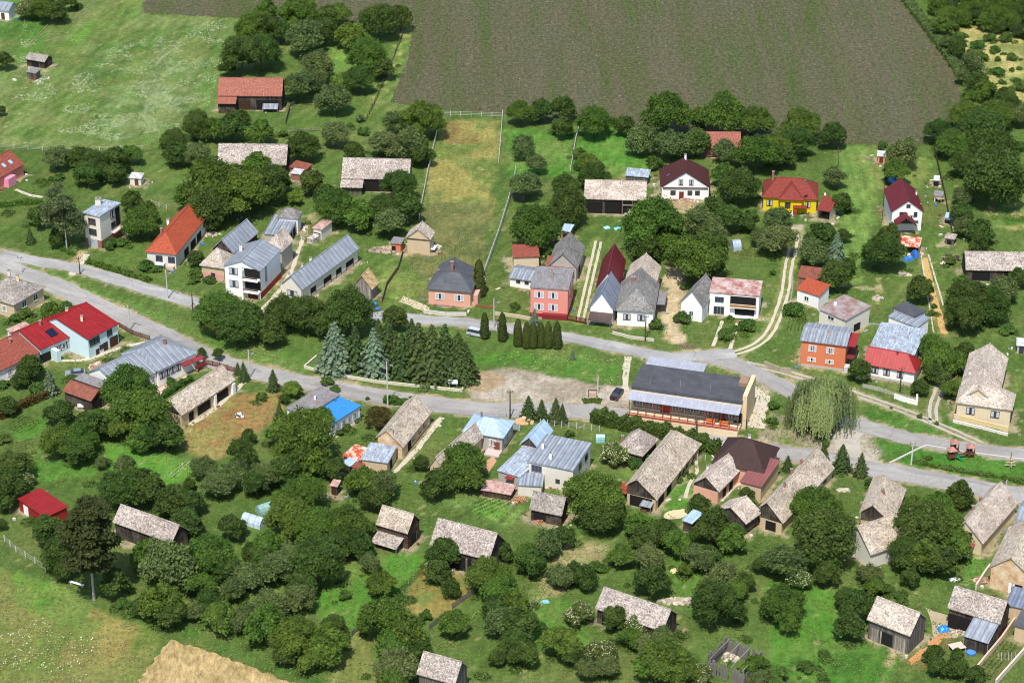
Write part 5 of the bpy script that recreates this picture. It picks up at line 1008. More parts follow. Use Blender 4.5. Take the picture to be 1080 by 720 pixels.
T[3,0] = "b 140 520 78;d 120 600 70;d 270 570 55;b 20 620 70;d 60 660 50;k 482 615 25;o 565 650 60;k 590 600 25;d 720 550 55;b 830 490 55;b 780 610 60;d 900 540 80;b 960 490 60;d 950 640 85;b 870 640 60;d 830 690 60;d 1020 460 55;o 1060 480 50;k 1060 620 30;k 1025 590 15;k 900 240 28;k 970 300 28;k 1030 240 22;k 1030 295 12;k 1060 290 10;k 890 190 32;d 880 340 45;b 920 380 45;o 860 270 45;k 810 160 35;b 740 110 42;k 1020 385 32;k 985 345 15;b 760 60 42;d 800 200 42;b 860 240 30;b 850 420 42;d 1000 410 40;o 760 180 30;o 820 320 32;k 1075 370 28;k 960 210 24;k 1000 160 30;k 940 160 28;k 970 250 16;k 1050 340 18;k 940 400 28"
T[0,1] = "n 270 205 84;d 245 285 36;c 130 275 32;d 160 195 45;b 590 215 72;d 560 130 42;b 620 180 45;k 470 300 30;k 515 300 26;b 905 60 120;b 800 100 60;d 880 150 85;b 1000 100 100;d 890 220 35;d 830 370 38;k 830 430 30;k 620 400 32;k 660 415 22;d 370 20 50;d 480 15 45;b 930 590 85;d 1000 640 88;d 900 650 52;d 1060 640 60;b 210 590 42;k 285 575 32;k 110 600 32;k 60 620 26;k 250 25 22;k 180 45 18;k 215 35 14;k 30 175 16;k 880 460 26;k 820 460 22;k 460 315 30"
T[1,1] = "b 340 150 80;b 430 190 58;d 300 110 50;d 50 60 80;d 0 50 60;d 110 50 40;y 160 110 30;d 230 50 50;d 600 60 70;d 540 160 65;d 630 160 60;o 560 220 62;d 480 200 35;d 110 600 75;d 200 600 80;d 390 590 98;d 60 680 60;d 290 640 60;s 330 745 105;d 590 620 52;c 520 690 70;k 480 265 14;h 942 450 80;h 965 650 58;h 1039 655 62"
T[2,1] = "h 25 680 60;h 62 690 58;h 90 690 58;h 122 690 56;h 153 690 58;h 190 690 60;s 95 620 42;b 100 240 95;d 60 190 50;d 235 150 75;d 220 70 60;o 60 60 60;d 240 210 38;d 350 20 60;k 150 340 30;b 590 240 108;d 570 330 58;b 650 300 58;d 620 190 60;d 650 240 60;b 770 360 110;d 830 400 58;d 700 350 50;d 920 200 60;o 790 210 65;d 850 160 50;o 850 260 60;d 960 60 80;b 900 20 50;k 1010 190 40;o 1055 280 45;d 860 320 50;k 610 650 33;k 720 620 35;k 745 600 20;k 920 620 16;k 900 690 33;k 995 655 38;k 10 570 20;k 725 490 20;d 1000 230 30;k 945 660 14"
T[3,1] = "o 40 200 50;o 40 290 70;o 280 25 45;d 305 140 40;k 335 160 22;d 225 275 60;o 190 350 55;s 285 330 70;d 320 270 30;d 290 440 62;d 340 400 30;d 490 335 82;d 510 285 48;b 540 0 55;d 645 500 52;k 690 600 18;o 820 110 38;d 820 180 48;o 830 240 40;d 900 260 48;d 890 310 38;d 960 30 118;b 900 20 60;d 1000 0 60;d 850 540 90;d 830 610 70;d 940 570 70;o 1000 500 55;d 1060 450 40;k 1010 670 30;k 950 640 30;k 770 380 26;k 820 470 40;k 110 590 45;k 1060 70 20;k 20 430 16;k 700 570 14;k 770 30 10;k 780 510 14"
T[0,2] = "d 130 110 50;s 215 170 55;k 170 200 40;d 80 160 35;d 30 270 38;k 15 180 25;k 15 410 30;b 545 200 98;b 590 300 103;b 510 350 58;d 250 300 62;d 380 360 68;b 250 420 72;b 330 410 72;b 420 330 58;d 700 400 62;d 640 400 55;d 340 470 55;b 590 410 50;d 60 520 68;d 40 600 68;f 110 590 35;d 0 650 60;o 430 510 25;o 530 520 45;d 500 620 83;d 620 620 73;b 560 580 50;o 860 530 52;o 910 600 60;d 800 600 25;d 720 680 68;d 800 680 58;o 730 640 40;d 1020 470 58;d 1050 400 28;o 1000 560 58;k 385 597 14;k 465 85 24;k 720 165 22;k 300 150 18;c 1030 125 42;c 1004 120 20;d 920 50 24;d 850 48 20;k 240 320 18;k 640 150 16;k 530 30 12;k 500 620 14"
T[1,2] = "c 75 160 46;k 25 235 26;c 100 290 38;y 155 195 34;d 120 240 20;s 340 18 106;c 422 22 88;s 500 36 98;c 620 55 95;c 690 35 118;c 745 45 120;c 800 40 118;c 855 60 105;c 560 -20 85;c 660 -10 90;c 885 80 85;c 590 30 80;k 300 170 26;k 335 200 22;r 515 320 48;b 205 415 118;b 120 370 68;b 270 330 60;d 330 540 50;d 120 540 68;o 30 560 60;b 230 520 60;b 200 640 78;b 130 680 60;b 450 590 68;o 530 600 63;d 500 660 60;d 700 510 33;b 870 500 85;b 900 580 58;d 760 600 63;k 400 300 28;k 420 325 22;k 380 365 26;k 350 385 20;d 0 600 50;k 605 300 18;k 640 285 14;k 480 400 14;k 470 240 12"
T[2,2] = "c 70 275 52;c 125 285 46;c 185 285 52;c 212 300 42;f 440 470 58;k 520 510 33;k 570 500 28;b 350 660 108;b 280 620 58;b 410 620 58;k 720 550 26;k 700 580 22;k 750 505 18;c 850 440 18;k 830 450 28;k 780 440 24;k 805 425 20;d 790 690 42;s 255 55 22;k 240 390 22;d 990 640 28;k 1000 690 38;k 450 690 28;k 665 590 14"
T[3,2] = "w 225 275 150;d 385 120 45;d 640 190 33;b 720 60 65;b 790 90 50;d 700 130 40;d 830 40 40;b 770 200 38;b 690 20 50;o 740 160 30;c 232 470 45;c 310 485 58;c 390 515 52;c 82 510 34;k 440 600 33;b 200 680 88;b 130 700 50;b 260 700 50;d 810 650 52;b 620 700 50;b 720 690 60;k 520 280 7;k 20 270 28;k 20 335 24;k 680 490 14;k 640 315 14;k 710 345 10;k 240 430 22"
T[0,3] = "p 370 85 135;d 250 180 68;d 275 240 44;d 200 80 58;d 480 300 62;k 520 380 33;k 130 30 18;k 160 45 14;d 5 50 22;o 670 110 40;o 700 230 108;b 620 190 58;o 780 200 60;b 880 180 90;d 950 240 58;b 680 380 78;d 720 430 58;d 600 400 45;o 830 420 40;b 930 440 68;o 1040 450 58;b 840 300 60;o 1050 270 60;d 1060 170 40;d 980 60 58;d 780 40 60;d 830 60 28;k 650 440 36;o 980 330 50;d 880 370 50"
T[1,3] = "b 150 40 90;b 50 130 60;d 20 190 50;b 250 60 90;b 370 60 90;b 450 60 50;d 340 130 68;d 260 210 98;o 150 200 78;o 80 240 68;d 430 140 58;o 480 210 45;b 525 300 58;k 375 350 32;o 60 390 68;o 180 370 60;d 190 310 60;b 40 480 78;b 160 530 90;b 300 560 78;d 330 480 58;b 240 620 58;d 120 600 50;b 540 460 85;b 640 520 78;b 570 560 68;o 590 650 80;d 690 570 48;k 465 685 12;k 715 435 32;k 680 465 25;b 830 465 62;d 790 170 68;d 770 250 50;d 820 320 38;k 655 368 8;b 980 260 80;b 1030 320 68;d 1040 170 40;d 1010 400 50;o 1030 470 60;d 1015 610 36;k 950 690 14;b 830 130 46;b 570 710 60;k 580 380 28;k 610 360 18"
T[2,3] = "d 80 220 58;o 150 130 60;d 220 100 48;b 60 180 50;d 380 10 78;b 540 60 58;d 560 110 58;d 640 80 58;b 460 180 52;o 580 190 63;d 590 290 68;k 360 230 33;o 200 270 50;d 310 280 48;d 260 250 40;f 280 430 58;b 210 540 78;d 250 590 50;f 370 600 63;o 400 650 50;o 320 660 48;d 430 450 50;f 530 475 50;b 500 530 48;o 600 570 68;b 660 620 98;b 580 650 58;f 800 690 45;b 730 680 58;d 30 470 73;d 50 600 58;d 20 540 58;b 10 380 50;d 850 60 68;b 930 110 58;o 790 190 58;d 830 190 50;b 700 130 58;o 880 280 68;d 860 390 96;d 930 420 50;b 940 320 50;d 980 290 42;k 1025 372 14;b 1030 640 48;o 1040 700 38;d 1060 220 38;d 780 90 38;k 1065 420 24;k 990 530 15;k 700 520 26;o 640 520 45;b 730 240 28;k 120 480 22;k 420 555 16"
T[3,3] = "d 250 100 128;d 220 200 68;b 160 60 58;o 70 210 78;f 130 270 52;b 60 380 83;b 90 450 58;d 250 260 52;d 370 400 73;d 340 480 58;o 430 260 48;d 330 360 48;d 640 60 118;b 740 60 78;d 590 170 78;d 720 200 68;b 800 130 66;b 640 180 68;d 600 280 38;b 540 120 50;k 520 330 28;d 700 600 43;d 720 650 42;d 800 650 43;d 800 600 28;k 240 600 24;k 160 650 38;k 30 690 58;k 230 690 24;d 880 690 38;k 560 360 28;k 480 320 36;b 450 310 38"
LOOK = {'b': ["mid green leafy tree", "fresh green round tree", "broad green garden tree"], 'd': ["dark green leafy tree", "dense dark tree", "deep green round tree"], 'o': ["olive green airy tree", "greyish green orchard tree", "pale olive fruit tree"], 'y': ["yellowish green tree", "bright yellow-green tree", "light green tree"],
 'c': ["dark green spruce", "pointed green conifer", "dense spruce"], 's': ["silvery blue spruce", "blue spruce", "pale blue spruce"], 'h': ["narrow columnar thuja", "slim clipped thuja", "pillar-shaped thuja"], 'p': ["tall dark pine with pale bare trunk"]*3, 'w': ["huge pale green weeping willow"]*3, 'r': ["reddish brown leafy tree"]*3,
 'n': ["tall airy birch with white trunk"]*3, 'k': ["green bush", "small leafy shrub", "low rounded bush"], 'f': ["elder tree with cream white blossom", "white-flowering elder bush", "blossoming elder"]}
CATS = {'c': 'spruce', 's': 'spruce', 'h': 'thuja', 'p': 'pine', 'w': 'willow', 'n': 'birch', 'k': 'bush', 'f': 'elder'}
NAMES = {'b': 'broadleaf_tree', 'd': 'broadleaf_tree', 'o': 'orchard_tree', 'y': 'broadleaf_tree', 'c': 'spruce_tree', 's': 'blue_spruce', 'h': 'thuja', 'p': 'pine_tree', 'w': 'willow_tree', 'r': 'red_leaved_tree', 'n': 'birch_tree', 'k': 'bush', 'f': 'elder_tree'}
EXTRA_LM = [(240,80,"the wildflower meadow"),(700,60,"the ploughed field"),(480,180,"the dry fenced plot"),(580,415,"the gravel square"),(1000,492,"the playground"),(265,455,"the dry yard"),(60,650,"the rough meadow at lower left"),(230,700,"the straw field"),(905,230,"the mown strip"),
 (1050,80,"the scrubland"),(470,615,"the dry brown paddock"),(1050,690,"the fenced vegetable garden"),(860,660,"the bright lower right lawn"),(410,610,"the bright green paddock"),(100,430,"the garden plots at left"),(160,500,"the mown orchard lawn"),(40,240,"the lawns at far left"),(610,600,"the flowering garden strip"),(720,610,"the lawn above the low barn"),
 (360,105,"the upper orchard"),(1060,210,"the upper right garden"),(340,640,"the lower left orchard"),(640,160,"the garden lawns below the field"),(300,560,"the dense central orchard"),(720,700,"the bottom orchard")]
LMS = BUILT+EXTRA_LM
used = {}
def rel(x, y, lx, ly):
    dx, dy = x-lx, (y-ly)*1.5
    if abs(dx) > abs(dy)*1.6: return "right of" if dx > 0 else "left of"
    if abs(dy) > abs(dx)*1.6: return "below" if dy > 0 else "above"
    return ("lower right" if dx > 0 else "lower left")+" of" if dy > 0 else ("upper right" if dx > 0 else "upper left")+" of"
ORD = ["nearest", "second", "third", "fourth", "fifth", "sixth", "seventh", "eighth", "ninth", "tenth", "eleventh", "twelfth"]
def clean(t): return " ".join(t.split())
PLACED = []   # collected first, labelled afterwards
for (tc, trr), sdat in T.items():
    for e in sdat.split(";"):
        k, x, y, rr = e.split(); PLACED.append((k, 270*tc+float(x)/4, 180*trr+float(y)/4, float(rr)/4))
# one kind of round-crowned tree shows more than 300 times: the smallest of them become undergrowth
def size_word(k, rm):
    if k in 'hpwn': return ""
    return ("small " if rm < 1.9 else "medium " if rm < 3.1 else "large " if rm < 4.3 else "very large ") if k in 'bdoyrf' else ("tiny " if rm < .9 else "" if rm < 1.6 else "big ") if k == 'k' else ""
labs = []
for i, (k, x, y, r_) in enumerate(PLACED):
    rm = r_/ppm(x, y); near = sorted(LMS, key=lambda l: math.hypot(x-l[0], (y-l[1])*1.4))[:3]
    labs.append([size_word(k, rm), k, near[0], near[1], near[2], math.hypot(x-near[0][0], y-near[0][1])])
def mk(i, lv):
    sz, k, n0, n1, n2, d = labs[i]; x, y = PLACED[i][1:3]; v = LOOK[k][0]
    if lv == 0: return clean(sz+v+" "+rel(x, y, n0[0], n0[1])+" "+n0[2])
    if lv == 1: return clean(sz+v+" "+rel(x, y, n1[0], n1[1])+" "+n1[2])
    return clean(sz+v+" between "+n0[2]+" and "+n1[2])
LABEL = {}; taken = set(); pend = {}
for lv in (0, 1, 2):
    grp = {}
    for i in range(len(PLACED)):
        if i not in LABEL: grp.setdefault(mk(i, lv), []).append(i)
    for t, ii in grp.items():
        if len(ii) == 1 and t not in taken and len(t.split()) <= 16: LABEL[ii[0]] = t; taken.add(t)
grp = {}
for i in range(len(PLACED)):
    if i not in LABEL: grp.setdefault(mk(i, 0), []).append(i)
for t, ii in grp.items():
    ii.sort(key=lambda i: PLACED[i][1])
    for n_, i in enumerate(ii):
        sz, k, n0 = labs[i][:3]; pos = (["leftmost"]+["second from left", "third from left", "fourth from left", "fifth from left", "sixth from left", "seventh from left", "eighth from left"])[:len(ii)-1]+["rightmost"]
        base = clean(sz+LOOK[k][0]+" "+rel(PLACED[i][1], PLACED[i][2], n0[0], n0[1])+" "+n0[2]); c = base+", "+pos[n_]
        if len(c.split()) > 16: base = base.replace(sz, "", 1); c = base+", "+pos[n_]
        q = 0
        while c in taken: q += 1; c = base+", "+["slightly higher", "slightly lower"][q % 2]+" "+pos[n_]
        LABEL[i] = c; taken.add(c)
for i, t in list(LABEL.items()):
    w_ = t.split()
    if len(w_) > 16: print("long label", t)
rt_ = random.Random(5); order = sorted([i for i in range(len(PLACED)) if PLACED[i][0] in 'bdoy'], key=lambda i: -PLACED[i][3]); small = set(order[300:]); print("trees", len(PLACED), "round", len(order))
GROUPS = {'b': "leafy trees in the village gardens", 'd': "leafy trees in the village gardens", 'o': "leafy trees in the village gardens", 'y': "leafy trees in the village gardens", 'r': None, 'c': "spruces of the village", 's': "spruces of the village", 'h': "columnar thujas along the side road", 'k': "bushes in the gardens", 'f': "blossoming elders", 'p': None, 'w': None, 'n': None}
for i, (k, x, y, r_) in enumerate(PLACED):
    rm = r_/ppm(x, y)
    if k in 'csh':
        # r_ is half of the visible height here
        Hh = 2*r_/(ppm(x, y)*_cd)*.96; base = P(x, y+r_); ctr = base
        Wd = {'c': rt_.uniform(.95, 1.12), 's': rt_.uniform(.95, 1.1), 'h': 1.05}[k]
        if k == 'c' and r_ < 9: Hh = max(Hh, 3)
        o = empty(NAMES[k], base, rt_.random()*6.28); cr = link(bpy.data.objects.new("crown", rt_.choice(PROTO[k])), o)
        cr.scale = (Hh*Wd, Hh*Wd, Hh*.97); cr.location = (0, 0, Hh*.02); t = link(bpy.data.objects.new("trunk", TR[0]), o); t.scale = (Hh*.35, Hh*.35, Hh*.6)
    else:
        hz = rm*{'p': 1.0, 'w': 1.0, 'n': 1.6, 'k': .8}.get(k, .97)
        gap = {'k': -.12*rm, 'w': -.12*rm, 'p': 9.0, 'n': .8, 'f': .1}.get(k, .45+.16*rm)
        zc = max(.45*hz, hz*.88+gap); p = P(x, y, zc); o = empty(NAMES[k], (p.x, p.y, 0), rt_.random()*6.28)
        cr = link(bpy.data.objects.new("crown", rt_.choice(BIG[k] if k in BIG and rm > 3.5 else PROTO[k])), o); e = 1.06 if k in 'bdoyrf' else 1.0
        cr.scale = (rm*e*rt_.uniform(.94, 1.06), rm*e*rt_.uniform(.94, 1.06), (hz if k not in 'n' else rm*1.25)*rt_.uniform(.86, 1.22)); cr.location = (0, 0, zc); cr.rotation_euler = (rt_.uniform(-.12, .12), rt_.uniform(-.12, .12), 0)
        if k != 'k' or rm > 1.2:
            t = link(bpy.data.objects.new("trunk", TRB if k in 'pn' else rt_.choice(TR)), o); q = .55*rm+1.2 if k != 'p' else 5.5; t.scale = (q, q, zc+hz*.35)
    g = GROUPS[k]
    tag(o, LABEL[i], CATS.get(k, 'tree'), g)
    if i in small: o["small"] = 1
SMALL = [o for o in COL.objects if o.get("small")]
if SMALL:  # beyond 300 of the kind: the smallest as one mass
    und = tag(empty("young_trees", (0, 0, 0)), "small young trees scattered through the orchards and hedges", "young trees", None, "stuff")
    for o in SMALL:
        M = Matrix.Translation(o.location) @ Matrix.Rotation(o.rotation_euler.z, 4, 'Z')
        for ch in list(o.children):
            if ch.name.startswith("crown"): SMALLM = globals().setdefault("SMALL_PARTS", []); SMALLM.append((ch.data, M @ Matrix.Translation(ch.location) @ Matrix.Diagonal((*ch.scale, 1))))
            bpy.data.objects.remove(ch)
        bpy.data.objects.remove(o)
    bpy.data.objects.remove(und); P_ = []; mm = []
    for me, M in SMALL_PARTS:
        n = len(me.vertices); V = np.empty(n*3, 'f'); me.vertices.foreach_get("co", V); V = V.reshape(-1, 3); A_ = np.array(M); V = V @ A_[:3, :3].T+A_[:3, 3]
        tn = np.empty(n, 'f'); me.attributes["tone"].data.foreach_get("value", tn)
        nf = len(me.polygons); nl = len(me.loops); li = np.empty(nl, 'i'); me.loops.foreach_get("vertex_index", li); lt = np.empty(nf, 'i'); me.polygons.foreach_get("loop_total", lt); ls_ = np.empty(nf, 'i'); me.polygons.foreach_get("loop_start", ls_)
        F = np.stack([li[ls_], li[ls_+1], li[ls_+2], li[np.where(lt == 4, ls_+3, ls_+2)]], 1)
        m = me.materials[0]
        if m not in mm: mm.append(m)
        P_.append((V, F, mm.index(m), tn))
    tag(link(bpy.data.objects.new("young_trees", finish("young_trees", P_, mm))), "small young trees scattered through the orchards and hedges", "young trees", None, "stuff")
# low undergrowth round the foot of the trees
def undergrowth():
    r = np.random.default_rng(31); C_, N_, T_ = [], [], []
    for k, x, y, r_ in PLACED:
        if k not in 'bdoyk' or r.random() < .2: continue
        rm = r_/ppm(x, y); p = P(x, y+r_*.55)
        for j in range(r.integers(2, 6)):
            a = r.random()*6.28; q = rm*r.uniform(.5, 1.7); cx, cy = p.x+math.cos(a)*q, p.y+math.sin(a)*q*.9; ok = True
            for ax_, ay_, ux, uy, L, W_ in BOXES:
                s_ = (cx-ax_)*ux+(cy-ay_)*uy; t_ = -(cx-ax_)*uy+(cy-ay_)*ux
                if -.8 < s_ < L+.8 and -.8 < t_ < W_+.8: ok = False
            u_, v_ = PIX(cx, cy)
            for pts, wd_, _c in SHOULDERS[:9]:
                W = [P(*q_) for q_ in pts]
                for p0, p1 in zip(W[:-1], W[1:]):
                    ex, ey = p1.x-p0.x, p1.y-p0.y; tt = min(1, max(0, ((cx-p0.x)*ex+(cy-p0.y)*ey)/(ex*ex+ey*ey)))
                    if math.hypot(cx-p0.x-tt*ex, cy-p0.y-tt*ey) < wd_+.8: ok = False
            if not ok: continue
            R = r.uniform(.3, 1.2); n = int(150*R); s = sph(n, r); s[:, 2] = abs(s[:, 2]); C_.append(np.array([cx, cy, 0])+s*R*r.uniform(.5, 1.1, (n, 1))*np.array([1.2, 1.2, .8])); N_.append(s); T_.append(np.clip(r.uniform(.1, .9)+r.normal(size=n)*.15, 0, 1))
    C = np.concatenate(C_); V, F = quads(C, np.concatenate(N_), .17, r, .6); T_ = np.concatenate(T_)
    tag(link(bpy.data.objects.new("undergrowth", finish("undergrowth", [(V, F, 0, np.repeat(T_, 4))], [leaf((.085, .140, .034))]))), "low weedy undergrowth around the feet of trees and hedges", "undergrowth", None, "stuff")
undergrowth()
# hedges: leafy boxes along a line
def hedge(pts, wd, h, label, col='d', name="hedge", cat="hedge", lumps=.25, kind=None, dens=26, ls=.26):
    r = np.random.default_rng(int(pts[0][0])); W = [P(*p) for p in pts]; Cs, Ns = [], []; O = W[0]; P_ = []
    for a, c in zip(W[:-1], W[1:]):
        d = c-a; L = d.length; d.normalize(); nrm = np.array([-d.y, d.x, 0]); dd = np.array(d[:]); n = int(L*(wd+2*h)*dens)
        s = r.random(n)*L; side = r.integers(0, 4, n); lump = 1+lumps*np.sin(s*1.7+a.x)*np.sin(s*.6)
        u_ = np.where(side == 0, -wd/2, np.where(side == 1, wd/2, (r.random(n)-.5)*wd))*lump; z = np.where(side >= 2, h, r.random(n)*h)*lump
        N_ = np.where((side == 0)[:, None], -nrm, np.where((side == 1)[:, None], nrm, np.array([0, 0, 1.])))
        Cs.append(np.array(a[:])-np.array(O[:])+dd*s[:, None]+nrm*u_[:, None]+np.array([0, 0, 1.])*z[:, None]); Ns.append(N_)
        k = max(1, int(L/1.0)); cv = []
        for j in range(k+1):
            q = np.array((a-O)[:])+dd*L*j/k; l2 = (1+lumps*math.sin(L*j/k*1.7+a.x)*math.sin(L*j/k*.6))*.9
            cv += [q-nrm*wd/2*l2, q-nrm*wd/2*l2+[0, 0, h*l2], q+nrm*wd/2*l2+[0, 0, h*l2], q+nrm*wd/2*l2]
        cf = [[4*j+i, 4*j+i+1, 4*j+5+i, 4*j+4+i] for j in range(k) for i in range(3)]+[[0, 1, 2, 3], [4*k, 4*k+1, 4*k+2, 4*k+3]]
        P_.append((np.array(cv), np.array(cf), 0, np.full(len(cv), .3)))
    C = np.concatenate(Cs); V, F = quads(C+r.normal(size=C.shape)*.07, np.concatenate(Ns), ls, r, .5); P_.append((V, F, 0, np.repeat(np.clip(r.normal(size=len(C))*.25+.5, 0, 1), 4)))
    o = bpy.data.objects.new(name, finish(name, P_, [leaf(FOL[col])])); o.location = O; link(o); tag(o, label, cat, None, kind); return o
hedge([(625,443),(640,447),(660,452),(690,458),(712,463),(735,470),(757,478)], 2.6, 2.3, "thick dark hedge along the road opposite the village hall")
hedge([(92,277),(125,287),(158,297)], 1.2, .8, "low hedge between the side road and the tall cubic house garden", 'b')
hedge([(62,262),(78,270)], .9, .7, "short hedge left of the tall cubic house drive", 'b')
hedge([(0,219),(22,216),(45,215)], 1.0, 1.2, "row of low clipped bushes in the garden at far left", 'b')
hedge([(0,442),(28,428),(52,418)], 1.2, 1.5, "dark hedge between garden plots at the left edge", 'r')
hedge([(165,425),(185,411),(202,401)], 1.0, 1.1, "clipped green hedge behind the long shingled farm building", 'k')
hedge([(405,424),(432,428),(436,424)], 1.4, 1.3, "clipped hedge by the road above the long ochre house", 'b')
hedge([(345,450),(362,443),(376,432)], 1.8, 1.4, "leafy hedge along the windows of the grey and blue flat-roofed house", 'd')
hedge([(963,488),(1010,497),(1060,505),(1090,512)], .8, .55, "low straggly hedge between the playground and the village road", 'k', lumps=.6)
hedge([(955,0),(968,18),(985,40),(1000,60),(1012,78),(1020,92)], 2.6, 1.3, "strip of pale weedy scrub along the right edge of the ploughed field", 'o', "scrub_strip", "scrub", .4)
hedge([(640,131),(665,135)], 2.0, 1.5, "bushes at the ploughed field margin above the garden lawns", 'd', "bush_row", "bushes")
hedge([(645,533),(652,540),(660,543)], 1.2, 1.0, "small hedge below the red lean-to of the very long farmhouse", 'b')
hedge([(718,497),(727,484),(733,474)], 1.6, 1.2, "bushy hedge along the right wall of the very long farmhouse", 'b')
# far wood in the upper right corner
def wood():
    r = np.random.default_rng(44); P_ = []; poly = [(958,-30),(985,14),(1000,34),(1030,30),(1060,38),(1110,52),(1150,-30)]; mats = [leaf(FOL['b']), leaf(FOL['d']), leaf((.048, .088, .03))]; src = PROTO['b']+PROTO['d']; n = 0; pts = []
    while n < 175:
        x, y = r.uniform(955, 1110), r.uniform(-28, 52)
        if not inpoly(np.array([x]), np.array([y]), poly)[0]: continue
        p = P(x, y)
        if any((p-q).length < 3.4 for q in pts): n += .2; continue
        pts.append(p); n += 1; R = r.uniform(1.7, 3.2); me = src[r.integers(0, len(src))]
        m_ = len(me.vertices); V = np.empty(m_*3, 'f'); me.vertices.foreach_get("co", V); V = V.reshape(-1, 3)*R*np.array([1, 1, 1.15])+np.array([p.x, p.y, R*.9]); tn = np.empty(m_, 'f'); me.attributes["tone"].data.foreach_get("value", tn)
        nf = len(me.polygons); li = np.empty(len(me.loops), 'i'); me.loops.foreach_get("vertex_index", li); lt = np.empty(nf, 'i'); me.polygons.foreach_get("loop_total", lt); l0 = np.empty(nf, 'i'); me.polygons.foreach_get("loop_start", l0)
        F = np.stack([li[l0], li[l0+1], li[l0+2], li[np.where(lt == 4, l0+3, l0+2)]], 1); P_.append((V, F, r.integers(0, 3), tn))
    tag(link(bpy.data.objects.new("wood", finish("wood", P_, mats))), "dark dense deciduous wood filling the upper right corner", "wood", None, "stuff")
wood()
# grass tufts and wild flowers
ground()
def scatter(name, label, cat, n, region, mat, h=(.15, .45), wd=.16, excl=(), flat=False, seed=3):
    r = np.random.default_rng(seed); bb = (-15, 1095, -10, 735) if region is None else (min(q[0] for g in region for q in g), max(q[0] for g in region for q in g), min(q[1] for g in region for q in g), max(q[1] for g in region for q in g)); fx = 2 if region is None else 6; px = r.uniform(bb[0], bb[1], n*fx); py = r.uniform(bb[2], bb[3], n*fx); m = np.zeros(len(px), bool)
    if region is None: m[:] = True
    else:
        for g in region: m |= inpoly(px, py, g)
    X = []; d0 = px-540; b_ = 360-py; dy = FPX*_cd+b_*_sd; dz = -FPX*_sd+b_*_cd; t = -CH/dz; X = d0*t; Y = CY+dy*t
    nn = vnoise(X, Y, 7, seed+5); m &= nn > (.42 if region is None else .52)
    for g in excl: m &= ~inpoly(px, py, g)
    for pts, wd_, _c in SHOULDERS[:9]:
        W = [P(*p) for p in pts]
        for p, q in zip(W[:-1], W[1:]):
            ex, ey = q.x-p.x, q.y-p.y; tt = np.clip(((X-p.x)*ex+(Y-p.y)*ey)/(ex*ex+ey*ey), 0, 1); m &= np.hypot(X-p.x-tt*ex, Y-p.y-tt*ey) > wd_
    for ax_, ay_, ux, uy, L, W_ in BOXES:
        a = (X-ax_)*ux+(Y-ay_)*uy; b2 = -(X-ax_)*uy+(Y-ay_)*ux; m &= ~((a > -.3) & (a < L+.3) & (b2 > -.3) & (b2 < W_+.3))
    X, Y = X[m][:n], Y[m][:n]; k = len(X); z = r.uniform(*h, k)
    if flat:
        C = np.stack([X, Y, z], 1); V, F = quads(C, np.tile([0, -.3, 1.], (k, 1)), wd, r, .25)
    else:
        a = r.random(k)*3.14; w_ = wd*r.uniform(.5, 1.5, k); dx, dyy = np.cos(a)*w_, np.sin(a)*w_; l1, l2 = r.normal(size=k)*.1, r.normal(size=k)*.1
        V = np.stack([np.stack([X-dx, Y-dyy, 0*X], 1), np.stack([X+dx, Y+dyy, 0*X], 1), np.stack([X+dx*.7+l1, Y+dyy*.7+l2, z], 1), np.stack([X-dx*.5+l1, Y-dyy*.5+l2, z*.8], 1)], 1).reshape(-1, 3); F = np.arange(4*k).reshape(k, 4)
    me = finish(name, [(V, F, 0, np.repeat(r.random(k), 4))], [mat]); tag(link(bpy.data.objects.new(name, me)), label, cat, None, "stuff")
FIELD = [(150,-40),(152,14),(280,21),(436,26),(430,62),(412,108),(470,116),(560,124),(700,138),(830,150),(900,152),(975,152),(1004,140),(1016,106),(1000,66),(965,10),(940,-40)]
SQ = [(495,392),(600,398),(668,412),(664,436),(500,434)]; STRAW = [(180,672),(215,684),(330,730),(110,740),(140,720)]
scatter("grass", "tufts of rough grass over lawns, verges and orchards", "grass", 70000, None, leaf((.120, .165, .045), .2), (.03, .22), .15, (FIELD, SQ, STRAW), True)
scatter("dry_grass", "dry yellowish grass tufts in meadows and the fenced plot", "dry grass", 15000, [REG[0][0], REG[6+1][0], REG[35][0], REG[8][0], REG[9][0], REG[19][0], [(465,126),(530,126),(508,290),(430,325),(405,300)], [(-30,585),(170,670),(150,740),(-30,740)]], leaf((.26, .25, .11), .2), (.05, .3), .15, (FIELD, SQ, STRAW), True, seed=8)
scatter("wildflowers", "white umbel flowers dotting the meadow", "wildflowers", 4200, [[(85,60),(240,20),(235,60),(215,130),(120,150),(60,140)], [(25,20),(60,100),(10,130)]], paint(S(196,206,170)), (.2, .5), .13, (FIELD,), True, 9)
scatter("wildflowers", "white flowers in the rough meadow at the lower left corner", "wildflowers", 160, [[(0,660),(40,650),(110,680),(90,720),(0,720)]], paint(S(206,212,186)), (.3, .6), .13, (), True, 12)
scatter("weeds", "pale weedy patches in neglected garden plots", "weeds", 2600, [REG[31+5][0], [(598,572),(645,570),(640,590),(570,640),(555,625)], [(435,165),(1,1)], [(10,185),(55,190),(45,210)], [(430,310),(455,320),(450,345),(425,340)], [(180,490),(205,485),(200,510),(175,520)], [(635,455),(660,440),(655,380),(645,376)]], leaf((.36,.36,.22), .2), (.15, .5), .17, (), True, 14)
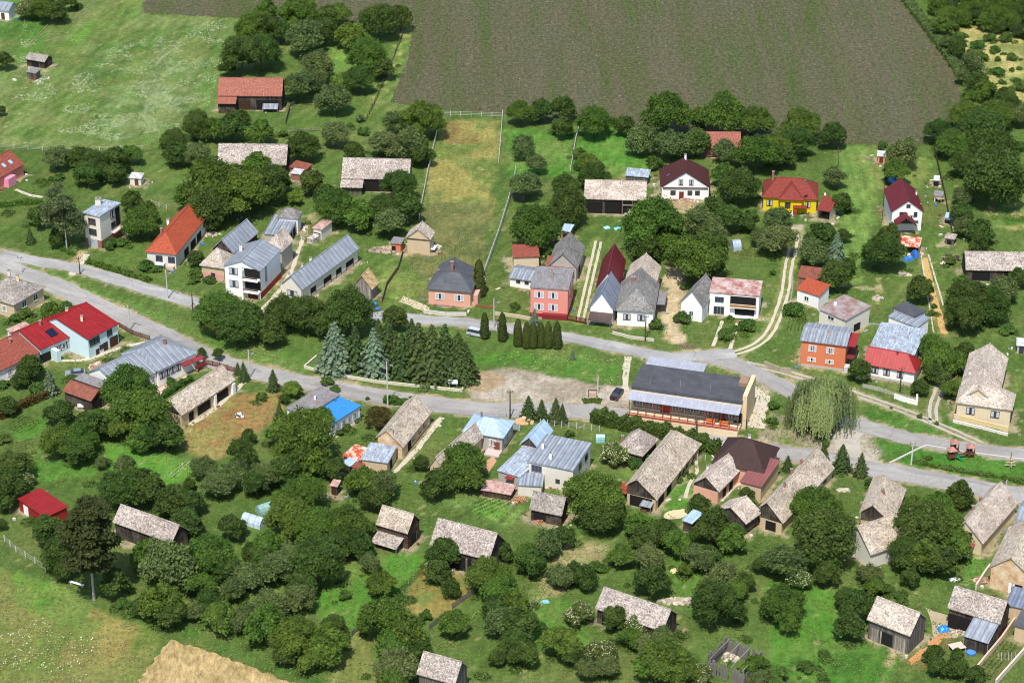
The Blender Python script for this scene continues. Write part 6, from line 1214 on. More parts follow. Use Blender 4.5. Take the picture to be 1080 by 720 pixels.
# ================================================================== STREET FURNITURE, FENCES, PROPS
CONC_P = plaster(S(206,202,192), .5)
def pole(bx, by, ty, label, kind="concrete"):
    p = P(bx, by); h = (by-ty)/(ppm(bx, by)*_cd)*1.02; m = {"concrete": CONC_P, "wood": paint(S(72,64,56), .9), "steel": paint(S(196,200,202))}[kind]
    o = tag(empty("power_pole" if kind != "steel" else "marker_post", p), label, "power pole" if kind != "steel" else "post", "power poles beside the village roads" if kind != "steel" else None)
    b = MB(); b.tube((0, 0, -.2), (0, 0, h), .17 if kind != "steel" else .08, .10 if kind != "steel" else .07, 8); b.build("pole", m, o)
    if kind != "steel":
        c = MB(); c.box(-.6, .6, -.05, .05, h-.5, h-.4); c.build("crossarm", paint(S(110,110,108)), o)
        for x in (-.5, 0, .5):
            i = MB(); i.tube((x, 0, h-.36), (x, 0, h-.1), .06, .04, 6); i.build("insulator", paint(S(120,70,50)), o)
        if kind == "concrete" and h > 6:
            l = MB(); l.tube((0, 0, h-.9), (.9, -.9, h-.35), .04, .04, 5); l.box(.75, 1.35, -1.1, -.85, h-.42, h-.28); l.build("lamp_arm", paint(S(150,150,150)), o)
    return o
for a in ((22.5,288,271,"pale power pole behind the beige hipped house at the junction","concrete"),(137,348,323,"pale concrete power pole beside the pale blue farmhouse","concrete"),(84.5,289,272,"dark timber power pole at the tip of the grass verge island","wood"),(177,315,286,"pale concrete pole in front of the orange-red roofed long house","concrete"),(203.5,328,310,"short dark pole right of the orange-red roofed long house","wood"),
 (263.5,398,369.5,"pale concrete power pole by the dark spruces of the dry yard","concrete"),(409,428,382,"tall grey power pole by the clipped hedge above the long ochre house","concrete"),(538,441,411.5,"slim dark power pole at the road right of the pale blue hipped house","wood"),(630.5,414,396,"power pole on the small grass island of the gravel square","concrete"),
 (734.5,459,441,"power pole in the hedge in front of the village hall arcade","wood"),(961,490,466,"pale power pole in the grass left of the playground","concrete"),(865,485,467,"pale power pole above the three-chimney house","concrete"),(1060,523,506,"power pole at the road above the crumbling farmhouse","concrete"),(949,414,388,"dark power pole in front of the red and light blue roofed house","wood"),
 (521,346,316,"pale concrete power pole right of the peach bungalow","concrete"),(680.5,360,333,"dark power pole in front of the grey hipped white house","wood"),(787,452,442,"short dark pole at the right corner of the village hall","wood"),(959,510,499,"thin white marker post at the road below the playground","steel"),(533,440,428,"thin white marker post beside the slim dark power pole","steel")): pole(*a)
def fence(pts, h, label, style="panel", mat=None, name=None, sp=2.4):
    """a fence follows the points on the ground; posts are parts"""
    W = [P(*p) for p in pts]; O = W[0]; mat = mat or CONC_P; o = tag(empty(name or {"panel": "concrete_fence", "wire": "wire_fence", "picket": "picket_fence", "wall": "garden_wall", "rail": "rail_fence"}[style], O), label, {"wall": "wall"}.get(style, "fence"))
    b = MB(); posts = []
    for a, c in zip(W[:-1], W[1:]):
        a, c = a-O, c-O; d = c-a; L = d.length; d.normalize(); nn = Vector((-d.y, d.x, 0)); n = max(1, round(L/sp))
        M = Matrix.Translation(a) @ Matrix.Rotation(math.atan2(d.y, d.x), 4, 'Z')
        if style == "panel": b.box(0, L, -.03, .03, .05, h*.9, 0, M)
        elif style == "wall": b.box(0, L, -.13, .13, -.1, h, 0, M); b.box(0, L, -.17, .17, h, h+.07, 0, M)
        elif style == "rail":
            for z in (.35*h, .9*h): b.box(0, L, -.04, .04, z, z+.1, 0, M)
        elif style == "picket":
            k = int(L/.22)
            for z in (.3*h, .75*h): b.box(0, L, .03, .06, z, z+.07, 0, M)
            for i in range(k): b.box(i*L/k, i*L/k+.13, -.02, .02, .05, h*(.95+.05*(i*7 % 3)), 0, M)
        else:
            for z in (.3, .6, .9): b.box(0, L, -.012, .012, z*h, z*h+.03, 0, M)
        posts += [(a+d*L*i/n, math.atan2(d.y, d.x)) for i in range(n+1)]
    b.build({"panel": "panels", "wire": "wires", "wall": "masonry", "picket": "pickets", "rail": "rails"}[style], mat, o)
    if style != "wall":
        pm = MB(); pm.box(-.07, .07, -.07, .07, -.1, h+.1); me = pm.mesh("post", {"panel": CONC_P, "wire": CONC_P}.get(style, mat))
        for q, rz in posts[:100]:
            x = link(bpy.data.objects.new("post", me), o); x.location = q; x.rotation_euler = (0, 0, rz)
    return o
WP = paint(S(226,224,216)); GP = planks((.24, .22, .19)); BWD = planks((.09, .07, .05))
fence([(464,122),(459,150),(452,180),(447,206),(442,232)], 1.5, "white concrete fence along the left side of the dry plot", sp=2.6, mat=WP)
fence([(530,122),(528,150),(526,172)], 1.5, "white fence along the upper right side of the dry plot", sp=2.6, mat=WP, style="wire")
fence([(464,122),(497,123),(530,124)], 1.4, "white post and wire fence along the top of the dry plot", "wire", WP, sp=3.2)
fence([(544,182),(540,202),(527,245),(510,292),(512,300)], 1.7, "white slatted fence running down to the thuja by the peach bungalow", "picket", WP)
fence([(427,32),(412,70),(395,110),(386,128)], 1.2, "old timber fence between orchard and ploughed field", "rail", BWD)
fence([(301,132),(306,114),(311,110)], 1.2, "short grey plank fence right of the orange-tiled barn", "picket", GP)
fence([(303,140),(337,138)], .8, "low rail fence above the small rusty-roofed shed", "rail", GP)
fence([(0,156),(30,158),(60,160),(150,158)], 1.2, "row of pale concrete posts with wire below the meadow", "wire", CONC_P, sp=5)
fence([(611,135),(607,150),(602,180)], 1.3, "narrow white fence between the garden lawns below the field", "picket", WP)
fence([(540,210),(553,212)], 1.3, "short grey fence at the right side of the dry plot", "picket", GP)
fence([(884,157),(884,175),(883,180)], 1.2, "dark fence at the top left of the mown strip", "rail", BWD)
fence([(933,188),(932,210),(930,235)], 1.2, "dark fence between mown strip and the tall red-roofed house", "picket", BWD)
fence([(985,158),(990,180),(996,205),(1001,232),(1004,246)], 1.3, "dark timber fence behind the row of hutches", "picket", BWD)
fence([(5,571),(17,582),(37,594),(48,602)], 1.4, "wire fence with pale concrete posts at the lower left meadow", "wire", CONC_P, sp=2.6)
fence([(371,671),(380,662),(387,655)], 1.2, "short grey plank fence left of the dry brown paddock", "picket", GP)
fence([(453,664),(465,654)], 1.2, "short grey fence at the bottom of the dry brown paddock", "picket", GP)
fence([(477,642),(488,634),(500,626)], 1.2, "grey plank fence at the right corner of the dry brown paddock", "picket", GP)
fence([(250,376),(258,381),(321,393)], .6, "low kerb wall beside the village road near the round trees", "wall", CONC_P) if False else None
fence([(334,377),(321,388),(345,395),(400,404),(487,413),(495,400)], .55, "low pale wall around the spruce grove", "wall", plaster(S(214,206,184),.5), "low_wall")
fence([(494,400),(493,372)], 1.2, "white post fence on the right side of the spruce grove", "wire", WP, sp=4)
fence([(209,393),(216,384),(232,388),(248,393)], 1.3, "reddish brown fence in front of the long shingled farm building", "picket", paint(S(120,70,54)))
fence([(126,345),(140,353),(158,359)], 1.2, "brown rail fence beside the pale blue farmhouse", "picket", paint(S(110,84,70)))
fence([(447,330),(470,333),(492,333)], .8, "pale garden wall below the flowers of the peach bungalow", "wall", plaster(S(214,208,196),.5))
fence([(502,324),(520,326)], .8, "reddish gate fence between peach bungalow and thuja", "picket", paint(S(150,90,70)))
fence([(522,332),(545,335),(568,339)], .7, "low pale wall in front of the blue spruce by the pink house", "wall", plaster(S(206,190,160),.5))
fence([(598,338),(618,342)], 1.5, "dark red metal gate right of the pink two-storey house", "picket", paint(S(100,44,42)))
fence([(646,352),(665,357),(690,360)], .6, "low pale wall in front of the white hipped house", "wall", plaster(S(206,196,180),.5))
fence([(570,448),(600,451),(632,455)], 1.3, "grey-green mesh fence along the road above the white block house", "wire", paint(S(130,150,146)), sp=1.6)
fence([(524,444),(540,452),(548,454)], 1.3, "grey sheet fence right of the pale blue hipped house", "panel", paint(S(160,172,182)))
fence([(910,409),(925,412),(944,418),(966,424)], 1.0, "pale picket fence in front of the red and light blue roofed house", "picket", plaster(S(190,184,170),.5))
fence([(943,420),(955,424),(967,427),(967,420)], 1.0, "white plastered wall with grille below the red-roofed front", "wall", plaster(WHITE,.3))
fence([(1006,441),(1030,447),(1063,455)], 1.0, "cream garden wall below the L-shaped house", "wall", plaster(S(222,200,150),.4))
fence([(1005,445),(1030,451),(1063,459.5)], .5, "white lower wall before the L-shaped house", "wall", plaster(S(226,222,214),.4))
fence([(938,489),(950,483),(968,474),(978,470)], .25, "white kerb wall crossing the grass left of the playground", "wall", plaster(S(204,200,188),.4))
fence([(978,470),(1020,477),(1090,486)], .16, "long white kerb between playground and gravel road", "wall", plaster(S(198,194,182),.4))
fence([(1027,711),(1040,695),(1056,676),(1070,656)], 1.1, "pinkish garden wall left of the vegetable garden", "wall", plaster(S(214,186,160),.4))
fence([(1050,722),(1066,704),(1082,686)], 1.1, "pale concrete wall right of the vegetable garden", "wall", plaster(S(216,198,180),.4))
fence([(1029,622),(1040,605),(1044,600)], 1.2, "pale wall left of the crumbling ochre farmhouse", "wall", plaster(S(216,204,184),.5))
fence([(727,484),(752,487)], 1.3, "thin green mesh gate above the curved garden path", "wire", paint(S(60,120,90)), sp=1.5)
fence([(806,385),(822,392),(834,393)], 1.0, "grey stone wall beside the orange two-storey house", "wall", plaster(S(170,160,140),.6))
fence([(836,290),(836,305),(834,318)], 1.2, "metal mesh fence right of the curved drive", "wire", paint(S(150,156,160)), sp=2)
fence([(840,270),(845,262)], 1.2, "short pale fence below the yellow bungalow", "panel", plaster(S(210,200,190),.4))
fence([(403,320),(408,302),(420,285),(425,268)], 1.2, "leaning timber fence between the board shed and the square cream shed", "picket", planks((.2,.17,.13)))
fence([(230,255),(246,262),(262,268)], .1, "x", "wire") if False else None
fence([(160,216),(176,221)], 1.3, "pair of pale concrete posts in the lawn above the orange-red roof", "wire", CONC_P, sp=3)
fence([(297,207),(301,195),(303,185)], 1.3, "timber fence beside the vegetable rows above the black-gabled barn", "rail", GP)
fence([(888,322),(920,318)], .5, "low pale row of slabs across the mown strip", "wall", plaster(S(200,184,150),.4)) if False else None
# cars
def car(x, y, heading, col, label, van=False):
    p = P(x, y); o = tag(empty("parked_car", p, heading), label, "car"); b = MB(); L, Wd, H = 4.3, 1.75, 1.45
    prof = [(-2.15,.35),(-2.18,.75),(-2.0,.98),(-1.1,1.0),(-.75,1.0),(1.5,.98),(2.05,.95),(2.15,.6),(2.12,.32)] if not van else [(-2.15,.35),(-2.2,.8),(-1.6,1.02),(-1.0,1.05),(1.9,1.05),(2.12,.95),(2.15,.35)]
    top = [(-1.05,1.0),(-.35,1.42),(1.15,1.45),(1.75,.98)] if not van else [(-1.3,1.05),(-.7,1.68),(1.85,1.7),(2.05,1.05)]
    def extr(pr, w0, w1=None):
        w1 = w1 or w0; A = [Vector((q[0], -w0 if i not in hi else -w1, q[1])) for i, q in enumerate(pr)]; Bq = [Vector((v.x, -v.y, v.z)) for v in A]
        bb.poly(A); bb.poly(Bq[::-1])
        for i in range(len(pr)): j = (i+1) % len(pr); bb.poly([A[j], A[i], Bq[i], Bq[j]])
    m = metal(col, .05, .25); bb = MB(); hi = (); extr(prof, Wd/2); bb.build("body", m, o)
    bb = MB(); hi = (1, 2); extr(top, Wd/2-.04, Wd/2-.2); bb.build("windows", glass(), o)
    bb = MB(); t = top; z = t[1][1]+.01; bb.slab([(t[1][0], -.66, z), (t[2][0], -.66, z+.02), (t[2][0], .66, z+.02), (t[1][0], .66, z)], .04, [(0, 0)]*4); bb.build("roof_panel", m, o)
    wm = MB(); wm.tube((0, -.1, 0), (0, .1, 0), .32, None, 14); me = wm.mesh("wheel", paint((.02, .02, .02), .8)); hm = MB(); hm.tube((0, -.115, 0), (0, .115, 0), .18, None, 10); hme = hm.mesh("rim", paint(S(170, 172, 175), .3))
    for wx in (-1.35, 1.35):
        for wy in (-.8, .8):
            w_ = link(bpy.data.objects.new("wheel", me), o); w_.location = (wx, wy, .32); link(bpy.data.objects.new("rim", hme), w_)
    for wy in (-.6, .6):
        h = MB(); h.box(-2.22, -2.1, wy-.2, wy+.2, .62, .8); h.build("headlight", paint(S(226,228,230), .1), o); h = MB(); h.box(2.08, 2.18, wy-.18, wy+.18, .65, .85); h.build("tail_light", paint(S(150,20,20), .2), o)
    return o
car(650.5, 418, math.radians(-112), S(40,44,52), "dark estate car parked left of the village hall")
car(503, 354, math.radians(155), S(196,204,214), "silver-blue van parked at the roadside behind the thujas", True)
car(393, 325, math.radians(-60), S(70,140,206), "blue and white car beside the board shed above the round trees")
car(80, 396, math.radians(10), S(140,150,156), "grey-blue covered car in the yard behind the brown garage")
# playground
def tower(x, y, h, label):
    p = P(x, y); o = tag(empty("play_tower", p, .25), label, "play tower", "towers of the playground")
    o.scale = (.78, .78, .8)
    for sx in (-.75, .75):
        for sy in (-.75, .75): b = MB(); b.box(sx-.08, sx+.08, sy-.08, sy+.08, 0, h); b.build("post", paint(S(120,66,48)), o)
    b = MB(); b.box(-.85, .85, -.85, .85, h*.38, h*.42); b.build("platform", paint(S(150,96,66)), o)
    b = MB(); R = 1.15
    for a, c in (((-R,-R),(R,-R)),((R,-R),(R,R)),((R,R),(-R,R)),((-R,R),(-R,-R))): b.poly([(a[0],a[1],h),(c[0],c[1],h),(0,0,h+1.0)])
    b.poly([(-R,-R,h),(-R,R,h),(R,R,h),(R,-R,h)]); b.build("roof", metal(S(176,126,110),.4), o)
    b = MB(); b.box(-.8,.8,-.82,-.76,h*.42,h*.66); b.box(-.8,.8,.76,.82,h*.42,h*.66); b.box(-.82,-.76,-.8,.8,h*.42,h*.66); b.build("side_panels", paint(S(110,62,48)), o); return o
t1 = tower(1003, 485, 3.0, "front left play tower with pink roof and green slide")
b = MB(); ar = [(0.8,0,1.25),(1.4,-.3,1.0),(2.0,-.7,.55),(2.6,-1.1,.2),(3.0,-1.4,.12)]
for p, q in zip(ar[:-1], ar[1:]):
    p, q = Vector(p), Vector(q); n_ = Vector((.35,.5,0)).normalized()*.3; b.slab([p-n_,q-n_,q+n_,p+n_],.06,[(0,0)]*4)
    for s in (-1,1): b.slab([p+n_*s,q+n_*s,q+n_*s+Vector((0,0,.2)),p+n_*s+Vector((0,0,.2))],.04,[(0,0)]*4,0,(.3*s,.5*s,0))
b.build("slide", paint(S(20,150,96),.3), t1)
tower(1006, 479, 3.6, "rear left play tower, taller, behind the one with the slide")
t3 = tower(1023, 482, 3.2, "right play tower with pink roof and rope bridge")
b = MB(); b.box(-3.4,-.85,-.35,.35,1.25,1.33); b.box(-3.4,-.85,-.38,-.33,1.7,1.78); b.box(-3.4,-.85,.33,.38,1.7,1.78); b.build("bridge", paint(S(96,62,50)), t3)
b = MB(); b.tube((1,.3,0),(1.9,.6,0),.08); b.tube((1.2,0,1.3),(2.3,0,0),.07,n=6); b.tube((1.2,.5,1.3),(2.3,.5,0),.07,n=6); b.build("ladder", paint(S(206,180,120)), t3)
o = tag(empty("carved_monument", P(1065,493)), "carved timber post monument with crossed arms right of the playground", "monument")
b = MB(); b.tube((0,0,0),(0,0,3.6),.14,.1,7); b.build("post", paint(S(150,120,90)), o)
for z, w_ in ((.6,1.1),(1.2,.9),(1.9,.7)): b = MB(); b.box(-w_,w_,-.08,.08,z,z+.14); b.box(-.08,.08,-w_,w_,z+.15,z+.29); b.build("crosspiece", paint(S(200,180,150)), o)
# notice boards and monument on square
o = tag(empty("notice_board", P(478,409.5)), "white notice board on two legs before the spruce grove", "notice board")
b = MB(); b.box(-1.0,1.0,-.04,.04,1.1,2.1); b.build("panel", paint(S(236,238,240)), o)
for x in (-.8,.8): b = MB(); b.tube((x,0,0),(x,0,1.2),.05,n=6); b.build("leg", paint(S(190,190,190)), o)
o = tag(empty("stone_memorial", P(625,420)), "pinkish stone memorial with dark frame on the grass island of the square", "memorial")
b = MB(); b.box(-.9,.9,-.35,.35,0,.35); b.build("base", plaster(S(170,160,150),.5), o); b = MB(); b.box(-.75,.75,-.2,.2,.35,1.5); b.build("slab", plaster(S(206,176,156),.3), o); b = MB(); b.box(-.95,-.82,-.06,.06,0,2.0); b.box(.82,.95,-.06,.06,0,2.0); b.box(-.95,.95,-.06,.06,1.9,2.05); b.build("frame", paint(S(60,50,46)), o)
hedge([(615,424),(625,423),(634,424)], 1.5, .4, "small patch of low plants around the memorial", 'k', "low_plants", "plants")
# small yard things
def tarp(x, y, w_, d_, h, col, label, rz=.3):
    r = random.Random(int(x)); b = MB(); n = 8; G = [[Vector(((i/n-.5)*w_, (j/n-.5)*d_, h*(1-.75*(abs(i/n-.5)*2)**3)*(1-.75*(abs(j/n-.5)*2)**3)*r.uniform(.75,1.1) if 0 < i < n and 0 < j < n else 0)) for i in range(n+1)] for j in range(n+1)]
    for j in range(n):
        for i in range(n): b.poly([G[j][i], G[j][i+1], G[j+1][i+1], G[j+1][i]], [(i,j)]*4)
    o = b.build("tarpaulin", metal(col,.15,.45), None, P(x,y)); o.rotation_euler = (0,0,rz); tag(o, label, "tarpaulin"); return o
tarp(995,664,2.2,1.8,.9,S(60,140,210),"crumpled blue tarpaulin at the top of the rubble path")
tarp(942,193,2.2,4.0,1.4,S(90,160,210),"light blue tarpaulin behind the tall dark red roof")
tarp(958,274,2.6,1.6,1.0,S(60,120,190),"blue tarpaulin below the patchy orange terrace roof")
tarp(965,270,1.4,2.4,1.6,S(50,110,190),"upright blue cover at the terrace corner below the tall red-roofed house")
tarp(640,240,1.6,1.4,.3,S(160,214,226),"pale turquoise sheet on the lawn, left one before the open barn")
tarp(651,241,1.7,1.4,.3,S(120,206,220),"turquoise paddling pool cover, right one before the open barn")
tarp(575,634.5,1.6,1.0,.4,S(130,196,206),"small turquoise cover on grass left of the low barn")
tarp(743,267,2.0,2.0,.2,S(206,190,170),"pale sheet on the garden soil") if False else None
def heap(x, y, w_, d_, h, mat, name, label, cat, seed=1, n=70, sz=.28):
    """a pile of loose chunks"""
    r = random.Random(seed); b = MB()
    for i in range(n):
        a, q = r.random()*6.28, r.random()**.6; px, py = math.cos(a)*q*w_/2, math.sin(a)*q*d_/2; z = h*(1-q)*r.uniform(.5,1.1); s = sz*r.uniform(.6,1.5)
        M = Matrix.Translation((px,py,z)) @ Matrix.Rotation(r.random()*6,4,'Z') @ Matrix.Rotation(r.uniform(-.5,.5),4,'X'); b.box(-s,s,-s*.6,s*.6,-s*.4,s*.4,r.randrange(len(mat)),M)
    o = b.build(name, mat, None, P(x,y)); tag(o, label, cat); return o
STN = [plaster(S(206,196,176),.5), plaster(S(170,156,140),.5)]; WDP = [planks((.42,.32,.2)), planks((.3,.22,.15)), planks((.5,.42,.3))]; BRK = [brick(S(176,96,70)), plaster(S(190,130,100),.5)]
heap(405,264,6.5,3.2,.5,WDP,"plank_pile","scattered pile of boards and logs left of the square cream shed","woodpile",1,90,.5)
heap(719,634,9,2.0,.5,STN,"stone_pile","long heap of stones upper right of the low barn","stone pile",2,90,.35)
heap(666,227,3.2,1.8,1.4,STN,"stone_pile","pale pile of stones under the open bay of the big timber barn","stone pile",3,80,.35)
heap(718,211,10,2.2,.35,BRK+STN,"rubble","rubble in front of the white house with the brown roof","rubble",4,90,.3)
heap(548,528,3.0,2.4,.8,[paint(S(206,130,60)),WDP[1]],"junk_pile","orange-brown junk pile left of the dark shingled shed","junk pile",5,60,.3)
heap(592,514,7,1.6,.5,STN+BRK,"yard_clutter","clutter along the wall below the white block house","clutter",6,70,.25)
heap(571,550,3,1.4,.7,BRK,"firewood_pile","stack of reddish firewood under the dark shingled shed","firewood",7,60,.22)
heap(104,387,4.0,3.4,.9,STN+BRK,"rockery","pinkish rockery beside the covered car","rockery",8,80,.4)
heap(1035,612,3.5,1.6,.5,BRK+STN,"rubble","brick rubble before the crumbling ochre farmhouse","rubble",9,60,.3)
heap(1007,611,2.0,1.4,.4,[plaster(WHITE,.2)],"stone_pile","small heap of white stones above the dark red barn","stone pile",10,30,.22)
heap(890,517,2.4,1.6,.4,STN,"stone_pile","pale stones on the grass right of the three-chimney house","stone pile",11,30,.3)
heap(222,247,5,3,.3,STN,"stone_pile","pale stones scattered right of the orange-red roof","stone pile",12,50,.3)
heap(1003,273,4.5,3.5,.7,[paint(S(60,50,44)),WDP[1]],"collapsed_greenhouse","dark collapsed greenhouse frame below the hutches","greenhouse",13,60,.35)
heap(996,278,2,1.2,.5,[paint(S(200,40,60)),plaster(WHITE,.1)],"junk_pile","small red and white junk beside the collapsed greenhouse","junk pile",14,20,.25)
heap(954,290,3.2,1.6,.3,STN,"stone_pile","pale flat stones on the lawn under the dark round tree","stone pile",15,20,.4)
heap(925.5,315,2.4,2.0,.7,STN,"stone_pile","round pale stone heap at the lower end of the mown strip","stone pile",16,60,.3)
heap(967,340,3,1.6,1.0,BRK,"brick_pile","orange bricks stacked right of the dark flat-roofed box","bricks",17,50,.25)
heap(1022,655,1.8,1.2,.8,[paint(S(40,80,160))],"blue_crates","blue crates under the dark red barn eave","crates",18,20,.3)
heap(1012,667,3,2,.3,STN+WDP,"yard_clutter","boards and stones in the yard before the blue lean-to roof","clutter",19,50,.25)
heap(253,438.5,1.6,1.0,.8,[plaster(WHITE,.1),paint(S(90,90,90))],"garden_rocker","white object standing on the dry yard","garden object",20,14,.35)
heap(553,445,4,2,1.0,[gritty(S(206,170,134),3,.3,.8)],"earth_heap","sandy earth heap below the roadside spruces","earth heap",21,120,.35)
heap(590,300,2,1.2,.4,STN,"slab","x","stone",22,10,.3) if False else None
heap(713,602,1.6,1.2,.3,[gritty(S(216,200,150),3,.3,.8)],"sand_heap","sandy heap on the lawn above the low barn","sand heap",23,40,.3)
heap(655,192,1.5,1,.3,STN,"x","x","x",24,4,.2) if False else None
heap(1045,553,3,1.5,.5,STN,"yard_clutter","clutter beside the cream-gabled farmhouse wall","clutter",25,40,.25)
heap(160,396,2,1.5,.4,BRK,"planter","brick planter beside the metal-hipped house porch","planter",26,20,.25)
# paved slab, benches, greenhouses, tanks
def table(x, y, w_, d_, h, col, label, name="garden_table"):
    o = tag(empty(name, P(x,y), .35), label, "table"); b = MB(); b.box(-w_/2,w_/2,-d_/2,d_/2,h-.08,h); b.build("top", col, o)
    for sx in (-1,1):
        for sy in (-1,1): b = MB(); b.box(sx*(w_/2-.1)-.04,sx*(w_/2-.1)+.04,sy*(d_/2-.1)-.04,sy*(d_/2-.1)+.04,0,h-.08); b.build("leg", col, o)
table(1009,685,2.6,2.0,.9,plaster(S(214,196,180),.4),"pale flat-topped rabbit table in the lower right yard")
table(991,213,2.0,1.6,1.1,WDP[0],"wooden table in the row of hutches")
table(781,531,1.8,1.2,.8,paint(S(90,94,92)),"grey garden table with benches right of the pink farmhouse path")
o = tag(empty("round_pool", P(1024,689)), "small round blue pool in the lower right yard", "pool"); b = MB(); b.tube((0,0,0),(0,0,.45),.85,.85,20,cap=False); b.build("rim", paint(S(70,120,190)), o); b = MB(); b.tube((0,0,.36),(0,0,.38),.83,.83,20); b.build("water", paint(S(90,150,210),.1), o)
def greenhouse(x, y, L, W_, h, label, rz=0, col=S(200,220,214)):
    o = tag(empty("greenhouse", P(x,y), rz), label, "greenhouse"); b = MB(); n = 7
    for i in range(n):
        a0, a1 = math.pi*i/n, math.pi*(i+1)/n; f = lambda a, xx: (xx, -math.cos(a)*W_/2, math.sin(a)*h)
        b.poly([f(a0,-L/2), f(a0,L/2), f(a1,L/2), f(a1,-L/2)], [(0,i),(L,i),(L,i+1),(0,i+1)])
    for xx in (-L/2, L/2): b.poly([(xx,-math.cos(math.pi*i/n)*W_/2,math.sin(math.pi*i/n)*h) for i in range(n+1)])
    b.build("cover", metal(col,.5,.35), o)
    for k in range(4): r = MB(); xx = -L/2+L*k/3; [r.tube((xx,-math.cos(math.pi*i/n)*W_/2*1.02,math.sin(math.pi*i/n)*h*1.02),(xx,-math.cos(math.pi*(i+1)/n)*W_/2*1.02,math.sin(math.pi*(i+1)/n)*h*1.02),.04,n=5) for i in range(n)]; r.build("hoop", paint(S(150,150,150)), o)
greenhouse(280,539,3.4,2.2,1.8,"turquoise-tinted polytunnel in the central orchard",.6,S(150,190,180))
greenhouse(268,552,4.4,2.6,1.9,"pale glass greenhouse left of the central orchard",-.5,S(190,206,220))
greenhouse(776,262,2.0,3.0,2.2,"narrow blue-white greenhouse left of the curved drive",.2,S(170,190,206))
greenhouse(633,465,1.8,1.4,1.6,"small turquoise garden box beside the grey weathered cottage",0,S(150,206,206))
o = tag(empty("propane_tank", P(86,430.5)), "white round tank behind the brown rusty garage", "tank"); b = MB(); b.tube((-.7,0,.6),(.7,0,.6),.5,.5,12); b.build("shell", paint(S(230,232,234),.3), o); b = MB(); b.box(-.5,-.4,-.3,.3,0,.2); b.box(.4,.5,-.3,.3,0,.2); b.build("feet", paint(S(90,90,90)), o)
def bench_(x, y, label):
    o = tag(empty("white_bench", P(x,y), -.45), label, "bench"); b = MB(); b.box(-1.6,1.6,-.25,.25,.45,.52); b.build("seat", paint(WHITE), o)
    for q in (-1.3,1.3): b = MB(); b.box(q-.06,q+.06,-.2,.2,0,.45); b.build("leg", paint(WHITE), o)
bench_(81,617,"long white bench at the meadow edge under the tall pine")
# trampoline-like climbing frame in vegetable garden
o = tag(empty("bean_frame", P(1061,694)), "white metal bean frame in the vegetable garden", "plant frame")
for i in range(6): b = MB(); x = -1.5+i*.6; b.tube((x,-.6,0),(x,0,1.3),.03,n=5); b.tube((x,.6,0),(x,0,1.3),.03,n=5); b.build("hoop", paint(S(206,212,210)), o)
# crop rows (uncountable): narrow leafy rows
def crops(a, b_, n, L, label, col=(.075,.15,.03), sp=.8):
    r = np.random.default_rng(int(a[0])); A, B2 = P(*a), P(*b_); d = (B2-A).normalized(); nn = Vector((-d.y,d.x,0)); Cs = []
    for i in range(n):
        k = int((B2-A).length/.10); t = r.random(k)*(B2-A).length; q = np.array(A[:])+np.array(nn[:])*i*sp; Cs.append(q+np.array(d[:])*t[:,None]+r.normal(size=(k,3))*.09+np.array([0,0,.22]))
    C = np.concatenate(Cs); C[:,2] = np.abs(C[:,2]); V, F = quads(C, np.tile([0,0,1.],(len(C),1)), .14, r, .6)
    tag(link(bpy.data.objects.new("crop_rows", finish("crop_rows", [(V,F,0,np.repeat(r.random(len(C)),4))], [leaf(col)]))), label, "vegetables", None, "stuff")
crops((1046,712),(1072,680),4,8,"vegetable rows in the walled garden at lower right")
crops((23,458),(44,444),7,8,"bright green crop rows in the plot at far left")
crops((268,228),(290,231),3,8,"pale cabbage rows above the black-gabled barn",(.22,.28,.16),1.0)
crops((775,268),(800,272),6,6,"vegetable bed right of the narrow greenhouse",(.06,.11,.03))
crops((1045,232),(1088,234),4,6,"green potato rows in the garden at the right edge")
crops((452,321),(488,325),1,4,"strip of pink flowers below the peach bungalow windows",(.45,.12,.28))
crops((715,366),(735,368),2,4,"pink flower border beside the gravel road",(.42,.14,.30))
crops((570,640),(610,585),3,9,"pale flowering rows between orchard trees at bottom centre",(.30,.32,.16),1.1)
crops((465,688),(512,645),2,9,"row of light green plants below the dry brown paddock",(.20,.28,.10),1.0)
crops((30,52),(60,20),2,8,"narrow pale vegetable bed in the upper left garden",(.40,.36,.22),.8)
crops((76,28),(105,2),3,8,"second pale vegetable bed, right one in the upper left garden",(.26,.30,.18),.9)
crops((180,505),(202,486),2,9,"white flowering row beside the mown orchard lawn",(.38,.42,.30),.8)
crops((470,524),(512,514),4,9,"vegetable rows above the large black barn, left plot",(.11,.16,.06),1.1)
crops((505,546),(545,528),5,9,"vegetable rows above the large black barn, right plot",(.09,.17,.04),1.1)
crops((8,478),(40,470),4,9,"low crop rows between the lower left hedges",(.08,.15,.04),1.0)
crops((845,350),(850,332),5,9,"vegetable bed between the curved drive and the orange house",(.07,.13,.03),.8)
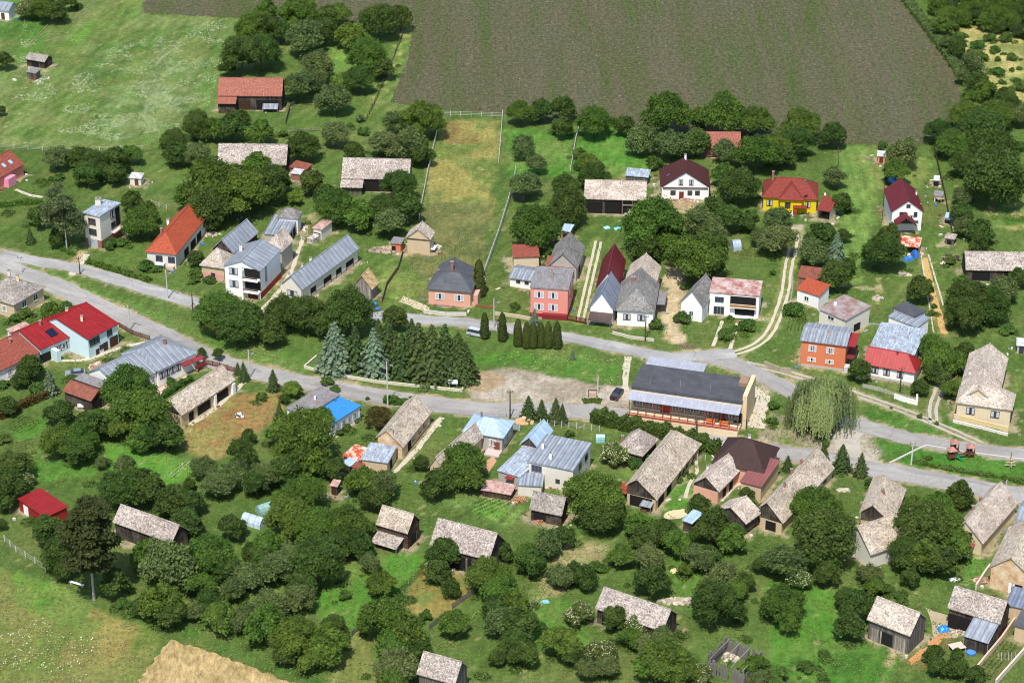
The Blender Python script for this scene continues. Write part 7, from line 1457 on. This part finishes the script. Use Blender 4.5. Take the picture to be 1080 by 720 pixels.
# wires between the concrete poles
def wire(a, b_, ha, hb, label):
    A, B2 = P(*a), P(*b_); A.z, B2.z = ha, hb; n = 14; b = MB(); pts = [A.lerp(B2,i/n)-Vector((0,0,1.1*4*(i/n)*(1-i/n))) for i in range(n+1)]; O = pts[0].copy()
    for p, q in zip(pts[:-1], pts[1:]): b.tube(p-O, q-O, .018, n=4, cap=False)
    o = b.build("power_line", paint(S(60,60,60)), None, O); tag(o, label, "power line")
wire((137,348),(263.5,398),5.5,6.2,"thin power line between the farmhouse pole and the dry yard pole")
wire((263.5,398),(409,428),6.2,9.6,"thin power line between the dry yard pole and the tall grey pole")
wire((409,428),(538,441),9.6,6.0,"thin power line between the tall grey pole and the slim dark pole")
def litter():
    """small boards, stones, buckets and sheets lying about the yards"""
    r = random.Random(77); b = MB(); cols = [paint(S(214,206,190)), planks((.30,.25,.19)), paint(S(150,150,150)), paint(S(120,84,64)), paint(S(70,120,180)), brick(S(170,100,76))]
    for (ax_, ay_, ux, uy, L, W_) in BOXES:
        for j in range(r.randint(5, 16)):
            a = r.uniform(-2.2, L+2.2); c = r.uniform(-2.6, W_+2.2)
            if -.2 < a < L+.2 and -.2 < c < W_+.2: continue
            x, y = ax_+ux*a-uy*c, ay_+uy*a+ux*c; inside = False
            for (bx, by, vx, vy, L2, W2) in BOXES:
                s_, t_ = (x-bx)*vx+(y-by)*vy, -(x-bx)*vy+(y-by)*vx
                if -.1 < s_ < L2+.1 and -.1 < t_ < W2+.1: inside = True
            for pts, wd_, _c in SHOULDERS[:3]:
                W = [P(*q_) for q_ in pts]
                for p0, p1 in zip(W[:-1], W[1:]):
                    ex, ey = p1.x-p0.x, p1.y-p0.y; tt = min(1, max(0, ((x-p0.x)*ex+(y-p0.y)*ey)/(ex*ex+ey*ey)))
                    if math.hypot(x-p0.x-tt*ex, y-p0.y-tt*ey) < wd_: inside = True
            if inside: continue
            s = r.uniform(.1, .32); k = r.choices(range(6), (5, 5, 3, 3, 1, 3))[0]; e = r.choice((1, 1, 2.6)); M = Matrix.Translation((x, y, 0)) @ Matrix.Rotation(r.random()*3.14, 4, 'Z'); b.box(-s*e, s*e, -s, s, 0, r.uniform(.08, .5), k, M)
    tag(b.build("yard_litter", cols), "small boards, stones and household bits lying about the yards", "yard litter", None, "stuff")
litter()
heap(770,692,4.5,3,.4,[plaster(S(206,196,170),.5),planks((.4,.36,.3))],"debris","pale debris lying inside the roofless plank barn","debris",31,70,.35)
print("objects", len(bpy.data.objects))
